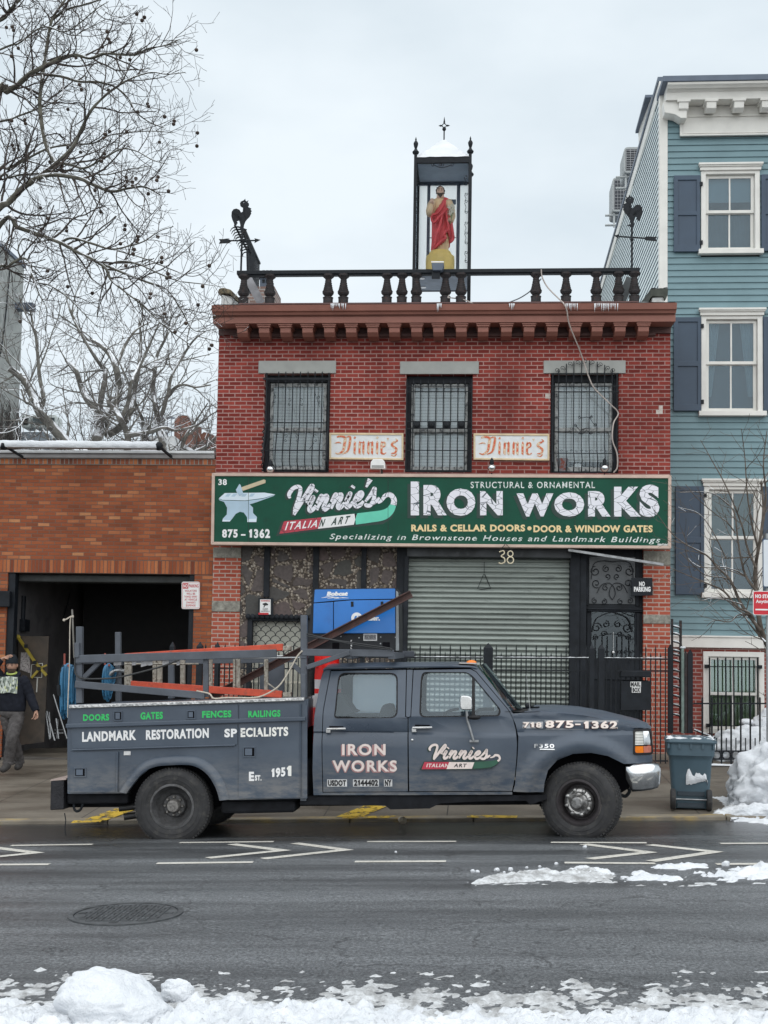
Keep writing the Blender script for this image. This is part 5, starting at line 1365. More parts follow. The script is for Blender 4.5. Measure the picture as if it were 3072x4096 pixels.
for u in(975,1080,1313,1374,1548,1608,1666,1782,1844,2144,2264,2385,2474,2537):
 x=X_(u,YB,1150);m=MB();m.lathe([(r*.98,zbb0+h*H)for r,h in bprof],(x,YB,0),14)
 if first is None:first=part('baluster',m,iron_rust,bal,35);fx=x
 else:c=first.copy();COL.objects.link(c);c.parent=bal;c.location=first.location+Vector((x-fx,0,0));WL[c]=WL[first]
RO=[(487,390),(495,370),(538,350),(557,330),(562,355),(577,368),(600,350),(588,378),(608,395),(606,428),(588,442),(612,450),(640,465),(630,480),(648,500),(634,510),(640,532),(630,548),(615,580),(585,610),(560,640),(540,690),(534,735),(580,752),(576,763),(540,760),(524,800),(510,800),(503,780),(488,760),(482,735),(490,700),(482,660),(470,628),(440,640),(455,665),(440,672),(437,696),(420,688),(405,690),(398,665),(378,620),(365,570),(370,510),(395,475),(435,465),(478,483),(500,520),(522,508),(526,450),(510,447),(490,430),(485,400)]
def silh(mb,pts,z,Y,d=.014):
 poly=[(at(*z(*p),Y).x,at(*z(*p),Y).z)for p in pts];panel(poly,[],Y-d/2,d,mb=mb);return mb
def vane(tr,lab,Yv,arrow,post):
 z=lambda x,y:zw(*tr(x,y))if tr else zw(x,y)
 base=at(*post[1],Yv);t=thing('weather_vane',lab,'weather vane',base,'rooster weather vanes')
 m=MB();poly=[(at(*z(*p),Yv).x,at(*z(*p),Yv).z)for p in RO];eye=[(at(*z(537+6*math.cos(a),382+7*math.sin(a)),Yv).x,at(*z(537+6*math.cos(a),382+7*math.sin(a)),Yv).z)for a in[R(60*i)for i in range(6)]]
 panel(poly,[eye],Yv-.008,.016,mb=m);part('rooster',m,black_iron,t)
 m=MB()
 for k in range(4):q=(400+14*k,560+18*k);m.tube([at(*z(q[0]-20+8*k,q[1]-60),Yv-.012),at(*z(q[0]+10,q[1]-20),Yv-.012),at(*z(q[0]+60,q[1]-10),Yv-.012)],.006,4)
 m.tube([at(*z(545,455),Yv-.012),at(*z(535,520),Yv-.012),at(*z(560,590),Yv-.012)],.006,4);part('feather_line',m,black_iron,t)
 zz=lambda x,y:arrow[0](x,y)
 m=MB();m.tube([at(*zz(*arrow[1]),Yv),at(*zz(*arrow[2]),Yv)],.013,6);silh(m,arrow[3],zz,Yv);silh(m,arrow[4],zz,Yv);part('arrow',m,black_iron,t)
 m=MB();m.tube([at(*post[0],Yv),at(*post[1],Yv)],.017,8);c_=at(*zz(*arrow[5]),Yv);m.ball(c_,.034,10,6);part('post',m,black_iron,t,60)
vane(None,'rooster weather vane with arrow pointing to the bearded statue',YB,(zw,(360,908),(700,906),[(683,875),(767,897),(683,940),(694,908)],[(190,888),(320,884),(372,908),(332,942),(193,948),(212,917)],(508,906)),(zw(515,790),zw(497,1330)))
def mirror(x,y):
 sx=1.0665;return((2350+(655-(x-515)*sx*.98)/3.6857-820)*3.4563,(750+(610+(y-800)*sx)/3.6857-700)*3.4563)
vane(mirror,'rooster weather vane with arrow in front of the blue house side wall',YB,(zv,(460,722),(840,748),[(475,688),(390,710),(465,755),(452,722)],[(820,748),(870,722),(1028,730),(1005,756),(1025,792),(868,780)],(655,765)),(zv(655,600),zv(655,1195)))
t=thing('spiked_railing','black railing with a fan of curved spikes running back over the roof','railing',at(*zw(640,1560),21.6))
m=MB()
y0_,y1_=21.3,24.6;xg=at(*zw(590,1100),21.3).x;zg=Z_(1019,21.3,990)
top0,top1=at(*zw(548,770),21.0),at(*zw(752,1225),23.6)
for i in range(13):
 q=i/12;p=at(*zw(590+160*q,1075+150*q*(1 if q else 1)),21.0+2.6*q);tp=top0.lerp(top1,max(0,(i-0)/12));tp=Vector((p.x,p.y,max(p.z,Z_(zw(0,880+340*q)[1],21.0+2.6*q,1000))));b=Vector((p.x,p.y,Z_(zw(0,1640)[1],p.y,1000)))
 m.tube([b,tp],.011,4)
part('bars',m,black_iron,t,60)
m=MB();m.beam(top0,top1,.05,.03);m.beam(at(*zw(410,690),21.0),at(*zw(592,1060),21.2),.02,.03);m.beam(at(*zw(588,1060),21.0),at(*zw(600,1640),21.0),.04,.04);part('frame',m,black_iron,t)
m=MB()
for i in range(11):
 q=i/10;cx,cy=430+155*q,718+345*q
 pts=spl([(cx-82+20*q,cy+62),(cx-55,cy+20),(cx,cy),(cx+55,cy+8),(cx+100-60*q,cy+40)],4);n=len(pts)
 m.tube([at(*zw(*p),21.0)for p in pts],[.005+.011*min(1,k/(n*.6))for k in range(n)],5)
part('curved_spikes',m,black_iron,t,60)
plaster=M('old_white_plaster',(.50,.51,.50),.9,var=.2,vs=6,c2=(.26,.26,.24),lo=.5,hi=.7,bump=.3)
moss=M('mossy_cap',(.16,.13,.085),.95,var=.4,vs=12,c2=(.05,.055,.04),lo=.5,hi=.65,bump=.5)
def parapet(z,px_face,px_cap,lab,back,capmat,snow_on=False,xk=0):
 Yp=YF-.05;t=thing('parapet_end',lab,'parapet',at(*z(*px_face[0]),Yp),'parapet ends beside the balustrade')
 m=MB();a=[at(*z(*p),Yp)for p in px_face];m.hexa(a,[p+Vector((xk,back,0))for p in a]);part('stump',m,plaster,t,bevel=.02)
 m=MB();a=[at(*z(*p),Yp-.03)for p in px_cap];n=len(a);m.prism(a,(xk,back+.03,0));part('cap',m,capmat,t,bevel=.012)
 if snow_on:
  m=MB();q0,q1=at(*z(930,1500),Yp-.03),at(*z(1190,1490),Yp-.03)
  m.grid([[q0.lerp(q1,i/10)+Vector((0,back*k,.01+.03*math.sin(k*math.pi)+.015*math.sin(i*.9)))for i in range(11)]for k in(0,.2,.6,1)]);part('snow_cap',m,snow,t,180)
parapet(zw,[(215,1810),(385,1810),(375,1680),(225,1650)],[(172,1625),(190,1572),(250,1555),(345,1580),(372,1600),(378,1680),(340,1640),(240,1630),(200,1660)],'whitewashed parapet stump with mossy tile cap at the garage end of the cornice',1.0,moss,xk=.12)
parapet(zv,[(950,1700),(1140,1700),(1130,1610),(950,1620)],[(930,1500),(1080,1480),(1190,1492),(1185,1580),(1150,1660),(1120,1610),(960,1600),(925,1630),(905,1690),(890,1690),(930,1560)],'whitewashed parapet stump with dark snowy cap against the blue house',1.0,M('dark_tile_cap',(.05,.055,.045),.8,var=.3,vs=10),True,xk=-.1)
p=at(*zw(760,1770),23.2);t=thing('roof_chimney','squat worn brick chimney stack with vent behind the first balusters','chimney',p)
m=MB();a,b=at(*zw(580,1780),23.2),at(*zw(960,1540),23.2);m.box(a.x,b.x,23.2,24.0,a.z-.6,b.z);part('stack',m,brick_mat('worn_brick',(.20,.13,.11),(.34,.24,.21),(.42,.40,.38),stain=.4),t)
m=MB();a,b=at(*zw(755,1545),23.3),at(*zw(880,1420),23.3);m.box(a.x,b.x,23.3,23.7,a.z,b.z);m.box(a.x-.03,b.x+.03,23.25,23.75,b.z,b.z+.03);part('vent',m,slate_metal,t,bevel=.005)
m=MB()
for i in range(3):
 for j in range(3):xx,zz=a.x+.05+i*.07,a.z+.08+j*.09;m.box(xx,xx+.05,23.285,23.302,zz,zz+.06)
part('vent_opening',m,black_iron,t)
m=MB();m.beam(at(*zw(575,1395),20.95),at(*zw(775,1770),20.95),.05,.14,up=(1,0,.6));o=part('leaning_plank',m,M('grey_plank',(.34,.34,.36),.8,var=.2,vs=10),None,loc=tuple(at(*zw(775,1770),20.95)));tag(o,'weathered grey plank leaning behind the first balusters','plank')
m=MB();m.beam(at(*zv(640,1340),20.95),at(*zv(500,1660),20.95),.05,.16,up=(1,0,.6));o=part('leaning_plank',m,M('dark_plank',(.09,.10,.105),.8,var=.2,vs=10),None,loc=tuple(at(*zv(500,1660),20.95)));tag(o,'dark board leaning behind the last balusters by the blue house','plank')
cable=M('pale_cable',(.42,.37,.34),.6);cable_d=M('grey_cable',(.20,.22,.24),.6)
def wire(pts,r,m_,lab):
 m=MB();m.tube([Vector(p)for p in spl([tuple(p)for p in pts],6)],r,5);o=part('cable',m,m_,None,180,loc=tuple(pts[-1]));tag(o,lab,'cable')
cz=[((605,130),YB-.08),((612,180),YB-.08),((650,250),YB-.1),((740,340),YF-.50),((752,352),YF-.62),((775,400),YF-.60),((790,490),YF-.50),((850,640),YF-.3),((880,720),YF-.2),((920,840),YF-.17),((960,920),YF-.16),((1060,1020),YF-.16),((1116,1083),YF-.10),((1085,1150),YF-.3),((1078,1260),YF-.35),((1108,1350),YF-.32),((1110,1440),YF-.28),((1085,1478),YF-.25)]
wire([at(*z6(*p),Y)for p,Y in cz],.012,cable,'thin pale cable trailing down the facade over the arched grille')
wire([at(*z6(*p),Y)for p,Y in(((605,190),YB),((545,262),YB+.1),((470,315),YB+.3),((395,347),YB+.5))],.011,cable_d,'grey cable sagging from the balustrade behind the cornice')
wire([at(*zs6(*p),Y)for p,Y in(((545,2020),YB-.1),((530,2045),YB-.12),((560,2050),YB-.1),((640,2060),YB+.1),((720,2075),YB-.12),((800,2110),YB-.3))],.010,cable,'looped pale cable at the foot of the glass statue case')
p=at(*zs6(415,1750),YB-.06);t=thing('statue_floodlight','grey box floodlight with snow on top aimed at the statue','lamp',p)
m=MB();m.prism([at(*zs6(*q),YB-.2)for q in((347,1660),(488,1662),(470,1745),(362,1745))],(0,.22,0));part('housing',m,slate_metal,t,bevel=.01)
m=MB();m.grid([[at(*zs6(345+14*i,1660),YB-.2+.22*k)+Vector((0,0,.004+.02*math.sin(k*3.1)))for i in range(11)]for k in(0,.3,.7,1)]);part('snow_cap',m,snow,t,180)
m=MB();m.box(at(*zs6(380,0),YB).x,at(*zs6(470,0),YB).x,YB-.14,YB-.08,Z_(zs6(0,1865)[1],YB),Z_(zs6(0,1775)[1],YB));part('control_box',m,black_paint,t,bevel=.005)
Y0c,Y1c=20.86,21.84
case=thing('statue_case','tall black framed glass case with snowy roof standing on the brick roof','display case',at(1766,1216,Y0c))
cx0,cx1=X_(zs6(162,0)[0],Y0c,900),X_(zs6(768,0)[0],Y0c,900);zc_t,zc_b=Z_(zs6(0,512)[1],Y0c),Z_(zs6(0,1750)[1],Y0c);zbase=Z_(1222,Y0c)
pw=.052
for x in(cx0,cx1):
 for y in(Y0c,Y1c):
  m=MB();m.box(x-pw/2,x+pw/2,y-pw/2,y+pw/2,zbase,zc_t+.08)
  m.lathe([(.05,0),(.06,.03),(.035,.06),(.02,.09),(.035,.14),(.042,.18),(.03,.21),(.012,.23),(.016,.25),(.001,.30)],(x,y,zc_t+.08),12);part('corner_post',m,black_iron,case,40)
m=MB()
for y in(Y0c,Y1c):m.box(cx0+pw/2,cx1-pw/2,y-.03,y+.03,zc_t-.09,zc_t);m.box(cx0+pw/2,cx1-pw/2,y-.03,y+.03,zc_b-.06,zc_b)
for x in(cx0,cx1):m.box(x-.02,x+.02,Y0c+.03,Y1c-.03,zc_t-.09,zc_t);m.box(x-.02,x+.02,Y0c+.03,Y1c-.03,zc_b-.06,zc_b)
part('rail',m,black_iron,case)
m=MB();m.box(cx0+.03,cx1-.03,Y0c+.03,Y1c-.03,zc_t-.05,zc_t-.035);part('ceiling',m,M('pale_slate_lining',(.26,.32,.40),.6,var=.1,vs=4),case)
m=MB();m.box(cx0+.03,cx1-.03,Y0c+.03,Y1c-.03,zc_b-.055,zc_b-.01);part('floor',m,M('grey_floor_panel',(.17,.20,.24),.6,var=.25,vs=5),case)
m=MB()
for u,v in((245,1843),(260,1950)):p=at(*zs6(u,v),Y0c+(.25 if v<1900 else.75));m.lathe([(.0,0),(.045,0),(.045,.012)],(p.x,p.y,zc_b-.067),12)
part('down_light',m,white_paint,case)
ap=at(*zs6(478,300),(Y0c+Y1c)/2)
m=MB();b_=[(cx0+.02,Y0c-.04,zc_t+.005),(cx1-.02,Y0c-.04,zc_t+.005),(cx1-.02,Y1c+.04,zc_t+.005),(cx0+.02,Y1c+.04,zc_t+.005)]
rows=[]
apx=Vector(((cx0+cx1)/2,(Y0c+Y1c)/2,ap.z))
for k in range(13):
 q=k/12;r_=[]
 for i in range(48):
  e=i/12;s_=int(e);f_=e-s_;p=Vector(b_[s_%4]).lerp(Vector(b_[(s_+1)%4]),f_).lerp(apx,q);p.z+=.008*(fbm(p.x,p.y,9,3,2))+(.012 if 0<k<12 else 0);r_.append(p)
 rows.append(r_)
m.grid(rows,wrap=True);part('snowy_roof',m,snow,case,180)
fz0=at(*zs6(480,300),apx.y)
m=MB();tz=Z_(zs6(0,108)[1],apx.y);hh=tz-apx.z;x_=apx.x;y_=apx.y
m.tube([(x_,y_,apx.z-.05),(x_,y_,tz-hh*.3)],.012,6);m.ball((x_,y_,apx.z+hh*.57),.035,8,6)
m.lathe([(.012,0),(.03,.02),(.012,.05)],(x_,y_,apx.z+hh*.5),8)
for a in range(4):
 d=[(1,0),(-1,0),(0,1),(0,-1)][a];c_=Vector((x_,y_,apx.z+hh*.76));m.tube([c_+Vector((d[0]*.03,0,d[1]*.03)),c_+Vector((d[0]*.06,0,d[1]*.06)),c_+Vector((d[0]*.10,0,d[1]*(.10 if d[1]<=0 else.16)))],[.008,.018,.002],6)
m.tube([(x_+.035*math.cos(R(q)),y_,apx.z+hh*.76+.035*math.sin(R(q)))for q in range(0,361,30)],.008,5);part('finial',m,black_iron,case,50)
m=MB()
for y,in((Y0c-.005,),):m.box(cx0+.03,cx1-.03,y,y+.005,zc_b,zc_t-.09)
part('front_pane',m,case_glass,case)
m=MB()
for x in(cx0,cx1):m.box(x-.003,x+.003,Y0c+.03,Y1c-.03,zc_b,zc_t-.09)
part('side_pane',m,case_glass,case)
m=MB();yb=Y1c-.03
def bxx(u0,u1,v0,v1,mb,y=yb,d=.03):a,b=at(*zs6(u0,v1),y),at(*zs6(u1,v0),y);mb.box(a.x,b.x,y-d,y,a.z,b.z)
bxx(290,338,800,1740,m);bxx(618,668,800,1740,m);bxx(538,620,968,1020,m);bxx(200,740,770,812,m);bxx(330,620,1385,1392,m)
part('rear_frame',m,slate_metal,case)
m=MB();m.box(cx0+.03,cx1-.03,yb+.002,yb+.006,zc_b,zc_t-.05)
op=NT('opal_pane');tl=op.n('BsdfTranslucent');tl.inputs['Color'].default_value=(.92,.92,.90,1);tp=op.n('BsdfTransparent');mx_=op.n('MixShader');mx_.inputs[0].default_value=.55
op.L.new(tp.outputs[0],mx_.inputs[1]);op.L.new(tl.outputs[0],mx_.inputs[2]);op.L.new(mx_.outputs[0],op.out.inputs['Surface']);part('opal_pane',m,op.m,case)
m=MB();ys_=Y0c-.01
def SC(x,y,r,a0,t_,f):scroll(m,xz(zs6(x,y),ys_),r,a0,t_,ys_,.006,f,14)
for x,f in((190,1),(725,-1)):
 for y in(900,980,1100,1220,1330,1440,1545,1645):SC(x-6*f,y,.030,90+60*f,1.0,f)
 for y in(720,790):SC(x+0*f,y,.035,90,1.0,f)
 for a,b in((915,985),(1000,1095),(1235,1320),(1340,1435),(1560,1640),(735,780)):m.tube([at(*zs6(x+12*f,a),ys_),at(*zs6(x-6*f,(a+b)/2),ys_),at(*zs6(x+8*f,b),ys_)],.006,4)
for x,f in((365,1),(440,-1),(475,1),(575,-1)):SC(x,580,.03,90,1.0,f)
m.tube([at(*zs6(*p),ys_)for p in spl([(365,575),(420,600),(462,610),(520,598),(575,575)],5)],.006,4);part('scrollwork',m,black_iron,case,60)
# -  the robed statue
def statue():
 Ys=21.36;z=zs6
 c=at(*z(445,1560),Ys);t=thing('statue','painted statue of a bearded man in red cloak holding lilies inside the glass case','statue',(c.x,c.y,zc_b))
 S=(at(*z(545,1560),Ys).x-at(*z(445,1560),Ys).x)/100
 Zp=lambda y:at(*z(445,y),Ys).z
 Xp=lambda x,y:at(*z(x,y),Ys).x
 ye=M('yellow_statue_base',(.72,.53,.17),.5,var=.1,vs=6)
 m=MB();c0_=(Xp(445,1600),Ys,0)
 m.lathe([(r*S,h)for r,h in((158,zc_b),(160,Zp(1650)),(156,Zp(1600)),(123,Zp(1592)),(124,Zp(1565)),(112,Zp(1545)),(0.01,Zp(1543)))],c0_,8*3);part('plinth',m,ye,t,35)
 prof=[(1562,350,548,.62),(1500,352,552,.62),(1400,356,566,.60),(1300,358,572,.58),(1200,358,572,.56),(1120,352,570,.55),(1060,346,566,.55),(1010,340,556,.55),(975,345,548,.52),(955,375,520,.55),(940,405,485,.8),(925,418,470,.9)]
 prof=[(y,447+(l-447)*.90,447+(r_-447)*.90,d)for y,l,r_,d in prof];pts=spl(prof,5);n=56
 def body(sc,fold,lo=None,hi=None,sel=None):
  rows=[]
  for y,l,r_,d in pts:
   cx,hw=(l+r_)/2,(r_-l)/2;row=[]
   for k in range(n):
    a=2*math.pi*k/n;f=fold*(.6*math.sin(9*a+y*.006)+.4*math.sin(17*a-y*.01))*min(1,max(0,(y-930)/150))
    rr=sc*(1+f);row.append((Xp(cx,y)+math.cos(a)*hw*S*rr,Ys+math.sin(a)*hw*S*d*rr,Zp(y)))
   rows.append(row)
  return rows
 rows=body(.93,.05);m=MB();m.grid(rows,wrap=True);m.f.append(tuple(range(n)));m.mi.append(0)
 part('tunic',m,M('cream_tunic',(.74,.54,.32),.6,var=.12,vs=14),t,180)
 rows=body(1.03,.075);rows2=body(.95,.05);keep=[]
 def inside(k,y):
  a=2*math.pi*k/n;x=math.cos(a);fr=math.sin(a)<.35
  if not fr:return 960<y<1480
  u=445+x*105
  top=1160-(u-345)*1.28 if u<500 else 955+(u-500)*.35
  low=1550-max(0,u-360)*.85 if u<505 else(1330+(u-505)*2.6 if u<560 else 1480)
  return top<y<low
 mb=MB();b0=len(mb.v)
 for r_ in rows:mb.v+=[Vector(p)for p in r_]
 for i in range(len(pts)-1):
  for k in range(n):
   y=(pts[i][0]+pts[i+1][0])/2
   if inside(k+.5,y):mb.f.append((i*n+k,i*n+(k+1)%n,(i+1)*n+(k+1)%n,(i+1)*n+k));mb.mi.append(0)
 red=M('red_cloak',(.66,.075,.085),.55,var=.2,vs=10)
 o=part('cloak',mb,red,t,180);so=o.modifiers.new('thickness','SOLIDIFY');so.thickness=.02;so.offset=1
 m=MB()
 for p in([(500,965),(470,1040),(420,1110),(355,1140),(350,1195)],[(350,1195),(380,1215),(430,1160),(490,1100),(540,1060)],[(510,1080),(525,1200),(535,1290),(500,1320),(480,1360),(505,1385),(450,1430),(380,1500)],[(545,1060),(560,1180),(580,1320),(588,1400),(555,1440)],[(470,1130),(440,1250),(400,1380),(375,1490)]):
  q=spl(p,6);m.tube([at(*z(*e),Ys-.15-.06*(1-((e[0]-445)/130)**2))for e in q],[.022*(.5+.5*math.sin(math.pi*min(1,(i+1)/len(q))))+.006 for i in range(len(q))],6)
 part('cloak_fold',m,red,t,180)
 skin=M('statue_skin',(.66,.44,.34),.5,var=.06)
 m=MB();h=MB();h.ball((0,0,0),1,20,16)
 for p in h.v:
  x,y,zz=p;jaw=1-.22*max(0,-zz-.1);fx=x*jaw;fy=y*(1-.1*max(0,-zz))
  if y<-.55:fy-=.12*math.exp(-((x/.16)**2+((zz+.08)/.18)**2));fy+=.07*(math.exp(-(((abs(x)-.33)/.14)**2+((zz-.08)/.09)**2)))
  m.v.append(Vector((Xp(447,885)+fx*42*S,Ys-.02+fy*46*S,Zp(885)+zz*62*S)))
 m.f,m.mi=list(h.f),list(h.mi)
 m.tube([(Xp(447,950),Ys,Zp(960)),(Xp(447,910),Ys-.005,Zp(905))],[.075,.06],12)
 part('head',m,skin,t,180)
 m=MB()
 for sx in(-15,15):m.ball((Xp(447+sx,878),Ys-.02-41*S,Zp(878)),(.014,.008,.008),8,6)
 for sx in(-15,15):m.tube([(Xp(447+sx-10,866),Ys-.02-42*S,Zp(866)),(Xp(447+sx,862),Ys-.02-44*S,Zp(862)),(Xp(447+sx+10,867),Ys-.02-41*S,Zp(867))],.005,4)
 m.tube([(Xp(437,915),Ys-.02-43*S,Zp(915)),(Xp(457,915),Ys-.02-43*S,Zp(915))],.006,4)
 part('face_detail',m,M('statue_dark_paint',(.05,.03,.025),.6),t)
 hair=M('statue_hair',(.055,.038,.028),.7,var=.3,vs=30)
 m=MB();hb_=MB();hb_.ball((0,0,0),1,20,14)
 for p in hb_.v:
  q=Vector((p.x,p.y,p.z));k=1+.07*math.sin(14*p.x+9*p.z)+.05*math.sin(11*p.z-8*p.y)
  if p.y<-.15 and p.z<.34 and abs(p.x)<.72:k=.78
  if p.z<-.45:k=min(k,.75)
  m.v.append(Vector((Xp(446,875)+p.x*51*S*k,Ys+.0+p.y*50*S*k,Zp(872)+p.z*58*S*k)))
 m.f,m.mi=list(hb_.f),list(hb_.mi);part('hair',m,hair,t,180)
 m=MB();rows=[]
 for i,(y,w,d)in enumerate(((908,40,38),(916,37,44),(928,30,46),(944,23,43),(960,10,36))):
  rows.append([(Xp(447,y)+w*S*math.sin(R(a)),Ys-.02-d*S*math.cos(R(a))-.004,Zp(y+(14 if abs(a)<18 and i==0 else 0)-abs(a)*.12))for a in range(-80,81,16)])
 m.grid(rows);part('beard',m,hair,t,180)
 m=MB();m.tube([at(*z(*p),Ys+d)for p,d in(((372,985),-.02),((345,1030),-.06),((326,1090),-.12),((326,1132),-.16))],[.068,.072,.064,.052],12)
 m.tube([at(*z(*p),Ys+d)for p,d in(((326,1136),-.16),((336,1080),-.20),((345,1010),-.22))],[.058,.05,.036],12)
 m.tube([at(*z(*p),Ys+d)for p,d in(((530,990),-.02),((560,1060),-.06),((575,1150),-.12),((560,1215),-.16))],[.075,.075,.065,.045],12);part('sleeve',m,M('cream_sleeve',(.74,.55,.36),.6,var=.12,vs=14),t,180)
 m=MB();m.tube([at(*z(*p),Ys-.23)for p in((345,1010),(350,985),(352,972))],[.034,.042,.034],10)
 for i in range(4):m.tube([at(*z(342+i*6,975),Ys-.235),at(*z(343+i*7,955+abs(i-1.5)*3),Ys-.25),at(*z(345+i*7,948+abs(i-1.5)*4),Ys-.24)],[.010,.009,.006],6)
 m.tube([at(*z(340,990),Ys-.24),at(*z(332,972),Ys-.26)],[.011,.007],6)
 m.tube([at(*z(*p),Ys-.19)for p in((556,1200),(545,1190),(535,1180))],[.04,.04,.03],10)
 for i in range(4):m.tube([at(*z(540,1172+i*8),Ys-.22),at(*z(552,1170+i*8),Ys-.245),at(*z(563,1174+i*8),Ys-.23)],[.010,.010,.007],6)
 part('hand',m,skin,t,180)
 m=MB()
 for p in([(560,1230),(565,1150),(575,1030)],[(565,1180),(585,1110),(590,1060)],[(560,1150),(550,1090),(545,1050)]):m.tube([at(*z(*q),Ys-.23)for q in p],.008,5)
 part('lily_stem',m,M('lily_stem',(.20,.25,.12),.6),t)
 m=MB()
 for x,y in((578,1030),(592,1052),(545,1052),(565,1085),(588,1095),(555,1120)):
  c_=at(*z(x,y),Ys-.24)
  for k in range(5):a=R(72*k+x);m.tube([c_,c_+Vector((.022*math.cos(a),-.01,.022*math.sin(a))),c_+Vector((.045*math.cos(a),-.02,.045*math.sin(a)))],[.005,.012,.002],5)
 part('lily_flower',m,M('lily_white',(.70,.66,.56),.6),t)
statue()
# -  behind the garage: grey building, white block, chimneys
zk=zm(0,900,1.659)
Yg=31.0
p=at(60,1860,Yg);t=thing('grey_building','tall windowless grey rendered building with vines behind the garage','building',(p.x,Yg,0))
Xg=at(84,1400,34.0).x;zt_=at(88,1072,34.0).z;Yn_=21.5
def atX(u,v,X):
 d=FW+RT*((u-1536)/FPX)-UP*((v-CV)/FPX);return CAM+d*(X/d.x)
m=MB();m.box(Xg-8,Xg,Yn_,34.0,-1,zt_);part('wall',m,concrete_grey,t)
m=MB();m.box(Xg-.25,Xg+.04,Yn_,34.05,zt_,zt_+.10);part('roof_edge',m,slate_metal,t)
m=MB();a=at(*zk(150,558),33.6);m.box(Xg-.1,Xg+.5,33.4,33.7,a.z-.05,a.z+.13);part('projecting_beam',m,slate_metal,t)
m=MB();m.tube([atX(*zm(0,1000,2.767)(*q),Xg+.03)for q in((110,225),(95,400),(70,650),(45,900),(0,1180))],.018,4);part('cable',m,black_iron,t)
m=MB();r2=random.Random(3)
for i in range(44):
 u,v=r2.uniform(-20,80),1900;pts=[atX(u,v,Xg+.03)];L=r2.uniform(90,330)
 for s in range(9):u+=r2.uniform(-7,7);v-=L/9;pts.append(atX(min(u,83),v,Xg+.03))
 m.tube(pts,[.022*(1-s/11)+.004 for s in range(10)],4)
 for b in range(5):
  q=pts[r2.randint(2,8)];dy=r2.uniform(-.8,.6);m.tube([q,q+Vector((.01,dy*.4,r2.uniform(.05,.3))),q+Vector((.01,max(dy,-.8)if q.y<33 else-.5,r2.uniform(.2,.5)))],.007,3)
part('vine',m,M('bare_vine',(.07,.062,.058),.9),t)
Yw=36.0
def wbox(n,lab,cat,boxes,mt,Y,dep):
 a,b=at(boxes[0][0],boxes[0][3],Y),at(boxes[0][1],boxes[0][2],Y);t=thing(n,lab,cat,(a.x,Y,0));return t
t=thing('white_building','low white flat roofed building seen through the bare trees','building',(at(400,1800,Yw).x,Yw,0))
m=MB();a,b=at(60,1860,Yw),at(700,1772,Yw);m.box(a.x,b.x,Yw,Yw+8,-1,b.z);part('wall',m,M('white_wall',(.66,.68,.69),.8,var=.08,vs=1),t)
m=MB();a,b=at(82,1860,Yw-.5),at(178,1728,Yw-.5);m.box(a.x,b.x,Yw-.5,Yw+1,-1,b.z);part('grey_bay',m,M('grey_wall',(.22,.25,.28),.8),t)
m=MB();a,b=at(75,1860,Yw-1),at(142,1798,Yw-1);m.box(a.x,b.x,Yw-1,Yw-.5,-1,b.z);m.box(a.x-.1,b.x+.1,Yw-1.1,Yw-.4,b.z,b.z+.08);part('bulkhead',m,M('white_wall_b',(.66,.68,.69),.8),t)
m=MB()
for i in range(40):
 u=140+i*10;p0,p1=at(u,1845,Yw-.6),at(u,1806,Yw-.6);m.tube([p0,p1],.018,3)
for v in(1806,1815):m.beam(at(135,v,Yw-.6),at(545,v,Yw-.6),.05,.05)
part('railing',m,slate_metal,t)
m=MB();a,b=at(560,1860,Yw-.2),at(700,1745,Yw-.2);m.box(a.x,b.x,Yw-.2,Yw+2,-1,b.z);part('upper_block',m,M('white_wall_c',(.68,.70,.71),.8),t)
m=MB()
for i in range(9):u=565+i*15;m.tube([at(u,1745,Yw-.1),at(u,1672,Yw-.1)],.012,3)
m.beam(at(560,1672,Yw-.1),at(700,1672,Yw-.1),.03,.04);part('railing',m,slate_metal,t)
for i,(u0,u1)in enumerate(((83,120),(126,178),(182,224))):
 a,b=at(u0,1710,Yw-.6),at(u1,1658,Yw-.6)
 t=thing('air_conditioner',('pale roof condenser closest to the grey building','pale roof condenser in the middle of three','pale roof condenser farthest from the grey building')[i],'air conditioner',((a.x+b.x)/2,Yw-.6,a.z),'condensers on the white building')
 m=MB();m.box(a.x,b.x,Yw-.6,Yw,a.z,b.z);part('casing',m,M('pale_casing',(.50,.54,.53),.6),t,bevel=.06)
 m=MB()
 for k in range(7):x=a.x+.06+k*(b.x-a.x-.12)/6;m.box(x-.025,x+.025,Yw-.62,Yw-.598,a.z+.08,b.z-.1)
 part('grille',m,M('dark_louvre',(.09,.12,.13),.6),t)
bc=M('brown_chimney_brick',(.20,.095,.07),.9,var=.3,vs=4,c2=(.10,.06,.05),bump=.3)
for nm,lab,pts,Y in(('chimney','tall brown chimney with rounded top behind the trees',[(696,1900),(770,1900),(778,1800),(766,1740),(768,1678),(745,1662),(715,1662),(698,1680)],38.0),('chimney','lower brown brick stack next to the tall chimney behind the trees',[(785,1900),(872,1900),(860,1770),(848,1735),(815,1728),(790,1750)],38.6)):
 q=[at(*e,Y)for e in pts];q[0].z=q[1].z=0
 m=MB();m.prism(q,(0,1.4,0));o=part(nm,m,bc,None,loc=(q[0].x,Y,0));tag(o,lab,'chimney','brown chimneys behind the garage')
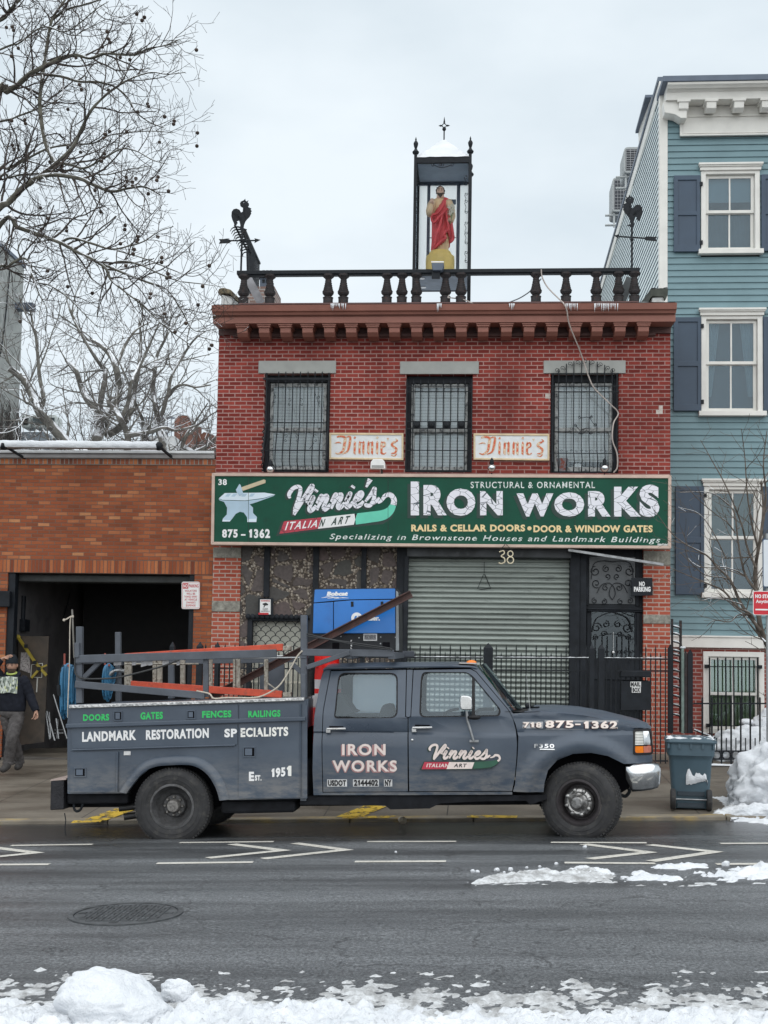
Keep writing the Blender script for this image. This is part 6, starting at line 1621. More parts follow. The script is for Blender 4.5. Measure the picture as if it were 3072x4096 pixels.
 # -  bare winter trees
def bark(name,c,c2,amount=.35):
 t=NT(name);f=t.noise(9,detail=5);col=t.mix(t.ramp(f,[(.35,0.0),(.65,1.0)]),c,c2)
 t.set(color=snow_top(t,col,amount,.2,5.0),rough=.9,spec=.2);return t.m
bark_plane=bark('plane_bark',(.062,.058,.046),(.15,.145,.12),.40)
bark_twig=bark('plane_twig',(.042,.036,.034),(.085,.07,.062),.52)
bark_back=bark('grey_bark',(.105,.10,.09),(.21,.205,.185),.30)
twig_back=bark('back_twig',(.11,.10,.097),(.20,.185,.175),.36)
bark_small=bark('small_tree_bark',(.075,.062,.052),(.15,.125,.105),.62)
def grow(mb,pts,r0,r1,lvl,rg,P,tips,sides=6):
 """one branch through pts, then its side branches, each shorter and thinner"""
 n=len(pts);rr=[r0+(r1-r0)*(i/(n-1))**.8 for i in range(n)]
 mb[min(lvl,len(mb)-1)].tube(pts,rr,sides if lvl==0 else(4 if lvl==1 else 3),cap=lvl==0)
 if lvl>=P['levels']:tips.append(pts[-1]);return
 L=sum((pts[i+1]-pts[i]).length for i in range(n-1))
 cnt=max(2,int(L*P['dens'][lvl]+rg.random()));side=rg.choice((-1,1))
 for k in range(cnt):
  f=P.get('start',.15)+(1-P.get('start',.15))*(k+rg.random()*.8)/cnt
  f=min(.985,f);i=min(n-2,int(f*(n-1)));q=f*(n-1)-i
  p=pts[i].lerp(pts[i+1],q);d=(pts[i+1]-pts[i]).normalized();side=-side
  a=R(rg.uniform(*P['ang']))*side
  ax=(Vector((0,-1,0))+Vector((rg.uniform(-.7,.7),rg.uniform(-.4,.4),rg.uniform(-.7,.7)))).normalized()
  d=Matrix.Rotation(a,3,ax)@d
  d.y+=rg.uniform(-.35,.35);d.normalize()
  ln=P['len'][lvl]*rg.uniform(.45,1.15)*(1.0-.45*f);st=P['seg'][lvl];c=[p];ns=max(2,int(ln/st))
  for s in range(ns):
   d=(d+Vector((rg.gauss(0,P['jit']),rg.gauss(0,P['jit']*.7),rg.gauss(0,P['jit'])+P['up']*(s/ns)))).normalized();c.append(c[-1]+d*(ln/ns))
  rb=min(rr[i]*.7,P['rad'][lvl]*rg.uniform(.75,1.2));grow(mb,c,rb,max(P['tip'],rb*.4),lvl+1,rg,P,tips)
def limb(z,pts,Y,rg,wob=.25,pre=None,n=6):
 """traced limb: points in an enlarged crop, set at a wandering depth around Y (a number, or (from, to))"""
 y0,y1=Y if isinstance(Y,tuple)else(Y,Y);k=len(pts);o=[at(*z(*p),y0+(y1-y0)*i/(k-1)+rg.uniform(-wob,wob))for i,p in enumerate(pts)]
 if pre:o=[Vector(p)for p in pre]+o
 return[Vector(p)for p in spl([tuple(p)for p in o],n)]
zt1,zt4=zm(0,0,1.659),zm(0,900,1.659)
def plane_tree():
 rg=random.Random(11);Y=15.6
 tx,ty=X_(-760,Y,1500),16.3;gzb=walk_z(tx,ty)
 t=thing('plane_tree','large bare street tree with hanging seed balls and snow on its branches','tree',(tx,ty,gzb))
 fork=Vector((tx+.3,ty,5.6));m=MB();m.tube([(tx,ty,gzb-.2),(tx+.02,ty,gzb+.4),(tx+.1,ty,2.5),(tx+.22,ty,4.2),fork],[.36,.30,.26,.24,.22],14);m.tube([fork,(tx+.2,ty+.1,7.5),(tx+.5,ty,9.5),(tx+.3,ty-.2,11.5)],[.2,.15,.11,.07],10);part('trunk',m,bark_plane,t,60)
 J=lambda dz:[fork+Vector((0,0,dz)),fork+Vector((.9,-.2,dz+.9))]
 hi=Vector((tx+.4,ty,9.0))
 B=[MB(),MB(),MB()];tips=[]
 P=dict(levels=3,dens=(4.6,6.2,8.0),ang=(28,72),len=(.95,.50,.24),seg=(.10,.07,.055),jit=.16,up=.10,rad=(.015,.0072,.0042),tip=.0027,start=.12)
 limbs=[(zt1,[(-60,1440),(60,1340),(160,1240),(270,1175),(370,1160),(530,1185),(620,1225),(740,1270),(850,1250),(960,1240),(1060,1290)],(15.4,14.6),.056,.010,J(0)),(zt1,[(-40,660),(40,610),(120,560),(200,490),(300,440),(400,390),(500,365),(600,385),(700,355),(800,362),(900,362),(990,320),(1100,300),(1190,262)],(15.6,14.8),.052,.006,[fork+Vector((0,0,.5)),Vector((tx+.9,ty-.2,7.0))]),(zt1,[(240,490),(400,505),(520,540),(650,545),(760,575),(850,650),(900,740),(990,810),(1090,850)],(15.4,15.6),.022,.006,None),(zt1,[(370,1090),(300,940),(265,720),(270,600),(290,450),(320,250),(350,120),(430,0),(500,-120)],(15.3,16.0),.034,.014,None),(zt1,[(190,1225),(350,1100),(480,980),(540,860),(600,740),(680,650),(770,580),(870,520),(1000,480),(1110,492),(1230,480)],(15.3,14.6),.032,.005,None),(zt1,[(-30,1160),(50,1120),(150,1070),(320,985),(480,960),(620,950),(720,900),(850,880),(1000,870),(1150,880)],(15.9,15.2),.026,.005,J(.4)),(zt1,[(360,1075),(460,1090),(560,1115),(680,1055),(800,990),(900,1000),(1010,1060),(1110,1090)],(15.2,14.7),.022,.005,None),(zt1,[(-30,1215),(60,1180),(140,1160),(280,1150),(400,1130),(560,1140),(700,1160),(830,1130),(1000,1100)],(15.9,16.4),.024,.006,J(.2)),(zt1,[(-30,810),(120,770),(230,730),(330,690),(420,640)],(16.0,16.4),.022,.007,[hi,hi+Vector((.4,0,.1))]),(zt1,[(-30,150),(50,80),(110,20),(200,-70)],(15.8,15.2),.03,.015,[hi,hi+Vector((.4,0,1.2))]),(zt1,[(345,130),(450,60),(560,30),(680,-10),(760,-60)],(15.9,15.2),.022,.008,None),(zt1,[(0,330),(120,290),(240,200),(330,180),(480,235),(560,200),(700,130)],(16.2,15.8),.018,.005,[hi,hi+Vector((.4,0,.6))]),(zt1,[(330,180),(430,210),(520,160),(640,60),(720,10)],(15.7,15.0),.012,.005,None),(zt1,[(700,80),(760,110),(830,110),(860,95)],(15.2,15.0),.007,.004,None),(zt1,[(0,1490),(120,1510),(260,1560),(400,1610),(500,1665),(600,1712),(700,1780),(740,1860),(850,1950),(950,2030),(1100,2170),(1250,2280)],(15.2,14.4),.042,.006,[fork+Vector((0,0,-.6)),fork+Vector((1.1,-.3,.4))]),(zt4,[(690,262),(850,330),(980,380),(1110,430),(1200,560),(1290,700),(1440,690)],(14.8,14.4),.020,.005,None),(zt4,[(395,118),(480,85),(600,120),(740,160),(850,140),(950,110),(1060,40),(1150,10)],(15.0,14.5),.020,.005,None),(zt4,[(695,272),(800,240),(920,260),(1050,320),(1180,370),(1330,390),(1480,410)],(14.8,14.2),.016,.004,None),(zt4,[(780,170),(850,190),(980,230),(1150,300),(1280,340),(1380,290),(1440,180)],(14.8,14.2),.010,.004,None),(zt4,[(-40,310),(40,280),(140,222),(200,250),(225,370),(330,400),(450,480),(540,570),(650,680)],(15.0,14.6),.026,.006,J(-.5)),(zt4,[(225,365),(260,460),(310,560),(300,700)],(14.9,14.9),.012,.005,None),(zt4,[(140,222),(120,160),(160,90),(240,120),(330,90),(400,20)],(15.0,15.0),.012,.004,None),(zt4,[(940,540),(1000,600),(1150,690),(1250,640),(1380,620)],(14.4,14.2),.008,.004,None)]
 for z,pts,Y_,r0,r1,pre in limbs:grow(B,limb(z,pts,Y_,rg,.07,pre),r0,r1,0,rg,P,tips)
 part('limbs',B[0],bark_plane,t,60);part('branches',B[1],bark_twig,t,60);part('twigs',B[2],bark_twig,t)
 m=MB();m.lathe([(.0,0)]+[(.024*math.sin(R(a)),.024-.024*math.cos(R(a)))for a in range(20,180,20)]+[(.0,.048)],(0,0,0),10);m.tube([(0,0,.040),(.004,0,.09),(0,0,.13)],.0022,3)
 ball=bark('seed_ball',(.040,.030,.026),(.085,.062,.05),.62)
 rg.shuffle(tips);k=0;b0=None
 for p in tips:
  q=(p-CAM);u=1536+FPX*q.dot(RT)/q.dot(FW);v=CV-FPX*q.dot(UP)/q.dot(FW)
  if not(0<u<860 and 0<v<1350)or rg.random()>(.5 if u>380 else.25):continue
  for e in range(rg.choice((1,1,2))):
   pos=p+Vector((rg.uniform(-.02,.02),rg.uniform(-.02,.02),-.13-e*.05))
   if b0 is None:
    m.v=[q_+WL[t]for q_ in m.v];b0=part('seed_ball',m,ball,t,60);b0.location=pos-WL[t]
   else:c=b0.copy();COL.objects.link(c);c.parent=t;c.location=pos-WL[t]
   k+=1
  if k>96:break
plane_tree()
def back_tree(lab,limbs,Y,seed,P,base):
 rg=random.Random(seed);bx_=at(*zt4(*base),Y);t=thing('bare_tree',lab,'tree',(bx_.x,Y,0),'snowy bare trees behind the garage')
 B=[MB(),MB(),MB()];tips=[]
 root=[Vector((bx_.x+.1,Y,.0)),Vector((bx_.x+.05,Y,bx_.z-1.0))]
 for i,(pts,r0,r1)in enumerate(limbs):grow(B,limb(zt4,pts,Y,rg,.25,root if i==0 else None),r0,r1,0,rg,P,tips)
 part('trunk',B[0],bark_back,t,60);part('branches',B[1],bark_back,t,60);part('twigs',B[2],twig_back,t)
PB=dict(levels=3,dens=(1.9,3.8,5.2),ang=(22,62),len=(1.75,.90,.46),seg=(.16,.12,.10),jit=.14,up=.08,rad=(.024,.011,.0062),tip=.0045,start=.12)
back_tree('bare tree leaning away from the grey building behind the garage',[([(580,1565),(500,1500),(400,1400),(330,1320),(260,1240),(190,1080),(140,1010),(60,950)],.17,.07),([(262,1240),(288,1150),(262,1000),(240,750),(215,640),(200,560)],.07,.02),([(215,1150),(175,1180),(140,1090)],.05,.02),([(330,1440),(300,1380),(270,1330)],.03,.02),([(455,1540),(400,1480),(350,1410)],.04,.03)],26.5,21,PB,(590,1600))
back_tree('thick trunked bare tree dividing low down, in the middle behind the garage',[([(595,1570),(620,1480),(645,1410),(675,1340),(690,1280),(590,1170),(545,1090),(500,960),(440,900)],.22,.04),([(690,1285),(750,1200),(790,1110),(770,950),(720,850),(640,780),(560,740),(480,600),(440,480)],.12,.02),([(660,1380),(665,1200),(700,1000),(690,960),(620,860),(520,690),(460,560)],.09,.02),([(700,1395),(790,1345),(860,1250),(890,1100),(920,960),(935,780),(925,640)],.11,.02),([(770,950),(830,800),(900,700),(1000,640)],.05,.015)],27.5,22,PB,(590,1600))
back_tree('slender bare tree with a crooked fork in front of the white building',[([(840,1570),(850,1430),(830,1350),(800,1290),(760,1220),(720,1180),(740,1140)],.12,.04),([(860,1395),(1000,1372),(1090,1345),(1170,1362),(1300,1330),(1380,1280)],.06,.02),([(800,1290),(850,1180),(870,1050),(940,900),(1000,780),(1060,640)],.06,.015)],27.0,23,PB,(840,1600))
back_tree('bare tree with snowy forks next to the brown chimneys',[([(990,1570),(985,1450),(960,1390),(1045,1320),(1030,1200),(1015,1100),(1030,960),(1040,870),(1100,750),(1150,640)],.12,.02),([(1100,1560),(1070,1420),(1040,1325),(1080,1240),(1115,1130),(1200,1060),(1300,1075),(1400,1060)],.09,.02),([(960,1390),(945,1290),(900,1180),(890,1080)],.06,.02),([(1115,1130),(1140,1000),(1220,860),(1290,760),(1370,700)],.05,.015)],27.8,24,PB,(1000,1600))
back_tree('low spreading snowy bare tree against the brick building',[([(1060,1575),(1150,1520),(1240,1495),(1290,1520),(1310,1560)],.14,.06),([(1290,1510),(1370,1470),(1440,1400)],.07,.03),([(1330,1560),(1380,1500),(1440,1470)],.05,.02),([(1200,1500),(1230,1400),(1300,1300),(1380,1180)],.05,.015)],28.5,25,dict(PB,dens=(2.8,3.6,4.2)),(1060,1600))
def small_tree():
 rg=random.Random(5);Y=16.6;z=z7b
 b=at(*z(1700,1600),Y);gx=b.x+.12
 t=thing('young_street_tree','small bare street tree with snow on its forks in front of the blue house','tree',(gx,Y,walk_z(gx,Y)))
 B=[MB(),MB(),MB()];tips=[]
 P=dict(levels=2,dens=(4.2,6.0),ang=(22,58),len=(.70,.32),seg=(.08,.06),jit=.11,up=.13,rad=(.010,.0055),tip=.0026,start=.10)
 pre=[Vector((gx,Y,walk_z(gx,Y)-.1)),Vector((gx,Y,1.2))]
 T=[([(1700,1600),(1650,1450),(1600,1330),(1572,1160),(1555,980),(1550,800),(1590,560),(1620,300),(1600,60)],.050,.014,pre),([(1592,1390),(1515,1205),(1395,1135),(1280,1000),(1130,930),(940,850),(820,800)],.024,.004,None),([(1595,1340),(1430,1110),(1335,905),(1220,790),(1130,690),(960,600),(830,500),(680,300)],.024,.004,None),([(1570,1010),(1485,900),(1440,780),(1400,560),(1370,330),(1290,230),(1150,150),(900,150)],.019,.004,None),([(1558,990),(1450,860),(1300,795),(1170,790)],.014,.005,None),([(1505,1205),(1400,1205),(1330,1262),(1200,1250),(1130,1300)],.012,.004,None),([(1555,800),(1480,620),(1430,420),(1300,100),(1180,-120),(1080,-300)],.017,.004,None),([(1580,650),(1520,420),(1480,150),(1460,-150),(1430,-400)],.016,.004,None),([(1600,520),(1640,200),(1620,-100),(1650,-380)],.018,.005,None),([(1340,905),(1260,880),(1120,860),(1000,760),(900,660)],.010,.004,None),([(1430,1110),(1300,1075),(1180,1060),(1090,1080)],.010,.004,None),([(1380,500),(1300,400),(1200,330),(1050,200),(950,80)],.010,.004,None),([(1640,1440),(1590,1385),(1510,1290),(1440,1190)],.016,.008,None),([(1300,720),(1180,480),(1060,330),(900,280)],.009,.0035,None)]
 for pts,r0,r1,pr in T:grow(B,limb(z,pts,Y,rg,.10,pr),r0,r1,0,rg,P,tips)
 part('trunk',B[0],bark_small,t,60);part('branches',B[1],bark_small,t,60);part('twigs',B[2],bark_small,t)
small_tree()
# -  the parked work truck
YK,YC=13.17,14.17
t3,t4,t5,t6,t6f=zm(200,2400,1.508),zm(1150,2200,1.952),zm(1200,2600,1.659),zm(1900,2500,1.659),zm(2150,2850,2.9105)
tA,tB,tCx=zm(280,2480,3.1904),zm(780,2480,3.1904),zm(1180,2560,5.184)
def _paint():
 t=NT('grey_truck_paint')
 f=t.noise(1.7,t.pos(sc=(1,1,1.4)),6,.6)
 col=t.mix(t.ramp(f,[(.3,0.0),(.7,1.0)]),(.044,.060,.086),(.072,.094,.126))
 sp=t.n('SeparateXYZ');g=t.n('NewGeometry');t.L.new(g.outputs['Position'],sp.inputs[0])
 low=t.math('SUBTRACT',.95,t.math('SUBTRACT',sp.outputs['Z'],t.math('MULTIPLY',sp.outputs['X'],.031)))
 dirt=t.math('MULTIPLY',t.ramp(t.noise(9,t.pos(sc=(.5,1,1.6)),9,.72),[(.40,0.0),(.62,1.0)]),t.math('MULTIPLY',low,2.0,True))
 col=t.mix(t.math('MULTIPLY',dirt,.8),col,(.20,.195,.19))
 scr=t.noise(3.2,t.pos(sc=(1,1,5),off=(2,7,1)),10,.75)
 col=t.mix(t.ramp(scr,[(.66,0.0),(.70,.55)]),col,(.17,.185,.21))
 t.set(color=col,rough=t.ramp(f,[(.3,.27),(.7,.42)]),spec=.5);t.bump(t.noise(3.5,detail=2),.06,.05);return t.m
paint=_paint()
rack_paint=M('grey_rack_paint',(.075,.086,.105),.5,var=.2,vs=6,c2=(.17,.17,.17),lo=.64,hi=.8,bump=.1)
under=M('dark_underbody',(.012,.013,.016),.8,var=.4,vs=8,spec=.2)
void=M('dark_gap',(.006,.006,.008),.9,spec=.1)
def _diamond():
 t=NT('diamond_plate');w=t.n('TexVoronoi',feature='F1');w.inputs['Scale'].default_value=36;t.L.new(t.pos(sc=(1,1,.8)),w.inputs['Vector'])
 t.set(color=t.mix(t.noise(12),(.62,.62,.62),(.36,.36,.36)),rough=.38,metal=.8);t.bump(w.outputs['Distance'],.6,.01);return t.m
diamond=_diamond()
dark_diamond=M('dark_tread_plate',(.028,.028,.032),.6,.3,var=.3,vs=9,bump=.8,bs=55,spec=.3)
tk=thing('work_truck','grey crew cab work truck with white lettering parked at the kerb','truck',((at(1500,3350,YK)).x,YC,road_z(-1.05,YK)))
zbelt,zroof=Z_(t5(0,452)[1],YK,1600),Z_(t5(0,105)[1],YK,1600)
zcr=[Z_(t5(0,y)[1],YK,1600)for y in(536,545,551,562,577)]
zrk=Z_(t5(0,955)[1],YK,1600);tilt=.031
wheel_f,wheel_r=at(2327,3206,YK+.12),at(698,3222,YK+.12)
xfr=at(*t6(1195,800),YK).x
def gz_(z,x):return z-tilt*(x-at(1600,2900,YK).x)
def gside(x,z):
 q=gz_(z,x);g=0.0
 if q>zbelt:g=.014+.21*((q-zbelt)/(zroof-zbelt))**1.15
 elif q>zcr[0]:g=.014*(q-zcr[0])/(zbelt-zcr[0])+.012
 elif q>zcr[2]:g=.030
 elif q>zcr[4]:g=.028*(q-zcr[4])/(zcr[2]-zcr[4])
 else:g=.045*((zcr[4]-q)/(zcr[4]-zrk))**2.2
 r=math.hypot(x-wheel_f.x,z-wheel_f.z)
 if.50<r<.72 and q<zcr[4]+.05:g-=.045*math.sin(math.pi*(r-.50)/.22)**.8*(1 if r<.61 else max(0,math.cos((r-.61)/.11*math.pi/2)))
 d=x-(xfr-.36)
 if d>0:g+=.13*(d/.36)**2.4
 return g
ZC=[zbelt,zbelt+.02]+zcr+[zbelt+(zroof-zbelt)*k for k in(.3,.6,.85)]+[zrk+(zcr[4]-zrk)*k for k in(.15,.3,.45,.6,.8)]
def cabpanel(name,pts,holes=(),mat=None,off=0.0,far=False,thick=.03,parent=tk,r=0,xc=(),zc=(),smooth=40):
 o=rpoly([z for z in pts],r)if r else pts
 y0=YK+off
 mb=panel(pxz(o,YK),[pxz(h,YK)for h in holes],y0,thick,gside,ZC+list(zc),xc)
 if far:
  for p in mb.v:p.y=2*YC-p.y
 return part(name,mb,mat or paint,parent,smooth)
P5=lambda pts:[t5(*p)for p in pts]
P6=lambda pts:[t6(*p)for p in pts]
rw_out=rpoly(P5([(243,150),(642,152),(648,452),(222,456),(228,400)]),30,5)
fw_out=rpoly(P5([(806,146),(1108,146),(1150,176),(1335,398),(1326,440),(790,448),(796,200)]),[22,18,10,14,12,24,20],5)
rd=cabpanel('rear_door',P5([(151,944),(148,600),(154,400),(191,140),(697,131),(697,444),(713,450),(714,941)]),[rw_out])
fd=cabpanel('front_door',P5([(724,940),(720,545),(719,450),(737,442),(748,133),(1130,127),(1168,146),(1384,402),(1412,455),(1432,530),(1440,620),(1436,720),(1425,850),(1408,938)]),[fw_out])
cabpanel('quarter_panel',P5([(86,966),(82,800),(90,500),(97,400),(128,180),(148,128),(187,128),(186,140),(149,400),(143,600),(146,949),(724,946),(1408,944),(1410,962),(700,966)]))
cabpanel('door_pillar',P5([(703,131),(742,131),(732,440),(715,446),(703,440)]))
cabpanel('window_pillar',P5([(1132,120),(1180,118),(1240,190),(1402,402),(1425,440),(1412,450),(1388,400),(1172,143)]))
inner_pts=P5([(92,960),(90,700),(100,400),(150,130),(1160,112),(1392,405),(1436,600),(1405,955)])
grow=lambda poly,k:[(sum(p[0]for p in poly)/len(poly)+(q[0]-sum(p[0]for p in poly)/len(poly))*k,sum(p[1]for p in poly)/len(poly)+(q[1]-sum(p[1]for p in poly)/len(poly))*k)for q in poly]
cabpanel('cab_inner',inner_pts,[grow(rw_out,.985),grow(fw_out,.985)],void,.034,thick=.02)
cabpanel('far_side',inner_pts,[rw_out,fw_out],paint,0,True)
def _bright_film(name,k):  # pale blue film put into the far panes to brighten the cab windows
 t=NT(name);tr=t.n('BsdfTransparent');df=t.n('BsdfDiffuse');tl=t.n('BsdfTranslucent');a=t.n('AddShader');mx=t.n('MixShader');mx.inputs[0].default_value=k
 for q in(df,tl):q.inputs['Color'].default_value=(.42,.54,.62,1)
 t.L.new(df.outputs[0],a.inputs[0]);t.L.new(tl.outputs[0],a.inputs[1]);t.L.new(tr.outputs[0],mx.inputs[1]);t.L.new(a.outputs[0],mx.inputs[2]);t.L.new(mx.outputs[0],t.out.inputs['Surface']);return t.m
far_glass={'rear_window':_bright_film('bright_film_rear_glass',.7),'front_window':_bright_film('bright_film_front_glass',.3)}
for nm,src,far in(('rear_window',rw_out,False),('front_window',fw_out,False),('rear_window',rw_out,True),('front_window',fw_out,True)):
 mb=panel(pxz(grow(src,1.01),YK),[],YK+.022,.005,gside,ZC,back=False)
 if far:
  for p in mb.v:p.y=2*YC-p.y
 part(nm,mb,far_glass[nm]if far else car_glass,(rd if 'rear' in nm else fd)if not far else tk,40)
seal_m=M('window_seal',(.012,.012,.014),.6,spec=.3)
for src,pr in((rw_out,rd),(fw_out,fd)):
 a,b=grow(src,1.0),grow(src,.958);part('window_seal',panel(pxz(a,YK),[pxz(b,YK)],YK+.010,.012,gside,ZC),seal_m,pr,40)
cabpanel('vent_bar',P5([(1140,172),(1160,190),(1162,440),(1140,440)]),(),seal_m,.008,thick=.014,parent=fd)
def crossrow(u,v,ydrop,crown,near=None,n=14,x_bulge=0.0):
 """row of points across the cab from the near edge at pixel (u, v) on the near skin; ydrop: how far the edge stands in"""
 p=at(u,v,YK);row=[]
 for i in range(n+1):
  s=i/n;y=YK+ydrop+s*(2*(YC-YK)-2*ydrop);k=1-(2*s-1)**4
  row.append((p.x+x_bulge*(1-(2*s-1)**2),y,p.z+crown*k))
 return row
edge=[(140,134),(150,124),(180,119),(400,113),(700,108),(1000,106),(1130,108),(1175,118)]
mb=MB();mb.grid([crossrow(*t5(*p),.212,.055)for p in edge]);part('roof',mb,paint,tk,60)
mb=MB();mb.tube([at(*t5(*p),YK+.0)+Vector((0,.205,-.004))for p in spl(edge,4)],.013,6);part('drip_rail',mb,paint,tk,60)
mb=MB();mb.grid([crossrow(*t5(*p),d,.02)for p,d in(((140,134),.212),((128,180),.185),((98,400),.03),((90,500),.02),((86,960),.045))]);part('rear_wall',mb,paint,tk,60)
ws=[((1175,118),.212,.055,.10),((1235,190),.17,.03,.12),((1330,312),.09,.02,.13),((1402,404),.03,.01,.15)]
mb=MB();mb.grid([crossrow(*t5(*p),d,c_,14,16,b)if False else crossrow(*t5(*p),d,c_,None,16,b)for p,d,c_,b in ws]);wsn=part('windscreen',mb,_glass('windscreen_glass',(.42,.50,.46),.12,.03),tk,180)
mb=MB();q=P5([(1366,330),(1384,322),(1396,348),(1378,355)]);mb.add([at(*p,YC-.25)for p in q],[(0,1,2,3)]);part('inspection_sticker',mb,white_paint,wsn)
hood=[((330,578),.10,.0),((430,572),.10,.035),((560,579),.10,.05),((720,594),.11,.055),((880,624),.12,.06),((1000,650),.14,.055),((1090,672),.16,.045),((1150,686),.20,.03),((1178,700),.22,.01)]
mb=MB();mb.grid([crossrow(*t6(*p),d,c_,None,16,.10 if i>5 else.06)for i,(p,d,c_)in enumerate(hood)]);part('bonnet',mb,paint,tk,60)
fpts=[(253,1108),(266,1060),(284,860),(288,740),(270,660),(240,590),(330,582),(430,577),(560,584),(720,600),(880,631),(1000,657),(1100,680),(1128,690),(1062,692),(1050,706),(1050,856),(1066,866),(1190,866),(1188,912),(1100,918),(985,920),(955,905),(880,868),(770,848),(650,855),(545,898),(485,965),(462,1050),(456,1112)]
xs_c=[at(*t6(u,800),YK).x for u in range(300,1190,34)]
fe=cabpanel('fender',P6(fpts),(),paint,0,xc=xs_c,zc=[zrk+.035*i for i in range(1,26)],thick=.025,smooth=50)
mb=MB();rows=[]
for p,h in zip([(330,582),(430,577),(560,584),(720,600),(880,631),(1000,657),(1100,680),(1150,695)],hood):
 a=at(*t6(*p),YK);a.y+=gside(a.x,a.z);b=Vector(crossrow(*t6(*h[0]),h[1],h[2],None,16)[0]);rows.append([a,a.lerp(b,.5)+Vector((0,0,.012)),b+Vector((0,0,-.004))])
mb.grid(rows);part('fender_top',mb,paint,tk,60)
part('far_fender',(lambda m:(m,[setattr(p,'y',2*YC-p.y)for p in m.v])[0])(panel(pxz(P6(fpts),YK),[],YK,.025,gside,ZC)),paint,tk,50)
mb=MB();mb.grid([crossrow(*t6(*p),.02,.0)for p in((200,572),(330,578),(430,574))]);part('cowl',mb,seal_m,tk)
mb=MB();mb.tube([at(*t6(385,540),YC-.5),at(*t6(350,550),YC-.3)],.012,5);mb.tube([at(*t6(425,545),YC-.6),at(*t6(320,552),YC-.2)],.009,5);mb.ball(at(*t6(350,535),YC-.75),.03,8,6);part('wiper',mb,black_iron,tk,60)
lens=NT('lamp_lens');w=lens.n('TexWave',bands_direction='Z');w.inputs['Scale'].default_value=11;lens.L.new(lens.pos(),w.inputs['Vector']);lens.set(color=lens.mix(w.outputs['Fac'],(.66,.66,.62),(.40,.40,.38)),rough=.12,spec=.6);lens=lens.m
amber=M('amber_lens',(.80,.20,.006),.18,var=.1,vs=30,spec=.6);amber_red=M('faded_amber_lens',(.50,.17,.12),.2,var=.15,vs=30)
hs=MB();a=[(1050,690),(1182,688),(1196,864),(1050,866)]
fr_=panel(pxz(rpoly(P6(a),14,4),YK),[pxz(rpoly(P6([(1064,706),(1172,704),(1184,850),(1064,850)]),8,3),YK)],YK-.006,.03,gside,(),[at(*t6(u,780),YK).x for u in(1080,1110,1140,1165)])
hl=part('headlight',fr_,seal_m,tk,40)
for nm,mt,q in(('clear_lens',lens,[(1066,708),(1120,707),(1124,798),(1064,798)]),('clear_lens',chrome,[(1122,707),(1172,706),(1180,798),(1126,798)]),('amber_lens',amber,[(1062,806),(1122,806),(1124,850),(1062,850)]),('amber_lens',amber_red,[(1124,806),(1181,806),(1185,850),(1126,850)])):
 part(nm,panel(pxz(P6(q),YK),[],YK+.004,.02,gside,(),[at(*t6(u,780),YK).x for u in(1080,1100,1140,1160)]),mt,hl,40)
mb=MB();p=at(*t6(1190,690),YK);mb.box(p.x-.25,p.x-.05,YK+.14,2*YC-YK-.14,at(*t6(0,915),YK).z+.08,p.z);part('grille',mb,seal_m,tk)
mb=MB();rows=[]
for(x0,ya,yb),d in zip([(990,935,1000),(1005,930,1035),(1045,926,1108),(1110,922,1104),(1180,922,1095),(1225,930,1085),(1246,950,1062)],(.03,-.01,-.03,-.03,-.01,.05,.14)):
 a,b=at(*t6(x0,ya),YK),at(*t6(x0,yb),YK);rows.append([a+Vector((0,d+.10,.012)),a+Vector((0,d+.02,.0)),a.lerp(b,.12)+Vector((0,d-.012,0)),a.lerp(b,.5)+Vector((0,d,0)),a.lerp(b,.9)+Vector((0,d+.03,0)),b+Vector((0,d+.06,0))])
L_=rows[-1];rows.append([Vector((p.x+.03,YC,p.z+.02))for p in L_]);rows.append([Vector((p.x,2*YC-p.y,p.z))for p in L_])
mb.grid(rows);b_=part('front_bumper',mb,chrome,tk,60);so=b_.modifiers.new('thickness','SOLIDIFY');so.thickness=.008
mb=MB();mb.tube([at(*t6(*p),YK+.35)for p in spl([(960,1125),(1000,1135),(1025,1105),(1020,1085)],5)],.018,8);part('tow_hook',mb,black_iron,tk,60)
seat=M('dark_seat_cloth',(.022,.024,.028),.9,var=.2)
mb=MB()
for pts,y0,d in(([(225,460),(226,330),(245,288),(275,292),(310,340),(345,395),(372,412),(300,440),(280,470)],YC-.75,.5),([(525,460),(540,385),(560,362),(590,360),(612,375),(620,460)],YC-.65,.45),([(525,460),(540,385),(560,362),(590,360),(612,375),(620,460)],YC+.2,.45)):
 mb.prism([at(*p,y0)for p in spl(P5(pts),3,True)],(0,d,0))
part('seat',mb,seat,tk,60)
mb=MB();mb.tube([at(*t5(*p),YC-.5)for p in spl([(955,440),(970,415),(1010,398),(1055,392)],5)],.016,6);mb.tube([at(*t5(*p),YC-.45)for p in spl([(1165,415),(1200,395),(1290,392)],5)],.02,6);part('steering_wheel',mb,seal_m,tk,60)
mb=MB();a,b=at(*t5(95,600),YK),at(*t5(1420,520),YK);mb.box(a.x,b.x,YK+.10,2*YC-YK-.10,zrk,Z_(t5(0,480)[1],YK,1600));part('floor_pan',mb,void,tk)
def handle(pts,parent):
 (x0,y0),(x1,y1)=pts
 m=MB();a,b=at(*t5(x0+18,y0+4),YK+.012),at(*t5(x1-18,y0+26),YK+.012);m.box(a.x,b.x,a.y-.004,a.y+.01,b.z,a.z);h=part('door_handle',m,void,parent)
 m=MB();a,b=at(*t5(x0,y0+24),YK-.02),at(*t5(x1,y0+22),YK-.02);m.beam(a,b,.03,.022);c_=at(*t5(x0+12,y1),YK);m.box(c_.x-.025,c_.x+.025,c_.y-.012,c_.y+.02,c_.z-.01,c_.z+.03);part('lever',m,chrome,h,bevel=.006)
handle(((176,500),(305,545)),rd);handle(((745,492),(878,540)),fd)
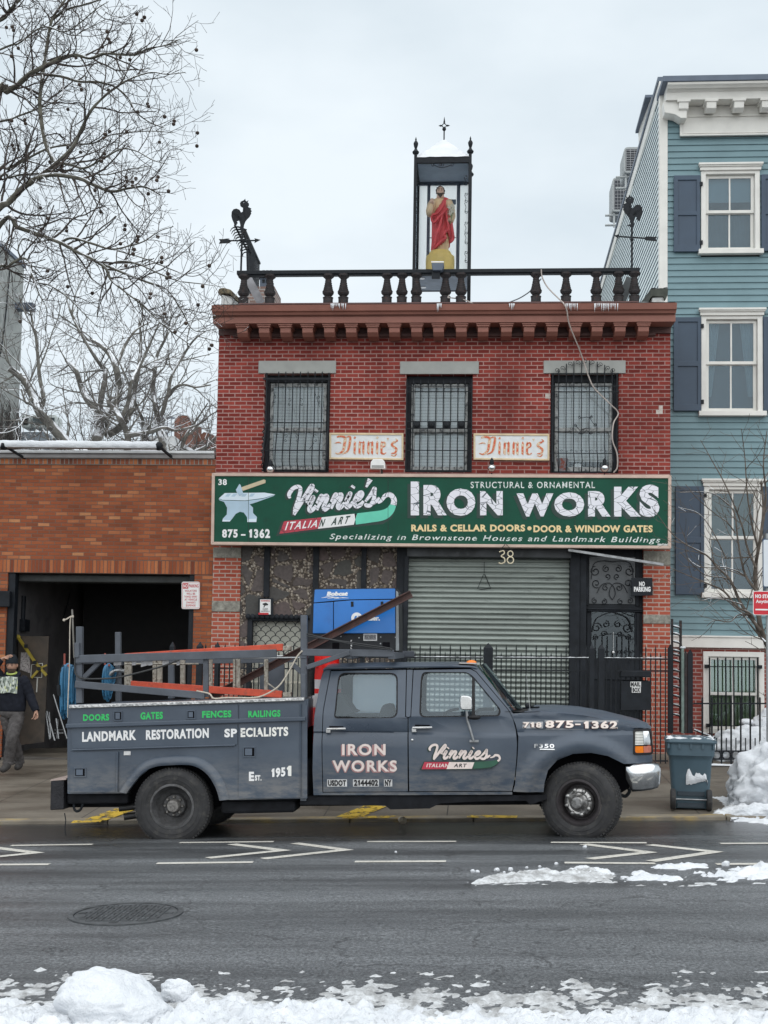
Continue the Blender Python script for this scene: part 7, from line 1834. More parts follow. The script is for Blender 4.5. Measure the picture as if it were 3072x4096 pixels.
m=MB();c_=at(*t5(745,597),YK);m.lathe([(.0,-.012),(.012,-.01),(.014,.01)],c_,12,'y');part('door_lock',m,chrome,fd,60)
m=MB();m.tube([at(*t5(*p),YK-.10)for p in((1105,405),(1112,470),(1150,598))],[.014,.017,.014],8);m.beam(at(*t5(1125,604),YK-.02),at(*t5(1186,604),YK-.02),.05,.022);m.tube([at(*t5(1152,600),YK-.02),at(*t5(1150,596),YK-.10)],.012,6)
mr=part('wing_mirror',m,steel,tk,60)
m=MB();mp=[at(*p,YK-.17)for p in rpoly(P5([(1068,300),(1140,308),(1145,400),(1062,398),(1060,330)]),14,4)];m.prism(mp,(.0,.07,0));part('mirror_head',m,chrome,mr,bevel=.012)
m=MB();m.ball(at(*t5(1155,447),YK-.13),(.070,.05,.026),14,8);part('convex_mirror',m,seal_m,mr,60)
m=MB();m.tube([at(*t5(1528,410),YK+.12),at(*t5(1500,160),YK+.14)],[.0035,.0015],4);m.lathe([(.04,0),(.03,.014),(.012,.02)],at(*t5(1532,414),YK+.12),10);part('aerial',m,steel,tk,60)
m=MB();m.ball(at(*t5(1138,82),YK+.3),(.055,.035,.025),12,8);o=part('roof_lamp',m,amber,tk,60)
m=MB();a=at(*t5(1055,88),YK+.30);b=at(*t5(1172,90),YK+.30);m.beam(a,b,.10,.014);part('lamp_base',m,M('pale_plastic',(.45,.42,.40),.5),o,bevel=.005)
pinkish=M('pale_pink_outline',(.36,.20,.20),.6);cream_v=M('cream_vinyl',(.72,.62,.58),.6,var=.08,vs=15);sticker=M('white_sticker',(.62,.62,.62),.6,var=.15,vs=12,c2=(.30,.31,.33),lo=.55,hi=.7)
black_letter=M('black_letter',(.012,.012,.014),.5);pale_sticker=M('clear_sticker_back',(.34,.35,.37),.5,var=.15,vs=14)
YL=YK+.0025
def cabtext(parent,items,mat,off=.05,track=.03,yy=0.0,name='lettering',depth=.0025):
 m=MB()
 for body,box,z in items:letter(m,body,bx(z,*box),YK-.001-yy,off,track,depth=depth)
 for p in m.v:p.y+=gside(p.x,p.z)
 return part(name,m,mat,parent)
iw=[('IRON',(279,623,568,698),t5),('WORKS',(215,732,643,808),t5)]
cabtext(rd,[(b,(x[0]-7,x[1]+5,x[2]-5,x[3]+8),z)for b,x,z in iw],pinkish,.065,.06,name='letter_shadow');cabtext(rd,iw,cream_v,.028,.10,.003)
m=MB()
for x0,x1 in((178,310),(350,522),(556,611)):q=quad_px(*bx(t5,x0,860,x1,908),YK-.001);m.hexa(q,[p+Vector((0,.0008,0))for p in q])
for p in m.v:p.y+=gside(p.x,p.z)
part('sticker',m,sticker,rd)
cabtext(rd,[('USDOT',(184,864,304,904),t5),('2144402',(356,862,517,904),t5),('NY',(561,862,606,904),t5)],black_letter,.05,.05,.001)
class _FD:pass
def shift(o):
 return o
n0=len(COL.objects)
flag(fd,t5,YK-.004,dict(shadow=[(793,796),(822,740),(1150,738),(1290,738),(1326,728),(1318,752),(1270,786),(1150,794)],red=[(807,791),(826,743),(990,743),(972,790)],white=[(990,743),(1157,745),(1141,788),(972,790)],green=[(1149,766),(1230,760),(1280,752),(1312,736)],gw=[26,26,22,12],loop=[(1312,738),(1326,722),(1318,702),(1296,698),(1284,708),(1262,715)],lw=[8,8,9,9,7,4]),'Vinnies',t5(862,722),t5(1255,722),32,9.5,mats=(M('red_vinyl',(.42,.03,.06),.5),cream_v,M('green_vinyl',(.02,.09,.055),.5),cream_v))
m=MB();letter(m,'ITALIAN',bx(t5,838,754,990,778),YK-.009,.03,.08,.2,depth=.001);part('ribbon_lettering',m,cream_v,fd)
m=MB();letter(m,'ART',bx(t5,1020,754,1108,778),YK-.009,.03,.12,.2,depth=.001);part('ribbon_lettering',m,black_letter,fd)
m=MB()
for x0,x1,y0,y1 in((316,452,642,686),(463,952,632,694)):q=quad_px(*bx(t6,x0,y0,x1,y1),YK-.001);m.hexa(q,[p+Vector((0,.0008,0))for p in q])
for p in m.v:p.y+=gside(p.x,p.z)-.003
part('sticker',m,pale_sticker,fe)
ph=[('718',(322,645,443,682),t6),('875',(468,634,655,684),t6),('1362',(722,636,948,690),t6)]
def ftext(items,mat,off,track,yy,name='lettering',dash=True,d=(0,0)):
 m=MB()
 for b,x,z in items:letter(m,b,bx(z,x[0]+d[0],x[1]+d[1],x[2]+d[0],x[3]+d[1]),YK-yy,off,track,depth=.002)
 q=quad_px(*bx(t6,665+d[0],655+d[1],702+d[0],664+d[1]),YK-yy-.002);m.hexa(q,[p+Vector((0,.002,0))for p in q])
 for p in m.v:p.y+=gside(p.x,p.z)-.005
 part(name,m,mat,fe)
ftext(ph,M('dark_maroon_shadow',(.06,.03,.035),.6),.075,.05,.003,'letter_shadow',d=(-5,4));ftext(ph,M('pale_cream_vinyl',(.80,.70,.64),.6),.045,.10,.006)
m=MB();letter(m,'F350',bx(t6,392,788,524,815),YK-.002,.03,.10,.0,depth=.006);q=quad_px(*bx(t6,430,820,526,827),YK-.006);m.hexa(q,[p+Vector((0,.006,0))for p in q]);[setattr(p,'y',p.y+gside(p.x,p.z)-.012)for p in m.v];part('badge',m,chrome,fe)
# -  service body
P3=lambda pts:[t3(*p)for p in pts]
def flatp(name,pts,holes,Y,thick,mat,parent=tk,bevel=.004,r=0):return part(name,panel(pxz(rpoly(P3(pts),r)if r else P3(pts),Y),[pxz(P3(h),Y)for h in holes],Y,thick),mat,parent,bevel=bevel)
arch=[(465,1166),(492,1128),(545,1062),(598,1020),(650,1002),(720,996),(800,993),(860,997),(915,1020),(960,1060),(995,1115),(1015,1165),(1026,1208)]
sb=flatp('service_body',[(103,745),(113,650),(116,630),(1532,594),(1552,640),(1551,1198)]+arch[::-1]+[(120,1170),(105,1170)],[],YK+.008,.03,paint)
m=MB();lo=[]
for p in spl(arch,3):c_=at(*t3(*p),YK);lo.append(c_)
cx_,cz_=at(*t3(750,1235),YK).x,at(*t3(750,1235),YK).z
rows=[[p+Vector((0,.01,0)),p+Vector((0,-.035,0)),p+(p-Vector((cx_,p.y,cz_))).normalized()*.028+Vector((0,-.048,0)),p+(p-Vector((cx_,p.y,cz_))).normalized()*.07+Vector((0,-.028,0)),p+(p-Vector((cx_,p.y,cz_))).normalized()*.10+Vector((0,.006,0))]for p in lo]
m.grid(rows);part('arch_flare',m,paint,sb,60)
m=MB();a,b=at(*t3(110,900),YK),at(*t3(1548,900),YK);zt_b,zb_b=at(*t3(800,612),YK).z,at(*t3(800,1196),YK).z
for y0,y1 in((YK+.04,YK+.46),(2*YC-YK-.46,2*YC-YK-.03)):
 m.hexa([(a.x,y0,at(*t3(110,628),YK).z-.01),(b.x,y0,at(*t3(1530,592),YK).z-.01),(b.x,y1,at(*t3(1530,592),YK).z-.01),(a.x,y1,at(*t3(110,628),YK).z-.01)],[(a.x,y0,at(*t3(110,960),YK).z),(b.x,y0,at(*t3(1530,960),YK).z),(b.x,y1,at(*t3(1530,960),YK).z),(a.x,y1,at(*t3(110,960),YK).z)])
part('side_box',m,paint,sb)
m=MB();m.box(a.x+.02,b.x-.02,YK+.46,2*YC-YK-.46,zb_b+.15,zb_b+.20);part('bed_floor',m,dark_diamond,sb)
m=MB();m.box(b.x-.06,b.x,YK+.04,2*YC-YK-.04,zb_b,zt_b-.25);part('front_bulkhead',m,paint,sb)
m=MB();m.prism([(p.x,YK+.3,p.z)for p in[at(*t3(*q),YK)for q in[(440,1235),(440,1100),(560,960),(700,925),(880,930),(1000,1000),(1080,1120),(1080,1235)]]],(0,.02,0));part('wheel_well',m,void,sb)
for nm,pts,dz in(('upper_door',[(128,652),(1133,630),(1134,738),(125,752)],.012),('upper_door',[(1142,630),(1512,622),(1512,722),(1142,736)],.012),('drop_door',[(126,770),(1131,748),(1130,872),(134,898)],.010),('tail_door',[(122,918),(410,914),(406,1158),(120,1162)],.012),('tall_door',[(1141,744),(1511,730),(1507,1192),(1138,1198)],.014)):
 d=flatp(nm,pts,[],YK-dz+.006,dz,paint,sb,.006,4)
 if nm=='drop_door':drop=d
 if nm=='tall_door':tall=d
m=MB();m.beam(at(*t3(98,760),YK-.012),at(*t3(1542,716),YK-.012),.05,.046);part('rub_rail',m,paint,sb,bevel=.008)
m=MB();m.tube([at(*t3(133,905),YK-.012),at(*t3(1116,876),YK-.012)],.010,8);m.tube([at(*t3(406,918),YK-.012),at(*t3(402,1156),YK-.012)],.012,8);m.tube([at(*t3(1511,626),YK-.008),at(*t3(1508,1190),YK-.008)],.010,6);part('hinge_rod',m,paint,sb,60)
m=MB();q=[at(*t3(*p),YK-.03)for p in((114,655),(1533,607),(1533,588),(114,634))];m.hexa(q,[p+Vector((0,.52,0))for p in q]);part('tread_plate_lid',m,diamond,sb,bevel=.006)
def latch(x0,y0,x1,y1):
 m=MB();m.merge(panel(pxz(P3([(x0-8,y0-8),(x1+8,y0-8),(x1+8,y1+8),(x0-8,y1+8)]),YK),[pxz(P3([(x0,y0),(x1,y0),(x1,y1),(x0,y1)]),YK)],YK-.016,.012));l=part('latch',m,seal_m if x0 in(150,1170)else paint,sb,bevel=.003)
 m=MB();q=quad_px(*bx(t3,x0,y0,x1,y1),YK-.009);m.hexa(q,[p+Vector((0,.004,0))for p in q]);part('recess',m,void,l)
 m=MB();q=quad_px(*bx(t3,x0+3,y0+4,x1-(x1-x0)*.25,y1-4),YK-.014);m.hexa(q,[p+Vector((0,.005,0))for p in q]);part('paddle',m,slate_metal,l,bevel=.003)
for q in((391,676,432,722),(832,672,872,712),(154,1018,212,1062),(1172,892,1234,942)):latch(*q)
m=MB();q=quad_px(*bx(t3,445,912,486,936),YK-.001);m.hexa(q,[p+Vector((0,.003,0))for p in q]);part('maker_plate',m,sticker,sb)
green_l=_flaked('green_letter',(.03,.50,.12),(.04,.20,.09),.60,.66,30);white_flaked=_flaked('flaked_white_truck_letter',(.80,.79,.75),(.10,.11,.13),.60,.66,16)
def sbtext(items,mat,off,track,yy,par):
 m=MB()
 for b,x in items:
  letter(m,b,bx(t3,*x[:4]),YK-yy,off,track,dv=x[4]if len(x)>4 else 0,depth=.002)
 part('lettering',m,mat,par)
sbtext([('DOORS',(200,690,357,730,-2)),('GATES',(546,678,681,722,-3)),('FENCES',(918,670,1094,712,-3)),('RAILINGS',(1196,668,1390,709,-3))],green_l,.045,.06,.008,sb)
sbtext([('LANDMARK',(194,796,520,856,-8)),('RESTORATION',(579,784,958,844,-8)),('SP',(1052,777,1128,829,-1))],white_letter,.045,.07,.006,drop)
sbtext([('ECIALISTS',(1150,772,1437,828,-5))],white_flaked,.045,.07,.011,tall)
sbtext([('E',(1200,1036,1231,1092)),('ST.',(1236,1056,1276,1090)),('195',(1336,1016,1420,1074,-6))],white_letter,.05,.07,.011,tall)
sbtext([('1',(1428,1000,1456,1062))],white_flaked,.05,.07,.011,tall)
m=MB();q=[at(*t3(*p),YK+.05)for p in((0,1268),(82,1264),(84,1086),(4,1090))];m.hexa(q,[p+Vector((0,1.9,0))for p in q]);part('rear_bumper',m,dark_diamond,tk,bevel=.01)
m=MB();q=[at(*t3(*p),YK+.045)for p in((2,1092),(98,1084),(98,1074),(6,1082))];m.hexa(q,[p+Vector((0,1.9,0))for p in q]);part('bumper_edge',m,M('pink_worn_edge',(.40,.32,.29),.6),tk)
z0_,z1_=at(*t3(600,1235),YK+.5).z,at(*t3(600,1168),YK+.5).z
for y in(YC-.45,YC+.38):m=MB();m.beam((at(*t3(70,1200),y).x,y,(z0_+z1_)/2-.02),(at(*t6(900,1000),y).x,y,(z0_+z1_)/2+.16),.08,.19);part('chassis_rail',m,under,tk)
m=MB();q=[at(*t3(*p),YK+.12)for p in((100,1232),(470,1228),(470,1168),(100,1172))];m.hexa(q,[p+Vector((0,.4,0))for p in q]);part('rear_skirt',m,under,tk,bevel=.02);m=MB();q=[at(*t3(*p),YK+.1)for p in((1030,1292),(1478,1282),(1480,1212),(1030,1216))];m.hexa(q,[p+Vector((0,.45,0))for p in q]);part('fuel_tank',m,under,tk,bevel=.03)
m=MB();q=[at(*t5(*p),YK+.08)for p in((0,1026),(560,1030),(600,1058),(860,1052),(930,1018),(1180,1005),(1500,1000),(1530,1030),(1580,1008),(1640,990),(1640,962),(0,972))];m.prism(q,(0,1.6,0));part('underbody',m,under,tk)
m=MB()
for a,b in(((416,1256),(560,1240)),((446,1308),(580,1290))):m.tube([at(*t3(*a),YK+.35),at(*t3(*b),YK+.4),at(*t3(b[0]+200,b[1]-30),YK+.5)],.038,12,cap=False);c_=at(*t3(*a),YK+.35);m.lathe([(.0,.012),(.034,.012)],c_,10,'x',closed=False)
part('exhaust_pipe',m,M('sooty_steel',(.06,.06,.062),.5,.6,var=.3),tk,60)
m=MB();m.tube([at(*t3(*p),YK+.15)for p in spl([(144,1228),(146,1258),(160,1274),(182,1266),(195,1240),(194,1226)],5)],.014,8);part('bumper_loop',m,black_iron,tk,60)
m=MB();m.tube([at(*t3(*p),YK+.1)for p in((88,1285),(95,1330),(90,1380),(94,1420))],.006,4);part('trailing_wire',m,black_iron,tk)
m=MB();q=[at(*t6(*p),YK+.32)for p in((440,1110),(455,1000),(540,870),(700,800),(900,820),(1040,930),(1060,1060),(960,1120))];m.prism(q,(0,.03,0));part('wheel_liner',m,void,tk);m=MB();m.tube([(wheel_f.x,YK+.2,wheel_f.z),(wheel_f.x,2*YC-YK-.2,wheel_f.z)],.06,8);part('axle',m,under,tk,60);m=MB();m.tube([(wheel_r.x,YK+.2,wheel_r.z),(wheel_r.x,2*YC-YK-.2,wheel_r.z)],.07,8);m.ball((wheel_r.x,YC,wheel_r.z),.17,10,8);part('axle',m,under,tk)
def wheel(c,R_,w,rotz,kind,name='wheel'):
 """built round its own axle (local y outwards-negative), then turned and put in place"""
 loc=MB();tread=MB();rim=MB();hub=MB()
 rr=R_*.565
 prof=[(rr,-.02),(rr+.015,-w*.50),(rr+.05,-w*.55),(R_*.82,-w*.56),(R_*.93,-w*.50),(R_*.985,-w*.40),(R_,-w*.30),(R_,w*.30),(R_*.985,w*.40),(R_*.9,w*.52),(rr+.03,w*.5),(rr,.05)]
 loc.lathe(prof,(0,0,0),56,'y',closed=False)
 for i in range(72):
  for j,(y0,y1)in enumerate(((-.44,-.26),(-.22,-.04),(.0,.18),(.22,.42))):
   a=2*math.pi*(i+.5*(j%2))/72;ca,sa=math.cos(a),math.sin(a);cb,sb_=math.cos(a+.055),math.sin(a+.055);r1=R_+.006 if 0<j<3 else R_+.001;r0=R_-.02
   tread.hexa([(r0*ca,y0*w,r0*sa),(r0*cb,y0*w,r0*sb_),(r0*cb,y1*w,r0*sb_),(r0*ca,y1*w,r0*sa)],[(r1*ca,y0*w,r1*sa),(r1*cb,y0*w,r1*sb_),(r1*cb,y1*w,r1*sb_),(r1*ca,y1*w,r1*sa)])
 lr=MB()
 for q in(.70,.80):lr.lathe([(R_*q,-w*.565),(R_*q+.006,-w*.575),(R_*q+.012,-w*.565)],(0,0,0),48,'y',closed=False)
 if kind=='rear':
  rim.lathe([(rr+.012,-w*.50),(rr-.012,-w*.52),(rr-.03,-w*.30),(rr-.045,.0),(rr-.075,.03),(rr*.56,.045),(rr*.52,.0),(rr*.49,-.01),(rr*.30,-.012)],(0,0,0),48,'y',closed=False)
  hub.lathe([(rr*.33,-.01),(rr*.31,-.05),(rr*.26,-.085),(rr*.20,-.088),(.0,-.085)],(0,0,0),24,'y',closed=False)
  for i in range(8):a=2*math.pi*i/8;hub.lathe([(.016,.0),(.016,-.035),(.010,-.045),(.0,-.045)],(rr*.41*math.cos(a),-.005,rr*.41*math.sin(a)),6,'y',closed=False)
 else:
  rim.lathe([(rr+.012,-w*.50),(rr-.012,-w*.52),(rr-.03,-w*.42),(rr-.045,-w*.28),(rr*.8,-.02),(rr*.66,-.02),(rr*.62,-w*.3),(.02,-w*.3)],(0,0,0),48,'y',closed=False)
  hub.lathe([(rr*.68,-w*.30),(rr*.67,-w*.38),(rr*.58,-w*.50),(rr*.50,-w*.53),(rr*.42,-w*.50),(rr*.34,-w*.56),(rr*.30,-w*.70),(rr*.24,-w*.76),(rr*.14,-w*.77),(.0,-w*.765)],(0,0,0),36,'y',closed=False)
  for i in range(8):a=2*math.pi*i/8+.3;hub.ball((rr*.55*math.cos(a),-w*.50,rr*.55*math.sin(a)),(.026,.022,.026),8,6)
 rot=Matrix.Rotation(rotz,3,'Z')
 for m in(loc,tread,rim,hub,lr):m.v=[Vector(c)+rot@p for p in m.v]
 wh=part(name,loc,rubber,tk,60)
 part('tread',tread,rubber,wh)
 part('sidewall_rib',lr,rubber,wh,60)
 part('rim',rim,M('dirty_rim',(.085,.085,.088)if kind=='rear' else(.035,.03,.033),.6,.2,var=.3,vs=14,c2=(.04,.036,.034),lo=.5,hi=.7),wh,40)
 part('hub',hub,M('dirty_hub',(.20,.19,.18),.55,.3,var=.3,vs=25,c2=(.07,.065,.06),lo=.5,hi=.65)if kind=='rear' else M('dull_hub_cover',(.34,.335,.33),.3,.85,var=.35,vs=14,c2=(.10,.095,.09),lo=.48,hi=.66),wh,40)
wheel(wheel_r,.405,.24,0,'rear');wheel(wheel_f,.408,.24,-R(22),'front')
wheel(Vector((wheel_r.x,2*YC-wheel_r.y,wheel_r.z-.0)),.405,.24,math.pi,'rear');wheel(Vector((wheel_f.x,2*YC-wheel_f.y,wheel_f.z)),.408,.24,math.pi-R(22),'front')
# -  rack over the bed
Yr,Yf=YK+.12,2*YC-YK-.14
rk=part('ladder_rack',MB().beam(at(*tA(125,85),Yr),at(*tA(125,1060),Yr),.068,.068),rack_paint,tk,bevel=.005)
def rbar(name,z0,a,b,Y,w=.07,h=.075,z1=None):return part(name,MB().beam(at(*z0(*a),Y),at(*(z1 or z0)(*b),Y),w,h),rack_paint,rk,bevel=.005)
rbar('post',tA,(92,290),(92,480),Yr-.05,.05,.05);rbar('post',tB,(1392,-60),(1392,1000),Yr,.068,.072);rbar('post',tB,(1385,690),(1388,990),Yr-.045,.05,.05)
rbar('post',tB,(140,480),(140,985),Yr+.02,.055,.06);rbar('post',tA,(615,155),(620,1040),Yf,.065,.065);rbar('post',tA,(1295,545),(1295,1000),Yf,.07,.07)
rbar('post',tB,(985,560),(985,990),Yf,.3,.06)
rbar('top_rail',tA,(70,500),(1040,425),Yr-.03,.06,.085,tB);rbar('top_rail',tA,(560,540),(1300,500),Yf,.06,.075,tB)
rbar('top_rail',tCx,(150,255),(830,808),Yr-.03,.06,.075,t4);rbar('forward_rail',t4,(330,812),(990,812),Yf,.06,.07)
rbar('cross_rail',t4,(140,808),(150,808),Yr,.06,.06)if False else None
for z,q in((tA,(125,500)),(tB,(1392,425)),(t4,(480,810)),(t4,(815,812))):
 a=at(*z(*q),Yr);part('cross_rail',MB().beam((a.x,Yr-.05,a.z-.02),(a.x,Yf,a.z+.02),.07,.07),rack_paint,rk,bevel=.005)
rbar('low_rail',tA,(70,818),(1720,965),Yr-.04,.05,.075);rbar('brace',tA,(140,775),(385,530),Yr+.01,.05,.05);rbar('brace',tCx,(245,570),(1130,262),Yr-.07,.05,.05);rbar('brace',tB,(1240,560),(1385,690),Yr+.02,.05,.05)
m=MB()
for a,b in((560,650),(790,840),(905,1000),(1000,1050),(1180,1255),(1360,1395)):
 q=[at(*tA(*p),Yr+.05)for p in((a,600 if a%2 else 580),(b,575),(b,500),(a,500))];m.hexa(q,[p+Vector((0,.012,.0))for p in q])
part('torn_tape',m,M('silver_tape',(.48,.48,.50),.45,.4,var=.25,vs=20),rk)
orange=M('orange_fibreglass',(.52,.068,.030),.55,var=.2,vs=9,c2=(.20,.06,.04),lo=.55,hi=.75,bump=.15)
rung_m=M('worn_aluminium',(.34,.315,.27),.6,.2,var=.3,vs=20,c2=(.13,.105,.08),lo=.5,hi=.65,bump=.2)
Yl=YK+.52;p=at(*tB(640,985),Yl)
ld=thing('ladder','orange ladder with worn rungs lying on edge along the truck rack','ladder',p)
part('side_rail',MB().beam(at(*tA(700,470),Yl),at(*tB(1125,345),Yl),.05,.075),orange,ld,bevel=.006)
part('side_rail',MB().beam(at(*tA(780,820),Yl),at(*tB(1115,950),Yl),.05,.078),orange,ld,bevel=.006)
for z,x0,x1,y0,y1 in((tA,692,782,510,840),(tA,1052,1102,500,845),(tA,1108,1170,505,830),(tA,1405,1462,500,860),(tB,175,218,500,880),(tB,483,515,500,890),(tB,525,572,490,900),(tB,880,930,500,915)):
 q=[at(*z(*e),Yl+.01)for e in((x0,y1),(x1,y1),(x1,y0),(x0,y0))];part('rung',MB().hexa(q,[e+Vector((0,.045,0))for e in q]),rung_m,ld,bevel=.004)
for a,b,y in((1120,1225,355),(1118,1225,950)):
 q=[at(*tB(*e),Yl-.03)for e in((a,y+35),(b,y+30),(b,y-30),(a,y-25))];part('foot',MB().hexa(q,[e+Vector((0,.09,0))for e in q]),rung_m,ld,bevel=.006)
part('spreader',MB().beam(at(*tB(915,795),Yl),at(*tB(1100,930),Yl),.03,.012),rung_m,ld)
rust_beam=M('red_oxide_steel',(.105,.052,.044),.7,var=.25,vs=8,c2=(.06,.04,.038),bump=.15)
Yb_=YK+.60;a,b=at(850,2786,Yb_+.3),at(1646,2376,Yb_-.1)
t=thing('steel_channel','rusty red brown steel channel leaning up across the blue welder','beam',a)
d=(b-a).normalized();up_=Vector((-d.z,0,d.x))
m=MB();m.beam(a,b,.012,.068,up=up_);part('web',m,rust_beam,t)
m=MB();
for s in(-1,1):m.beam(a+up_*.036*s+Vector((0,-.03,0)),b+up_*.036*s+Vector((0,-.03,0)),.06,.010,up=up_)
part('flange',m,rust_beam,t)
Yw_=YK+.75;zW=z9a;blue=M('welder_blue',(.016,.165,.52),.32,var=.1,vs=2,c2=(.02,.11,.36),lo=.55,hi=.8,spec=.5);dark_case=M('welder_dark_panel',(.016,.018,.022),.5,var=.3,spec=.3)
wd=thing('welder_generator','blue engine driven welder standing on the truck rack','generator',at(*zW(1080,945),Yw_))
def wp(pts,Y,d,mat,name,par=wd,r=0,bevel=.006):return part(name,panel(pxz(rpoly([zW(*p)for p in pts],r)if r else[zW(*p)for p in pts],Y),[],Y,d),mat,par,bevel=bevel)
wp([(690,948),(694,795),(715,600),(728,450),(745,424),(1425,420),(1440,445),(1448,790),(1446,948)],Yw_+.02,.62,dark_case,'casing',r=5)
wp([(737,540),(745,432),(1412,424),(1412,508),(1040,514),(905,524)],Yw_,.02,blue,'lid',r=4)
wp([(728,796),(735,547),(897,535),(897,796)],Yw_,.02,blue,'side_panel');pnl=wp([(903,796),(903,534),(1040,522),(1410,516),(1413,794)],Yw_,.02,blue,'door_panel')
wp([(1416,940),(1418,440),(1438,455),(1444,940)],Yw_+.002,.02,M('grey_edge',(.22,.24,.25),.5),'edge_trim')
for x in(1055,1302):wp([(x-11,575),(x-11,532),(x+11,530),(x+11,573)],Yw_-.006,.006,black_paint,'latch')
m=MB();letter(m,'Bobcat',bx(zW,843,449,1020,484),Yw_,.07,.0,.18,depth=.002)
for y,x0 in((492,800),(497,850),(499,905)):ribbon(m,[zW(x0,y+9),zW(x0+60,y),zW(x0+120,y+3)],[1,3,1],Yw_,.002)
part('lettering',m,white_letter,wd)
c_=at(*zW(1093,668),Yw_);m=MB();m.lathe([(.0,-.003),(.062,-.003),(.062,.0)],c_,28,'y');letter(m,'Miller.',bx(zW,1146,648,1286,690),Yw_,.065,.0,depth=.002);part('emblem',m,white_letter,pnl)
m=MB()
for k in range(3):x=1062+k*27;q=[at(*zW(*e),Yw_-.0045)for e in((x,690),(x+16,690),(x+34,650),(x+18,650))];m.hexa(q,[e+Vector((0,.001,0))for e in q])
part('emblem_bar',m,blue,pnl)
m=MB();q=quad_px(*bx(zW,1148,798,1261,857),Yw_+.012);m.hexa(q,[e+Vector((0,.004,0))for e in q]);part('data_plate',m,sticker,wd)
m=MB();q=quad_px(*bx(zW,1156,806,1252,848),Yw_+.010);m.hexa(q,[e+Vector((0,.001,0))for e in q]);part('data_panel',m,M('printed_panel',(.10,.10,.11),.5,var=.5,vs=60,c2=(.45,.45,.45),lo=.56,hi=.6),wd)
m=MB()
for i,ch in enumerate('FUEL'):letter(m,ch,bx(zW,1043,850+i*20,1054,864+i*20),Yw_+.018,.05,depth=.002)
part('lettering',m,white_letter,wd)
for x0,x1,y0,y1 in((890,948,872,930),(1306,1368,868,930)):wp([(x0,y1),(x0,y0),(x1,y0),(x1,y1)],Yw_+.016,.01,void,'recess')
for x,y in((962,822),(1112,832),(1292,826),(1415,828),(1290,880)):m=MB();m.lathe([(.0,-.004),(.008,-.004),(.008,.004)],at(*zW(x,y),Yw_+.018),8,'y');part('bolt',m,steel,wd)
red_p=M('safety_red',(.80,.012,.008),.4,var=.06);white_r=M('reflective_white',(.62,.60,.62),.5,var=.1)
xb0,xb1=at(*t5(95,40),YC-.35),at(*t5(68,440),YC-.35)
cx=xb1.x+.17;t=thing('traffic_cone','red and white striped traffic cone standing behind the truck cab','traffic cone',(cx,YC-.25,xb1.z-.35))
zt_c,zb_c=at(*t5(95,36),YC-.35).z,xb1.z-.35
def ringc(v0,v1,mt,nm):
 za,zb2=at(*t5(80,v0),YC-.35).z,at(*t5(80,v1),YC-.35).z;f=lambda z:.125+(zt_c-z)*.085
 part(nm,MB().lathe([(f(za),za),(f(zb2),zb2)],(cx,YC-.25,0),28,closed=nm=='top'),mt,t,40)
ringc(36,195,red_p,'top');ringc(195,256,white_r,'white_band');ringc(256,288,red_p,'red_band');ringc(288,380,white_r,'white_band');ringc(380,620,red_p,'base')
part('side_flap',MB().prism([at(*tCx(*e),YC-.36)for e in((400,330),(640,330),(735,430),(900,490),(700,520),(540,560),(390,560))],(0,.05,0)),red_p,t)
m=MB();m.tube([at(*tCx(275,330),YK+.35),at(*tCx(275,1150),YK+.35)],.07,14);o=part('corrugated_hose',m,M('black_corrugated',(.016,.016,.018),.6,var=.3,vs=40,c2=(.2,.2,.2),lo=.66,hi=.7,bump=.8,bs=40),None,60,loc=tuple(at(*tCx(275,1150),YK+.35)));tag(o,'upright black corrugated hose between the rack post and the cone','hose')
hose_b=M('blue_hose',(.030,.145,.27),.5,var=.2,vs=12,c2=(.02,.07,.13),lo=.6,hi=.8)
def coil(lab,x0,x1,y0,y1,Y,n,seed,zz=z0b):
 rg=random.Random(seed);p=at(*zz((x0+x1)/2,y1),Y);t=thing('hose_coil',lab,'hose',p,'blue hose coils hung on the truck')
 m=MB();r=.013
 for i in range(n):
  q=i/(n-1);xa,xb_=x0+22+(x1-x0-40)*q*.86,x0+40+(x1-x0-40)*q;yb_=y1-(rg.uniform(0,.3)+.25*abs(q-.35))*(y1-y0);ya_=y0+8+60*(q-.5)**2*4*.6+rg.uniform(0,12);yo=.02*rg.uniform(-1,1)
  pts=[(xa-6,yb_-40,.02),(xa-12,(ya_+yb_)/2,.0),(xa-2,ya_+40,0),(xa+12,ya_,.04),(xb_+8,ya_+45,.08),(xb_+rg.uniform(-5,5),(ya_+yb_)/2,.09),(xb_-8,yb_-30,.08),(xa+2,yb_,.05),(xa-6,yb_-40,.02)]
  m.tube([tuple(at(*zz(a,b),Y+dy+yo))for a,b,dy in spl(pts,5)],r,6,cap=False)
 part('coil',m,hose_b,t,60)
 m=MB();m.tube([at(*zz((x0+x1)/2+10,y0+22),Y-.05),at(*zz((x0+x1)/2+10,y0+22),Y+.16)],.016,6);m.tube([at(*zz((x0+x1)/2-35,y0+20),Y+.1),at(*zz((x0+x1)/2-35,y0-110),Y+.1)],.012,6);part('hook',m,M('red_hook',(.30,.07,.05),.6),t,60)
 return t
ta=coil('long blue hose coil hanging off the tail of the truck',660,838,702,1392,Yr+.2,12,3)
m=MB();m.tube([at(*z0b(*e),Yr+.18)for e in((648,940),(652,1000),(655,1060))],[.022,.026,.018],8);m.tube([at(*z0b(*e),Yr+.19)for e in spl([(700,720),(665,800),(650,900),(650,940)],5)],.011,5);part('hose_end',m,black_iron,ta,60)
tb=coil('shorter blue hose coil hanging inside the rack by the far post',1125,1268,698,1130,Yf-.15,10,8)
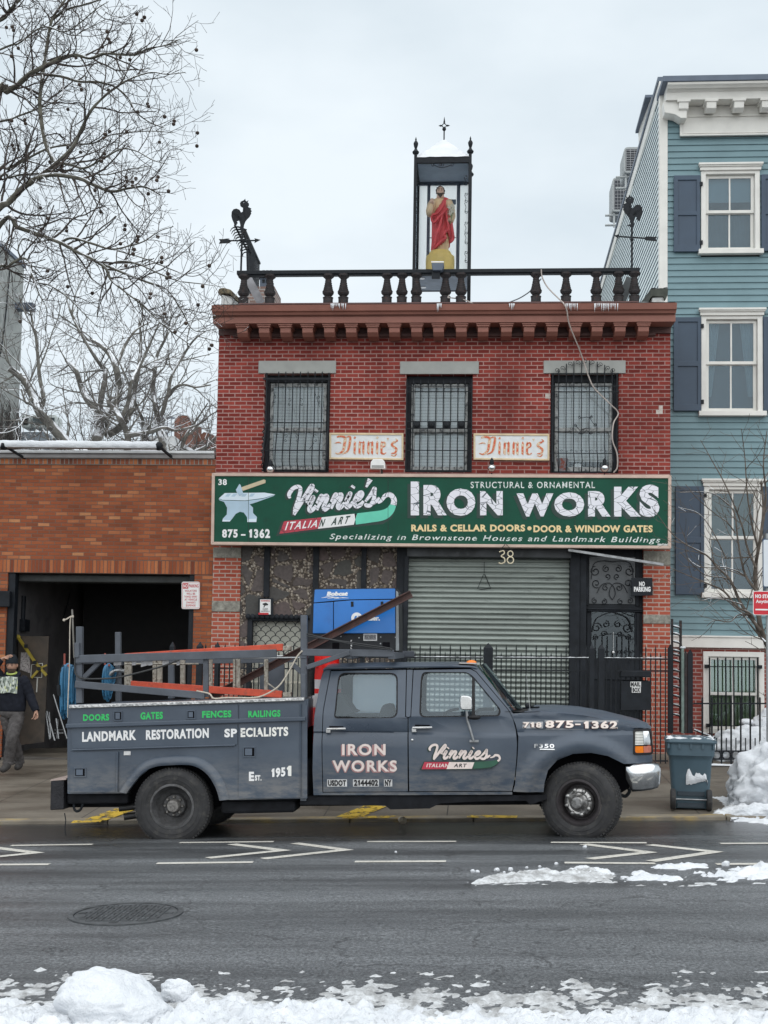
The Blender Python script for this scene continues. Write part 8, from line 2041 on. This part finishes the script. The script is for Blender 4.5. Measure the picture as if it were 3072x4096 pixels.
m=MB();m.tube([at(*tA(*e),Yf-.25)for e in((700,655),(640,640),(560,650))],[.025,.022,.016],8);m.tube([at(*tA(*e),Yf-.26)for e in((560,650),(530,680),(505,710))],[.016,.03,.012],6);part('nozzle',m,steel,tb,60)
def cord(lab,pts,r,mt):
 m=MB();m.tube([Vector(q)for q in spl([tuple(p)for p in pts],6)],r,5);o=part('rope' if 'rope' in lab else 'cable',m,mt,None,180,loc=tuple(pts[-1]));tag(o,lab,'rope' if 'rope' in lab else 'cable')
rope_m=M('dirty_white_rope',(.50,.45,.38),.9,var=.15,vs=40);cab_m=M('black_cable',(.03,.032,.034),.6)
cord('black cable looping from the tail post along the ladder',[at(*tA(*e),Yr-.06)for e in((60,480),(62,600),(72,690),(140,740),(300,752),(560,740),(760,700),(960,650),(1180,590),(1390,510))],.010,cab_m)
cord('pale rope knotted from the front rack post down to the tread plate',[at(*tB(*e),Yr-.06)for e in((1370,390),(1300,470),(1230,600),(1140,750),(1050,860),(900,950),(760,990),(560,992),(400,990),(240,1000),(180,940),(20,905))],.009,rope_m)
p=at(*z0b(800,640),Yr-.02);t=thing('upright_rod','thin upright rod with rope knotted near its top at the truck tail','rod',p)
part('rod',MB().tube([at(*z0b(*e),Yr-.02)for e in((798,105),(806,300),(822,640))],.011,6),M('grey_rod',(.20,.19,.17),.6),t,60)
m=MB();m.tube([at(*z0b(*e),Yr-.04)for e in spl([(815,178),(780,185),(740,210),(706,222)],5)],.008,5);m.tube([at(*z0b(*e),Yr-.04)for e in spl([(815,190),(782,195),(772,320),(770,600),(765,800),(752,1100),(748,1300)],4)],.006,5);m.ball(at(*z0b(708,222),Yr-.04),.016,8,6);part('rope',m,rope_m,t,60)
cord('black cord tied from the rack post to the forward rail',[at(*t4(*e),Yr-.08)for e in((150,655),(300,690),(480,720),(650,745),(800,768),(812,790))],.007,cab_m)
cord('second black cord over the forward rail below the first',[at(*t4(*e),Yr-.085)for e in((150,672),(330,700),(520,738),(700,765),(795,775))],.006,cab_m)
for lab,z,a,b,r,mt in(('long thin steel rod lying under the near top rail of the truck rack',tB,(-180,495),(1420,478),.009,steel),('second thin steel rod on the rack just below the ladder top',tA,(700,560),(1640,560),.010,rung_m)):
 p,q=at(*z(*a),Yl-.12),at(*z(*b),Yl-.12);o=part('steel_rod',MB().tube([p,q],r,6),mt,None,60,loc=tuple(p));tag(o,lab,'rod')
p,q=at(*tB(900,60+330),Yf-.5),at(*tB(560,770),Yf-.45);o=part('timber',MB().beam(at(*tB(180,985),Yf-.4),at(*tB(470,840),Yf-.4),.05,.05),rust_beam,None,loc=tuple(p));tag(o,'short dark steel bar slanting behind the ladder foot on the truck bed','bar')
# -  railings, mailbox, bin, snow heaps, signs on the pavement
YN=19.2
def rail_z(u,v):return at(u,v,YN)
def fence_run(lab,u0,u1,posts,group='black iron railing runs before the shop'):
 a=at(u0,2632,YN);b=at(u1,2634,YN)
 zt=lambda x:at(1700,2631,YN).z+.010*(x-at(1700,2631,YN).x)
 z2_=lambda x:zt(x)-(at(1700,2631,YN).z-at(1700,2678,YN).z)
 zsp=at(1700,2581,YN).z-at(1700,2631,YN).z;x0,x1=a.x,b.x;g=lambda x:walk_z(x,YN)+.10
 t=thing('iron_railing',lab,'fence',((x0+x1)/2,YN,walk_z((x0+x1)/2,YN)),group)
 for zf in(zt,z2_,lambda x:g(x)):part('rail',MB().beam((x0,YN,zf(x0)),(x1,YN,zf(x1)),.035,.022),black_iron,t)
 m=MB();n=max(1,round((x1-x0)/.0762))
 for i in range(n):
  x=x0+(i+.5)*(x1-x0)/n;tall=i%2==0;top=zt(x)+(zsp if tall else zsp*.45)
  m.box(x-.0085,x+.0085,YN-.0085,YN+.0085,g(x)-.04,top-.05);m.add([(x-.012,YN-.01,top-.05),(x+.012,YN-.01,top-.05),(x+.012,YN+.01,top-.05),(x-.012,YN+.01,top-.05),(x,YN,top+.02)],[(0,1,4),(1,2,4),(2,3,4),(3,0,4),(3,2,1,0)])
 part('pickets',m,black_iron,t)
 m=MB();k=int((x1-x0)/.03)
 m.grid([[(x0+(x1-x0)*i/k,YN-.018+.036*q,zt(x0+(x1-x0)*i/k)+.011+(.004 if q in(0,1)else.010+.010*fbm(i*.3,q,1,3,u0)))for i in range(k+1)]for q in(0,.3,.7,1)]);part('snow_cap',m,snow,t,180)
 for pu,w in posts:
  x=X_(pu,YN,2600);m=MB();m.box(x-w/2,x+w/2,YN-.05,YN+.05,walk_z(x,YN)-.05,zt(x)+zsp*.8);m.add([(x-w/2,YN-.05,zt(x)+zsp*.8),(x+w/2,YN-.05,zt(x)+zsp*.8),(x+w/2,YN+.05,zt(x)+zsp*.8),(x-w/2,YN+.05,zt(x)+zsp*.8),(x,YN,zt(x)+zsp*1.22)],[(0,1,4),(1,2,4),(2,3,4),(3,0,4)]);part('post',m,black_paint,t)
fence_run('spiked iron railing behind the ladder rack, beside the garage',812,1460,[(690,.07),(800,.09),(870,.06)])
fence_run('spiked iron railing in front of the roller shutter, behind the truck cab',1470,1932,[(1953,.145)])
fence_run('spiked iron railing between the big pointed post and the gate',1975,2355,[(2367,.07),(2405,.09)])
fence_run('spiked iron railing and gate in front of the black door, by the mailbox',2415,2672,[])
Yx=YN-.05;p=at(*t6(1065,570),Yx);t=thing('mailbox','black sheet metal mailbox with stick-on letters hung on the railing','mailbox',p)
part('box',MB().prism([at(*t6(*e),Yx)for e in((968,570),(1166,565),(1168,372),(968,372))],(0,.16,0)),black_paint,t,bevel=.008)
q=[at(*t6(*e),Yx-.05)for e in((966,345),(1168,348),(1170,305),(972,302))];part('hood',MB().hexa(q,[e+Vector((0,.22,0))for e in q]),black_paint,t,bevel=.012)
m=MB();m.box(at(*t6(985,0),Yx).x,at(*t6(1150,0),Yx).x,Yx+.01,Yx+.02,at(*t6(0,372),Yx).z,at(*t6(0,348),Yx).z);part('slot',m,void,t)
m=MB()
for q in((1031,376,1102,412),(1041,413,1100,449)):k=quad_px(*bx(t6,*q),Yx-.002);m.hexa(k,[e+Vector((0,.002,0))for e in k])
part('sticker',m,white_paint,t)
m=MB();letter(m,'MAIL',bx(t6,1034,379,1098,408),Yx-.002,.05,.06);letter(m,'BOX',bx(t6,1046,416,1096,446),Yx-.002,.05,.06);part('lettering',m,black_letter,t)
t=thing('iron_rack','narrow rusty iron rack with snow on its slanting rungs at the end of the railing','rack',at(*z8b(500,1050),YN+.1))
for x0,x1,y0,dx in((455,475,-60,0),(536,560,-45,0)):
 q=[at(*z8b(*e),YN+.25)for e in((x0,1055),(x1,1055),(x1,y0),(x0,y0))];part('upright',MB().hexa(q,[e+Vector((0,.04,0))for e in q]),iron_rust,t)
m,s=MB(),MB()
for y in(10,80,160,245,285,345,440,515,600,690,780,875):
 a,b=at(*z8b(468,y),YN+.24),at(*z8b(548,y+24),YN+.24);m.tube([a,b],.012,6)
 s.tube([a.lerp(b,.1)+Vector((0,-.004,.013)),a.lerp(b,.5)+Vector((0,-.004,.017)),a.lerp(b,.85)+Vector((0,-.004,.013))],[.008,.013,.006],6)
part('rungs',m,iron_rust,t);part('snow',s,snow,t,180)
for x0,x1,y0,mt in((425,470,200,black_paint),(556,582,215,M('green_white_pipe',(.14,.19,.17),.6,var=.4,vs=9)),(585,612,260,iron_rust),(618,668,250,black_paint)):
 q=[at(*z8b(*e),YN+.12)for e in((x0,1065),(x1,1065),(x1,y0+30),((x0+x1)/2,y0-10),(x0,y0+30))];part('post',MB().prism(q,(0,.06,0)),mt,t)
part('snow_cap',MB().ball(at(*z8b(569,222),YN+.15),(.045,.04,.02),10,6),snow,t,180)
Yh=19.3;t=thing('yard_railing','low iron railing with a row of rings on a stone kerb by the blue house','fence',at(*z8b(1300,1480),Yh))
ps=lambda x,y:at(*z8b(x,y),Yh)
part('stone_kerb',MB().box(ps(680,0).x,ps(1900,0).x,Yh-.1,Yh+.1,ps(1200,1490).z-.1,ps(1200,1385).z),M('dark_kerb_stone',(.055,.05,.045),.9,var=.3,vs=6,bump=.3),t,bevel=.015)
k=40;xa_,xb_=ps(680,0).x,ps(1900,0).x;m=MB();m.grid([[(xa_+(xb_-xa_)*i/k,Yh-.10+.2*q,ps(1200,1385).z+(.003 if q in(0,1)else.022+.012*fbm(i*.4,q,1)))for i in range(k+1)]for q in(0,.2,.8,1)]);part('snow_cap',m,snow,t,180)
for y in(772,1240,1318):part('rail',MB().beam(ps(672,y),ps(1900,y),.03,.022),black_iron,t)
m,r_=MB(),MB()
for i in range(13):
 x=760+i*94.5;a,b=ps(x,1372),ps(x,712);m.tube([a,b],[.013,.013],6);m.ball(ps(x,1280),.026,8,6);m.tube([ps(x+47,1240),ps(x+47,1110)],.009,6)
 c_=ps(x+47,1279);r_.tube([(c_.x+.062*math.cos(R(e)),Yh,c_.z+.062*math.sin(R(e)))for e in range(0,361,24)],.010,5,cap=False)
part('pickets',m,black_iron,t,60);part('rings',r_,black_iron,t,60)
m=MB();m.tube([at(*z8b(685,1030),Yh+.5),at(*z8b(880,1110),Yh+.1)],.02,6);o=part('hand_rail',m,snowy_black,None,loc=tuple(at(*z8b(880,1110),Yh+.1)));tag(o,'short snow topped sloping handrail behind the wheeled bin','handrail')
Yy=20.6;p=at(*z8b(1195,1110),Yy);t=thing('yard_bollard','short dark bollard with a snow cap standing in the snowy yard','bollard',(p.x,Yy,p.z-.2))
part('post',MB().lathe([(.085,p.z-.3),(.085,at(*z8b(0,945),Yy).z)],(p.x,Yy,0),14),M('dark_green_post',(.03,.04,.04),.5),t,40);part('snow_cap',MB().ball((p.x,Yy,at(*z8b(0,930),Yy).z),(.12,.12,.055),14,8),snow,t,180)
part('blue_box',MB().box(p.x+.1,p.x+.4,Yy-.1,Yy+.2,p.z-.2,at(*z8b(0,975),Yy).z),M('navy_box',(.02,.025,.06),.5),t)
def heap(n,lab,c,r,seed,amp,kind=None):
 mb=rock(c,r,seed,amp,n=150,m=90)
 for p in mb.v:p.x+=.05*fbm(p.y,p.z,5,4,seed);p.z+=.035*fbm(p.x,p.y,7,4,seed)+.022*fbm(p.x,p.y+p.z,17,4,seed);p.y+=.04*fbm(p.x,p.z,6,4,seed)
 o=part(n,mb,snow,None,180,loc=(c[0],c[1],c[2]-r[2]*.5));return tag(o,lab,'snow heap')
c_=at(*z8b(1150,1230),20.1);heap('snow_heap','low heap of shovelled snow in the yard behind the ringed railing',(c_.x+.35,20.05,c_.z-.05),(.95,.5,.42),3.7,.28)
c_=at(*z8b(1450,1080),20.6);heap('snow_heap','taller snow heap in the yard against the barred basement window',(c_.x+.3,20.7,c_.z-.1),(.7,.5,.5),6.1,.25)
c_=at(*z8b(1450,1640),16.3);heap('snow_bank','big dirty snow bank at the kerb beyond the wheeled bin',(c_.x+.25,16.2,c_.z-.05),(.80,.72,.70),8.8,.34)
c_=at(*z8b(1340,1880),15.5);heap('snow_bank','lower slumped snow spilling over the kerb before the big bank',(c_.x+.3,15.55,c_.z-.05),(.95,.42,.20),2.4,.3)
slush_patch('slush',[z8b(820,1640),z8b(960,1600),z8b(1100,1590),z8b(1090,1690),z8b(930,1690)],.022,.05,4.4,walk_z);slush_patch('slush',[z8b(930,1780),z8b(1080,1720),z8b(1180,1760),z8b(1150,1840),z8b(960,1850)],.022,.06,7.4,walk_z,slush);slush_patch('slush',[z8b(815,1540),z8b(960,1545),z8b(900,1580),z8b(830,1575)],.022,.02,1.4,walk_z,slush)
def bin_():
 Y=15.66;c=at(*z8b(650,1868),Y);rot=Matrix.Rotation(R(-7),3,'Z');base=Vector((c.x,c.y,walk_z(c.x,c.y+.1)))
 t=thing('wheeled_bin','blue grey wheeled bin with snowy lid standing at the kerb by the truck bumper','bin',base)
 bm_=M('blue_grey_plastic',(.062,.105,.135),.5,var=.12,vs=4,c2=(.09,.13,.155),lo=.6,hi=.8)
 def ring(w,d,z,r,y0=0):
  return[base+rot@Vector((a,b+y0,z))for a,b in[(x-w/2,y)for x,y in rrect(0,0,w,d,r,3)]]
 Hh=at(*z8b(650,1150),Y).z-base.z
 rows=[ring(.42,.50,.02,.05,.06),ring(.46,.55,.30,.05,.04),ring(.50,.62,Hh*.72,.05,.01),ring(.515,.64,Hh*.76,.05),ring(.56,.70,Hh*.80,.06,-.03),ring(.575,.73,Hh*.98,.06,-.035)]
 m=MB();m.grid(rows,wrap=True);m.f.append(tuple(range(len(rows[0]))));m.mi.append(0);part('body',m,bm_,t,40)
 m=MB();k=len(rows[0]);rw=[ring(.60,.76,Hh*.975,.06,-.05),ring(.62,.78,Hh,.07,-.06),ring(.60,.76,Hh+.035,.07,-.05),ring(.40,.55,Hh+.055,.07,.05)];m.grid(rw,wrap=True);m.f.append(tuple(3*k+i for i in range(k)));m.mi.append(0);part('lid',m,bm_,t,40)
 m=MB()
 for x in(-.27,-.14,.0,.14,.27):q=[base+rot@Vector(e)for e in((x-.012,-.05,Hh*.90),(x+.012,-.05,Hh*.90),(x+.012,-.05,Hh*.97),(x-.012,-.05,Hh*.97))];m.hexa(q,[e+rot@Vector((0,.05,0))for e in q])
 part('collar_rib',m,bm_,t)
 rows=[]
 for j in range(15):rows.append([base+rot@Vector((-.30+.60*i/18,-.05+.75*j/14,Hh+.040+.018*fbm(i*.4,j*.4,1,3,2)+(-.03 if fbm(i*.45,j*.45,1,2,9)<-.06 and 2<j<12 else.008)-(.02 if i in(0,18)or j in(0,14)else 0)))for i in range(19)])
 m=MB();m.grid(rows);part('snow_cap',m,snow,t,180)
 m=MB();rows=[]
 for i in range(14):
  s=i/13;lo,hi=.31+.05*s+.03*fbm(s*5,1,1,3,3),.50-.10*s+.09*fbm(s*4.2,2,1,4,5)-(.10 if s in(0,1)else 0);rows.append([base+rot@Vector((-.06+.26*s,.012-.018*math.sin(math.pi*q)*(1 if 0<s<1 else 0)+(.28-lo-(hi-lo)*q)*.05+.012,lo+(hi-lo)*q))for q in(0,.25,.5,.75,1)])
 m.grid(rows);part('snow_patch',m,snow,t,180)
 m=MB();a,b=base+rot@Vector((-.19,.02,.13)),base+rot@Vector((.19,.02,.13));m.tube([a,b],.011,8);part('axle',m,steel,t,60)
 m=MB()
 for z in(.06,.20):a,b=base+rot@Vector((-.16,.05,z)),base+rot@Vector((.16,.05,z));m.beam(a,b,.05,.05)
 part('foot_bar',m,M('dark_blue_plastic',(.025,.04,.055),.5),t)
 for x in(-.215,.215):
  m=MB();m.lathe([(.05,-.03),(.115,-.032),(.128,-.02),(.128,.02),(.115,.032),(.05,.03),(.05,-.03)],(0,0,0),28,'x',closed=False);m.lathe([(.0,-.02),(.052,-.02),(.052,.02),(.0,.02)],(0,0,0),14,'x',closed=False);m.v=[base+rot@(p+Vector((x,.01,.130)))for p in m.v];part('wheel',m,rubber,t,40)
bin_()
u,v=t5(665,1138);p=ground_pt(u,v+8,road_z);t=thing('paper_cup','empty white paper cup lying at the kerb under the truck','cup',p)
d=Vector((.3,-.9,0)).normalized();m=MB();m.tube([p+Vector((0,.04,.045)),p+Vector((0,.04,.045))+d*.11],[.032,.045],18,cap=False);m.tube([p+Vector((0,.04,.045)),p+Vector((0,.04,.045))+d*.006],[.032,.032],18);part('cup',m,M('cream_paper',(.62,.58,.50),.7,var=.1),t,60);m=MB();m.tube([p+Vector((0,.04,.045))+d*.105,p+Vector((0,.04,.045))+d*.112],[.047,.047],18,cap=False);part('rim',m,white_paint,t,60)
Ysg=16.0;px=X_(z7b(1665,0)[0],Ysg,2500);t=thing('street_sign','red no standing sign and white sign on one pole at the edge of the pavement','street sign',(px,Ysg+.05,walk_z(px,Ysg)))
part('pole',MB().tube([(px,Ysg+.05,walk_z(px,Ysg)-.1),(px,Ysg+.05,at(*z7b(1600,500),Ysg).z)],.024,8),galv,t,60)
w=px-at(*z7b(1530,1100),Ysg).x
def sgn(zm0,y0,y1,hw,mt,mt2,nm,bw=.008):
 za,zb=at(*z7b(1600,y1),Ysg).z,at(*z7b(1600,y0),Ysg).z;rr=[(px+a,b)for a,b in rrect(-hw,za,hw,zb,.025)];part(nm,panel(rr,[],Ysg,.004),mt,t)
 ri=[(px+a,b)for a,b in rrect(-hw+bw,za+bw,hw-bw,zb-bw,.02)];part(nm+'_face',panel(ri,[],Ysg-.0015,.0015),mt2,t);return za,zb
za,zb=sgn(0,997,1205,w,white_paint,M('sign_red',(.55,.01,.025),.4,var=.05),'red_plate')
hh=zb-za;m=MB()
def sl(body,x0,x1,z0,z1,off):V,F=flat_text(body,off,.03);put2d(m,V,F,[(px+x0,Ysg-.0015,za+hh*z0),(px+x1,Ysg-.0015,za+hh*z0),(px+x1,Ysg-.0015,za+hh*z1),(px+x0,Ysg-.0015,za+hh*z1)],(0,-.002,0))
sl('NO STANDING',-w*.86,w*.86,.70,.86,.05);sl('Anytime',-w*.82,w*.2,.46,.64,.03);m.box(px-w*.85,px+w*.7,Ysg-.003,Ysg-.001,za+hh*.20,za+hh*.26);m.add([(px+w*.6,Ysg-.003,za+hh*.15),(px+w*.88,Ysg-.003,za+hh*.23),(px+w*.6,Ysg-.003,za+hh*.31)],[(0,1,2)]);part('lettering',m,white_letter,t)
sgn(0,548,965,px-at(*z7b(1612,700),Ysg).x+.0,M('sign_navy',(.02,.06,.13),.4),M('sign_white',(.66,.70,.74),.45,var=.05),'white_plate',.012)
# -  the man walking past the garage
zP=zm(0,2580,4.096)
def skin_mesh(name,nodes,edges,mat,parent,sub=2,smooth=1.0):
 """one continuous surface grown around a skeleton: nodes (point, radius or (rx, ry)), edges index pairs, node 0 the root"""
 base=WL[parent];me=bpy.data.meshes.new(name);me.from_pydata([tuple(Vector(p)-base)for p,_ in nodes],edges,[])
 o=bpy.data.objects.new(name,me);link(o,parent);WL[o]=base
 o.modifiers.new('skin','SKIN')
 if not me.skin_vertices:return o
 for i,(p,r)in enumerate(nodes):me.skin_vertices[0].data[i].radius=r if isinstance(r,tuple)else(r,r)
 me.skin_vertices[0].data[0].use_root=True
 s=o.modifiers.new('smooth','SUBSURF');s.levels=s.render_levels=sub
 bpy.context.view_layer.update();ev=o.evaluated_get(bpy.context.evaluated_depsgraph_get());new=bpy.data.meshes.new_from_object(ev);o.modifiers.clear();o.data=new
 new.materials.clear();new.materials.append(mat);new.polygons.foreach_set('use_smooth',[True]*len(new.polygons));return o
def chain(nodes,edges,pts,start=None):
 for k,pr in enumerate(pts):
  nodes.append(pr);i=len(nodes)-1
  if k>0:edges.append((i-1,i))
  elif start is not None:edges.append((start,i))
 return len(nodes)-1
def person():
 Y=18.8;P=lambda x,y,d=0.0:at(*zP(x,y),Y+d)
 foot=P(200,2040);t=thing('person','man in black hooded sweatshirt and grey trousers walking with one hand on his beanie','person',(foot.x,Y,walk_z(foot.x,Y)))
 skin=M('skin',(.42,.24,.17),.6,var=.06,vs=30);hood=M('navy_black_sweatshirt',(.014,.016,.024),.9,var=.25,vs=14,bump=.3,bs=18,spec=.2);trou=M('grey_work_trousers',(.105,.098,.098),.9,var=.3,vs=9,c2=(.06,.056,.056),bump=.6,bs=16,spec=.2);shoe=M('dark_trainers',(.04,.038,.038),.7,var=.3,vs=20)
 n,e=[(P(200,1100),(.15,.11))],[]
 chain(n,e,[(P(195,940),(.14,.10)),(P(190,700),(.13,.09)),(P(192,570),(.11,.08)),(P(196,455),.058),(P(198,410,-.02),.06)],0);sp=3
 for sx,pts in((0,[(P(350,590),.045),(P(480,800,.02),.045),(P(585,1075,-.04),.033),(P(600,1115,-.05),(.038,.022))]),(1,[(P(45,590),.045),(P(-95,380,-.08),.045),(P(25,235,-.04),.034),(P(70,205,-.03),(.038,.022))])):
  h=chain(n,e,pts,sp)
  if sx==0:fs=[((578,1140),(560,1180),(530,1205),(515,1218)),((592,1150),(585,1190),(566,1212),(552,1220)),((606,1150),(602,1190),(588,1212),(572,1222)),((618,1145),(620,1178),(610,1198),(598,1208)),((572,1118),(560,1140),(556,1165),(548,1180))]
  else:fs=[((95,190),(130,172),(165,165),(195,168)),((97,200),(135,182),(172,172),(205,175)),((95,210),(135,195),(172,186),(215,184)),((92,218),(130,208),(165,202),(190,200)),((80,215),(105,225),(125,228),(140,226))]
  for f_,q in enumerate(fs):chain(n,e,[(P(*a,-.05-.012*f_-.01*k),(.0105,.009,.0085,.007)[k])for k,a in enumerate(q)],h)
 for pts in([(P(285,1150,-.03),.085),(P(195,1520,-.16),.06),(P(145,1900,-.09),.03),(P(80,2010,-.21),.02)],[(P(120,1150,.03),.085),(P(200,1530,.08),.06),(P(305,1880,.28),.03),(P(300,1970,.16),.02)]):chain(n,e,pts,0)
 skin_mesh('body',n,e,skin,t,1)
 hc=P(197,335,-.03);m=MB();h=MB();h.ball((0,0,0),1,24,20)
 for p in h.v:
  x,y,z=p;jaw=1-.25*max(0,-z-.15);fx,fy=x*jaw,y
  if y<-.3:
   fy-=.20*math.exp(-((x/.15)**2+((z+.24)/.17)**2));fy+=.07*math.exp(-(((abs(x)-.38)/.16)**2+((z+.03)/.10)**2));fy-=.05*math.exp(-((x/.28)**2+((z+.53)/.07)**2));fy-=.04*math.exp(-((z-.16)/.08)**2)
  m.v.append(hc+Vector((fx*.077,fy*.098,z*.120)))
 m.f,m.mi=h.f,h.mi
 for sx in(-1,1):m.ball(hc+Vector((sx*.078,.01,.0)),(.012,.022,.032),8,8)
 hd=part('head',m,skin,t,180)
 m=MB();fp=lambda x,z,k=0.0:hc+Vector((x,-.098*math.sqrt(max(0,1-(x/.077)**2-(z/.12)**2))-k,z))
 for sx in(-1,1):m.ball(fp(sx*.030,-.004,-.006),(.012,.008,.007),8,6);m.tube([fp(sx*.016,.016,.006),fp(sx*.032,.021,.005),fp(sx*.046,.015,.004)],.0045,4)
 m.tube([fp(-.022,-.058,.006),fp(0,-.060,.008),fp(.022,-.058,.006)],.004,4);part('face_detail',m,M('dark_face_detail',(.05,.028,.022),.7),hd)
 bd=M('dark_beard',(.12,.078,.06),.9,var=.3,vs=60);m=MB()
 m.grid([[fp(.074*math.sin(R(a))*(1-.25*i/4),-.050-.015*i-(.0 if abs(a)>25 else.0),.003+.002*(i>0))for a in range(-78,79,13)]for i in range(5)]);part('beard',m,bd,hd,180)
 m=MB();rows=[]
 for i in range(11):z=.028+(.112+.03)*math.sin(math.pi/2*i/10);k=math.sqrt(max(.0004,1-((z-.03)/.147)**2));rows.append([hc+Vector((.088*k*math.cos(R(a))*(1.04 if i==0 else 1),.112*k*math.sin(R(a))+.004,z))for a in range(0,360,15)])
 m.grid(rows,wrap=True);m.f.append(tuple(10*24+j for j in range(24)));m.mi.append(0);part('beanie',m,M('black_knit',(.018,.022,.027),.95,var=.2,vs=60,bump=.4,bs=90,spec=.2),t,180)
 m=MB();m.tube([hc+Vector((.068*math.sin(R(a)),-.075*math.cos(R(a))+.0,-.118-.02*math.cos(R(a))))for a in range(-180,181,20)],.016,8,cap=False);part('neck_gaiter',m,M('lime_gaiter',(.42,.50,.13),.8,var=.2,vs=30),t,180)
 def loft(mb,rows,n=28):
  R_=[]
  for p,rx,ry in[(Vector(q[:3]),q[3],q[4])for q in spl([tuple(p)+(rx,ry)for p,rx,ry in rows],4)]:
   R_.append([p+Vector((rx*math.cos(2*math.pi*k/n)*(1+.02*math.sin(5*k+p.z*40)),ry*math.sin(2*math.pi*k/n)*(1+.02*math.sin(7*k-p.z*30)),0))for k in range(n)])
  b0=len(mb.v);mb.grid(R_,wrap=True);mb.f+=[tuple(b0+k for k in range(n)),tuple(b0+(len(R_)-1)*n+k for k in range(n))];mb.mi+=[0,0]
 def limbt(mb,pts):
  q=spl([tuple(p)+(r,)for p,r in pts],5);mb.tube([Vector(p[:3])for p in q],[p[3]*(1+.05*math.sin(i*2.1))for i,p in enumerate(q)],16)
 m=MB();loft(m,[(P(200,1085),.195,.14),(P(200,1050),.208,.15),(P(198,960),.215,.155),(P(194,820),.215,.158),(P(188,680),.222,.155),(P(188,590),.215,.14),(P(192,535),.165,.12),(P(196,485),.10,.095),(P(197,455),.085,.085)])
 limbt(m,[(P(350,580),.085),(P(385,600),.092),(P(440,700,.01),.082),(P(490,830,.02),.075),(P(560,1000,-.02),.064),(P(596,1085,-.04),.050)])
 limbt(m,[(P(50,580),.085),(P(15,570),.092),(P(-40,470,-.04),.082),(P(-95,370,-.08),.074),(P(-30,290,-.06),.062),(P(25,240,-.045),.048)]);part('sweatshirt',m,hood,t,180)
 m=MB();m.tube([hc+Vector((.098*math.sin(R(a)),-.06*math.cos(R(a))+.03,-.150-.012*math.cos(R(a))+(.02 if abs(a)>90 else 0)))for a in range(-180,181,20)],[.026+.02*(abs(a)/180)for a in range(-180,181,20)],8,cap=False);part('hood',m,hood,t,180)
 m=MB();loft(m,[(P(200,1200),.10,.11),(P(200,1150),.19,.135),(P(200,1100),.195,.138),(P(200,1050),.185,.13)])
 limbt(m,[(P(282,1130,-.01),.105),(P(275,1220,-.04),.112),(P(240,1350,-.09),.104),(P(196,1520,-.16),.090),(P(168,1720,-.13),.084),(P(142,1880,-.10),.082),(P(130,1960,-.10),.086)])
 limbt(m,[(P(118,1130,.02),.10),(P(118,1220,.03),.105),(P(150,1350,.05),.098),(P(212,1540,.09),.086),(P(275,1720,.2),.080),(P(308,1870,.28),.078),(P(314,1945,.28),.082)]);part('trousers',m,trou,t,180)
 for pts in([(P(140,1945,-.08),.066),(P(110,1985,-.17),.066),(P(60,2035,-.27),.058),(P(25,2065,-.33),.042)],[(P(318,1925,.28),.064),(P(315,1970,.2),.064),(P(290,2000,.1),.056),(P(258,2015,.03),.042)]):
  n,e=[pts[0]],[];chain(n,e,pts[1:],0);skin_mesh('shoe',n,e,shoe,t)
 t_=NT('silver_leaf_print');v=t_.n('TexVoronoi');v.inputs['Scale'].default_value=34;t_.L.new(t_.pos(sc=(1.4,1,.7)),v.inputs['Vector']);s_=t_.n('SeparateColor');t_.L.new(v.outputs['Color'],s_.inputs[0])
 t_.set(color=t_.ramp(s_.outputs[0],[(0.0,(.05,.07,.05)),(.3,(.22,.26,.22)),(.6,(.50,.54,.50)),(.85,(.66,.70,.62)),(1.0,(.55,.58,.22))]),rough=.6)
 m=MB();ky=P(188,640).y;m.grid([[Vector((P(42+(330-42)*i/8+10*(1-j/6),505+265*j/6).x,ky-.186+.055*(abs(i/8-.5)*2)**2+.012*(1-j/6),P(0,515+265*j/6+8*math.sin(i)).z))for i in range(9)]for j in range(7)]);part('chest_print',m,t_.m,t,180)
person()
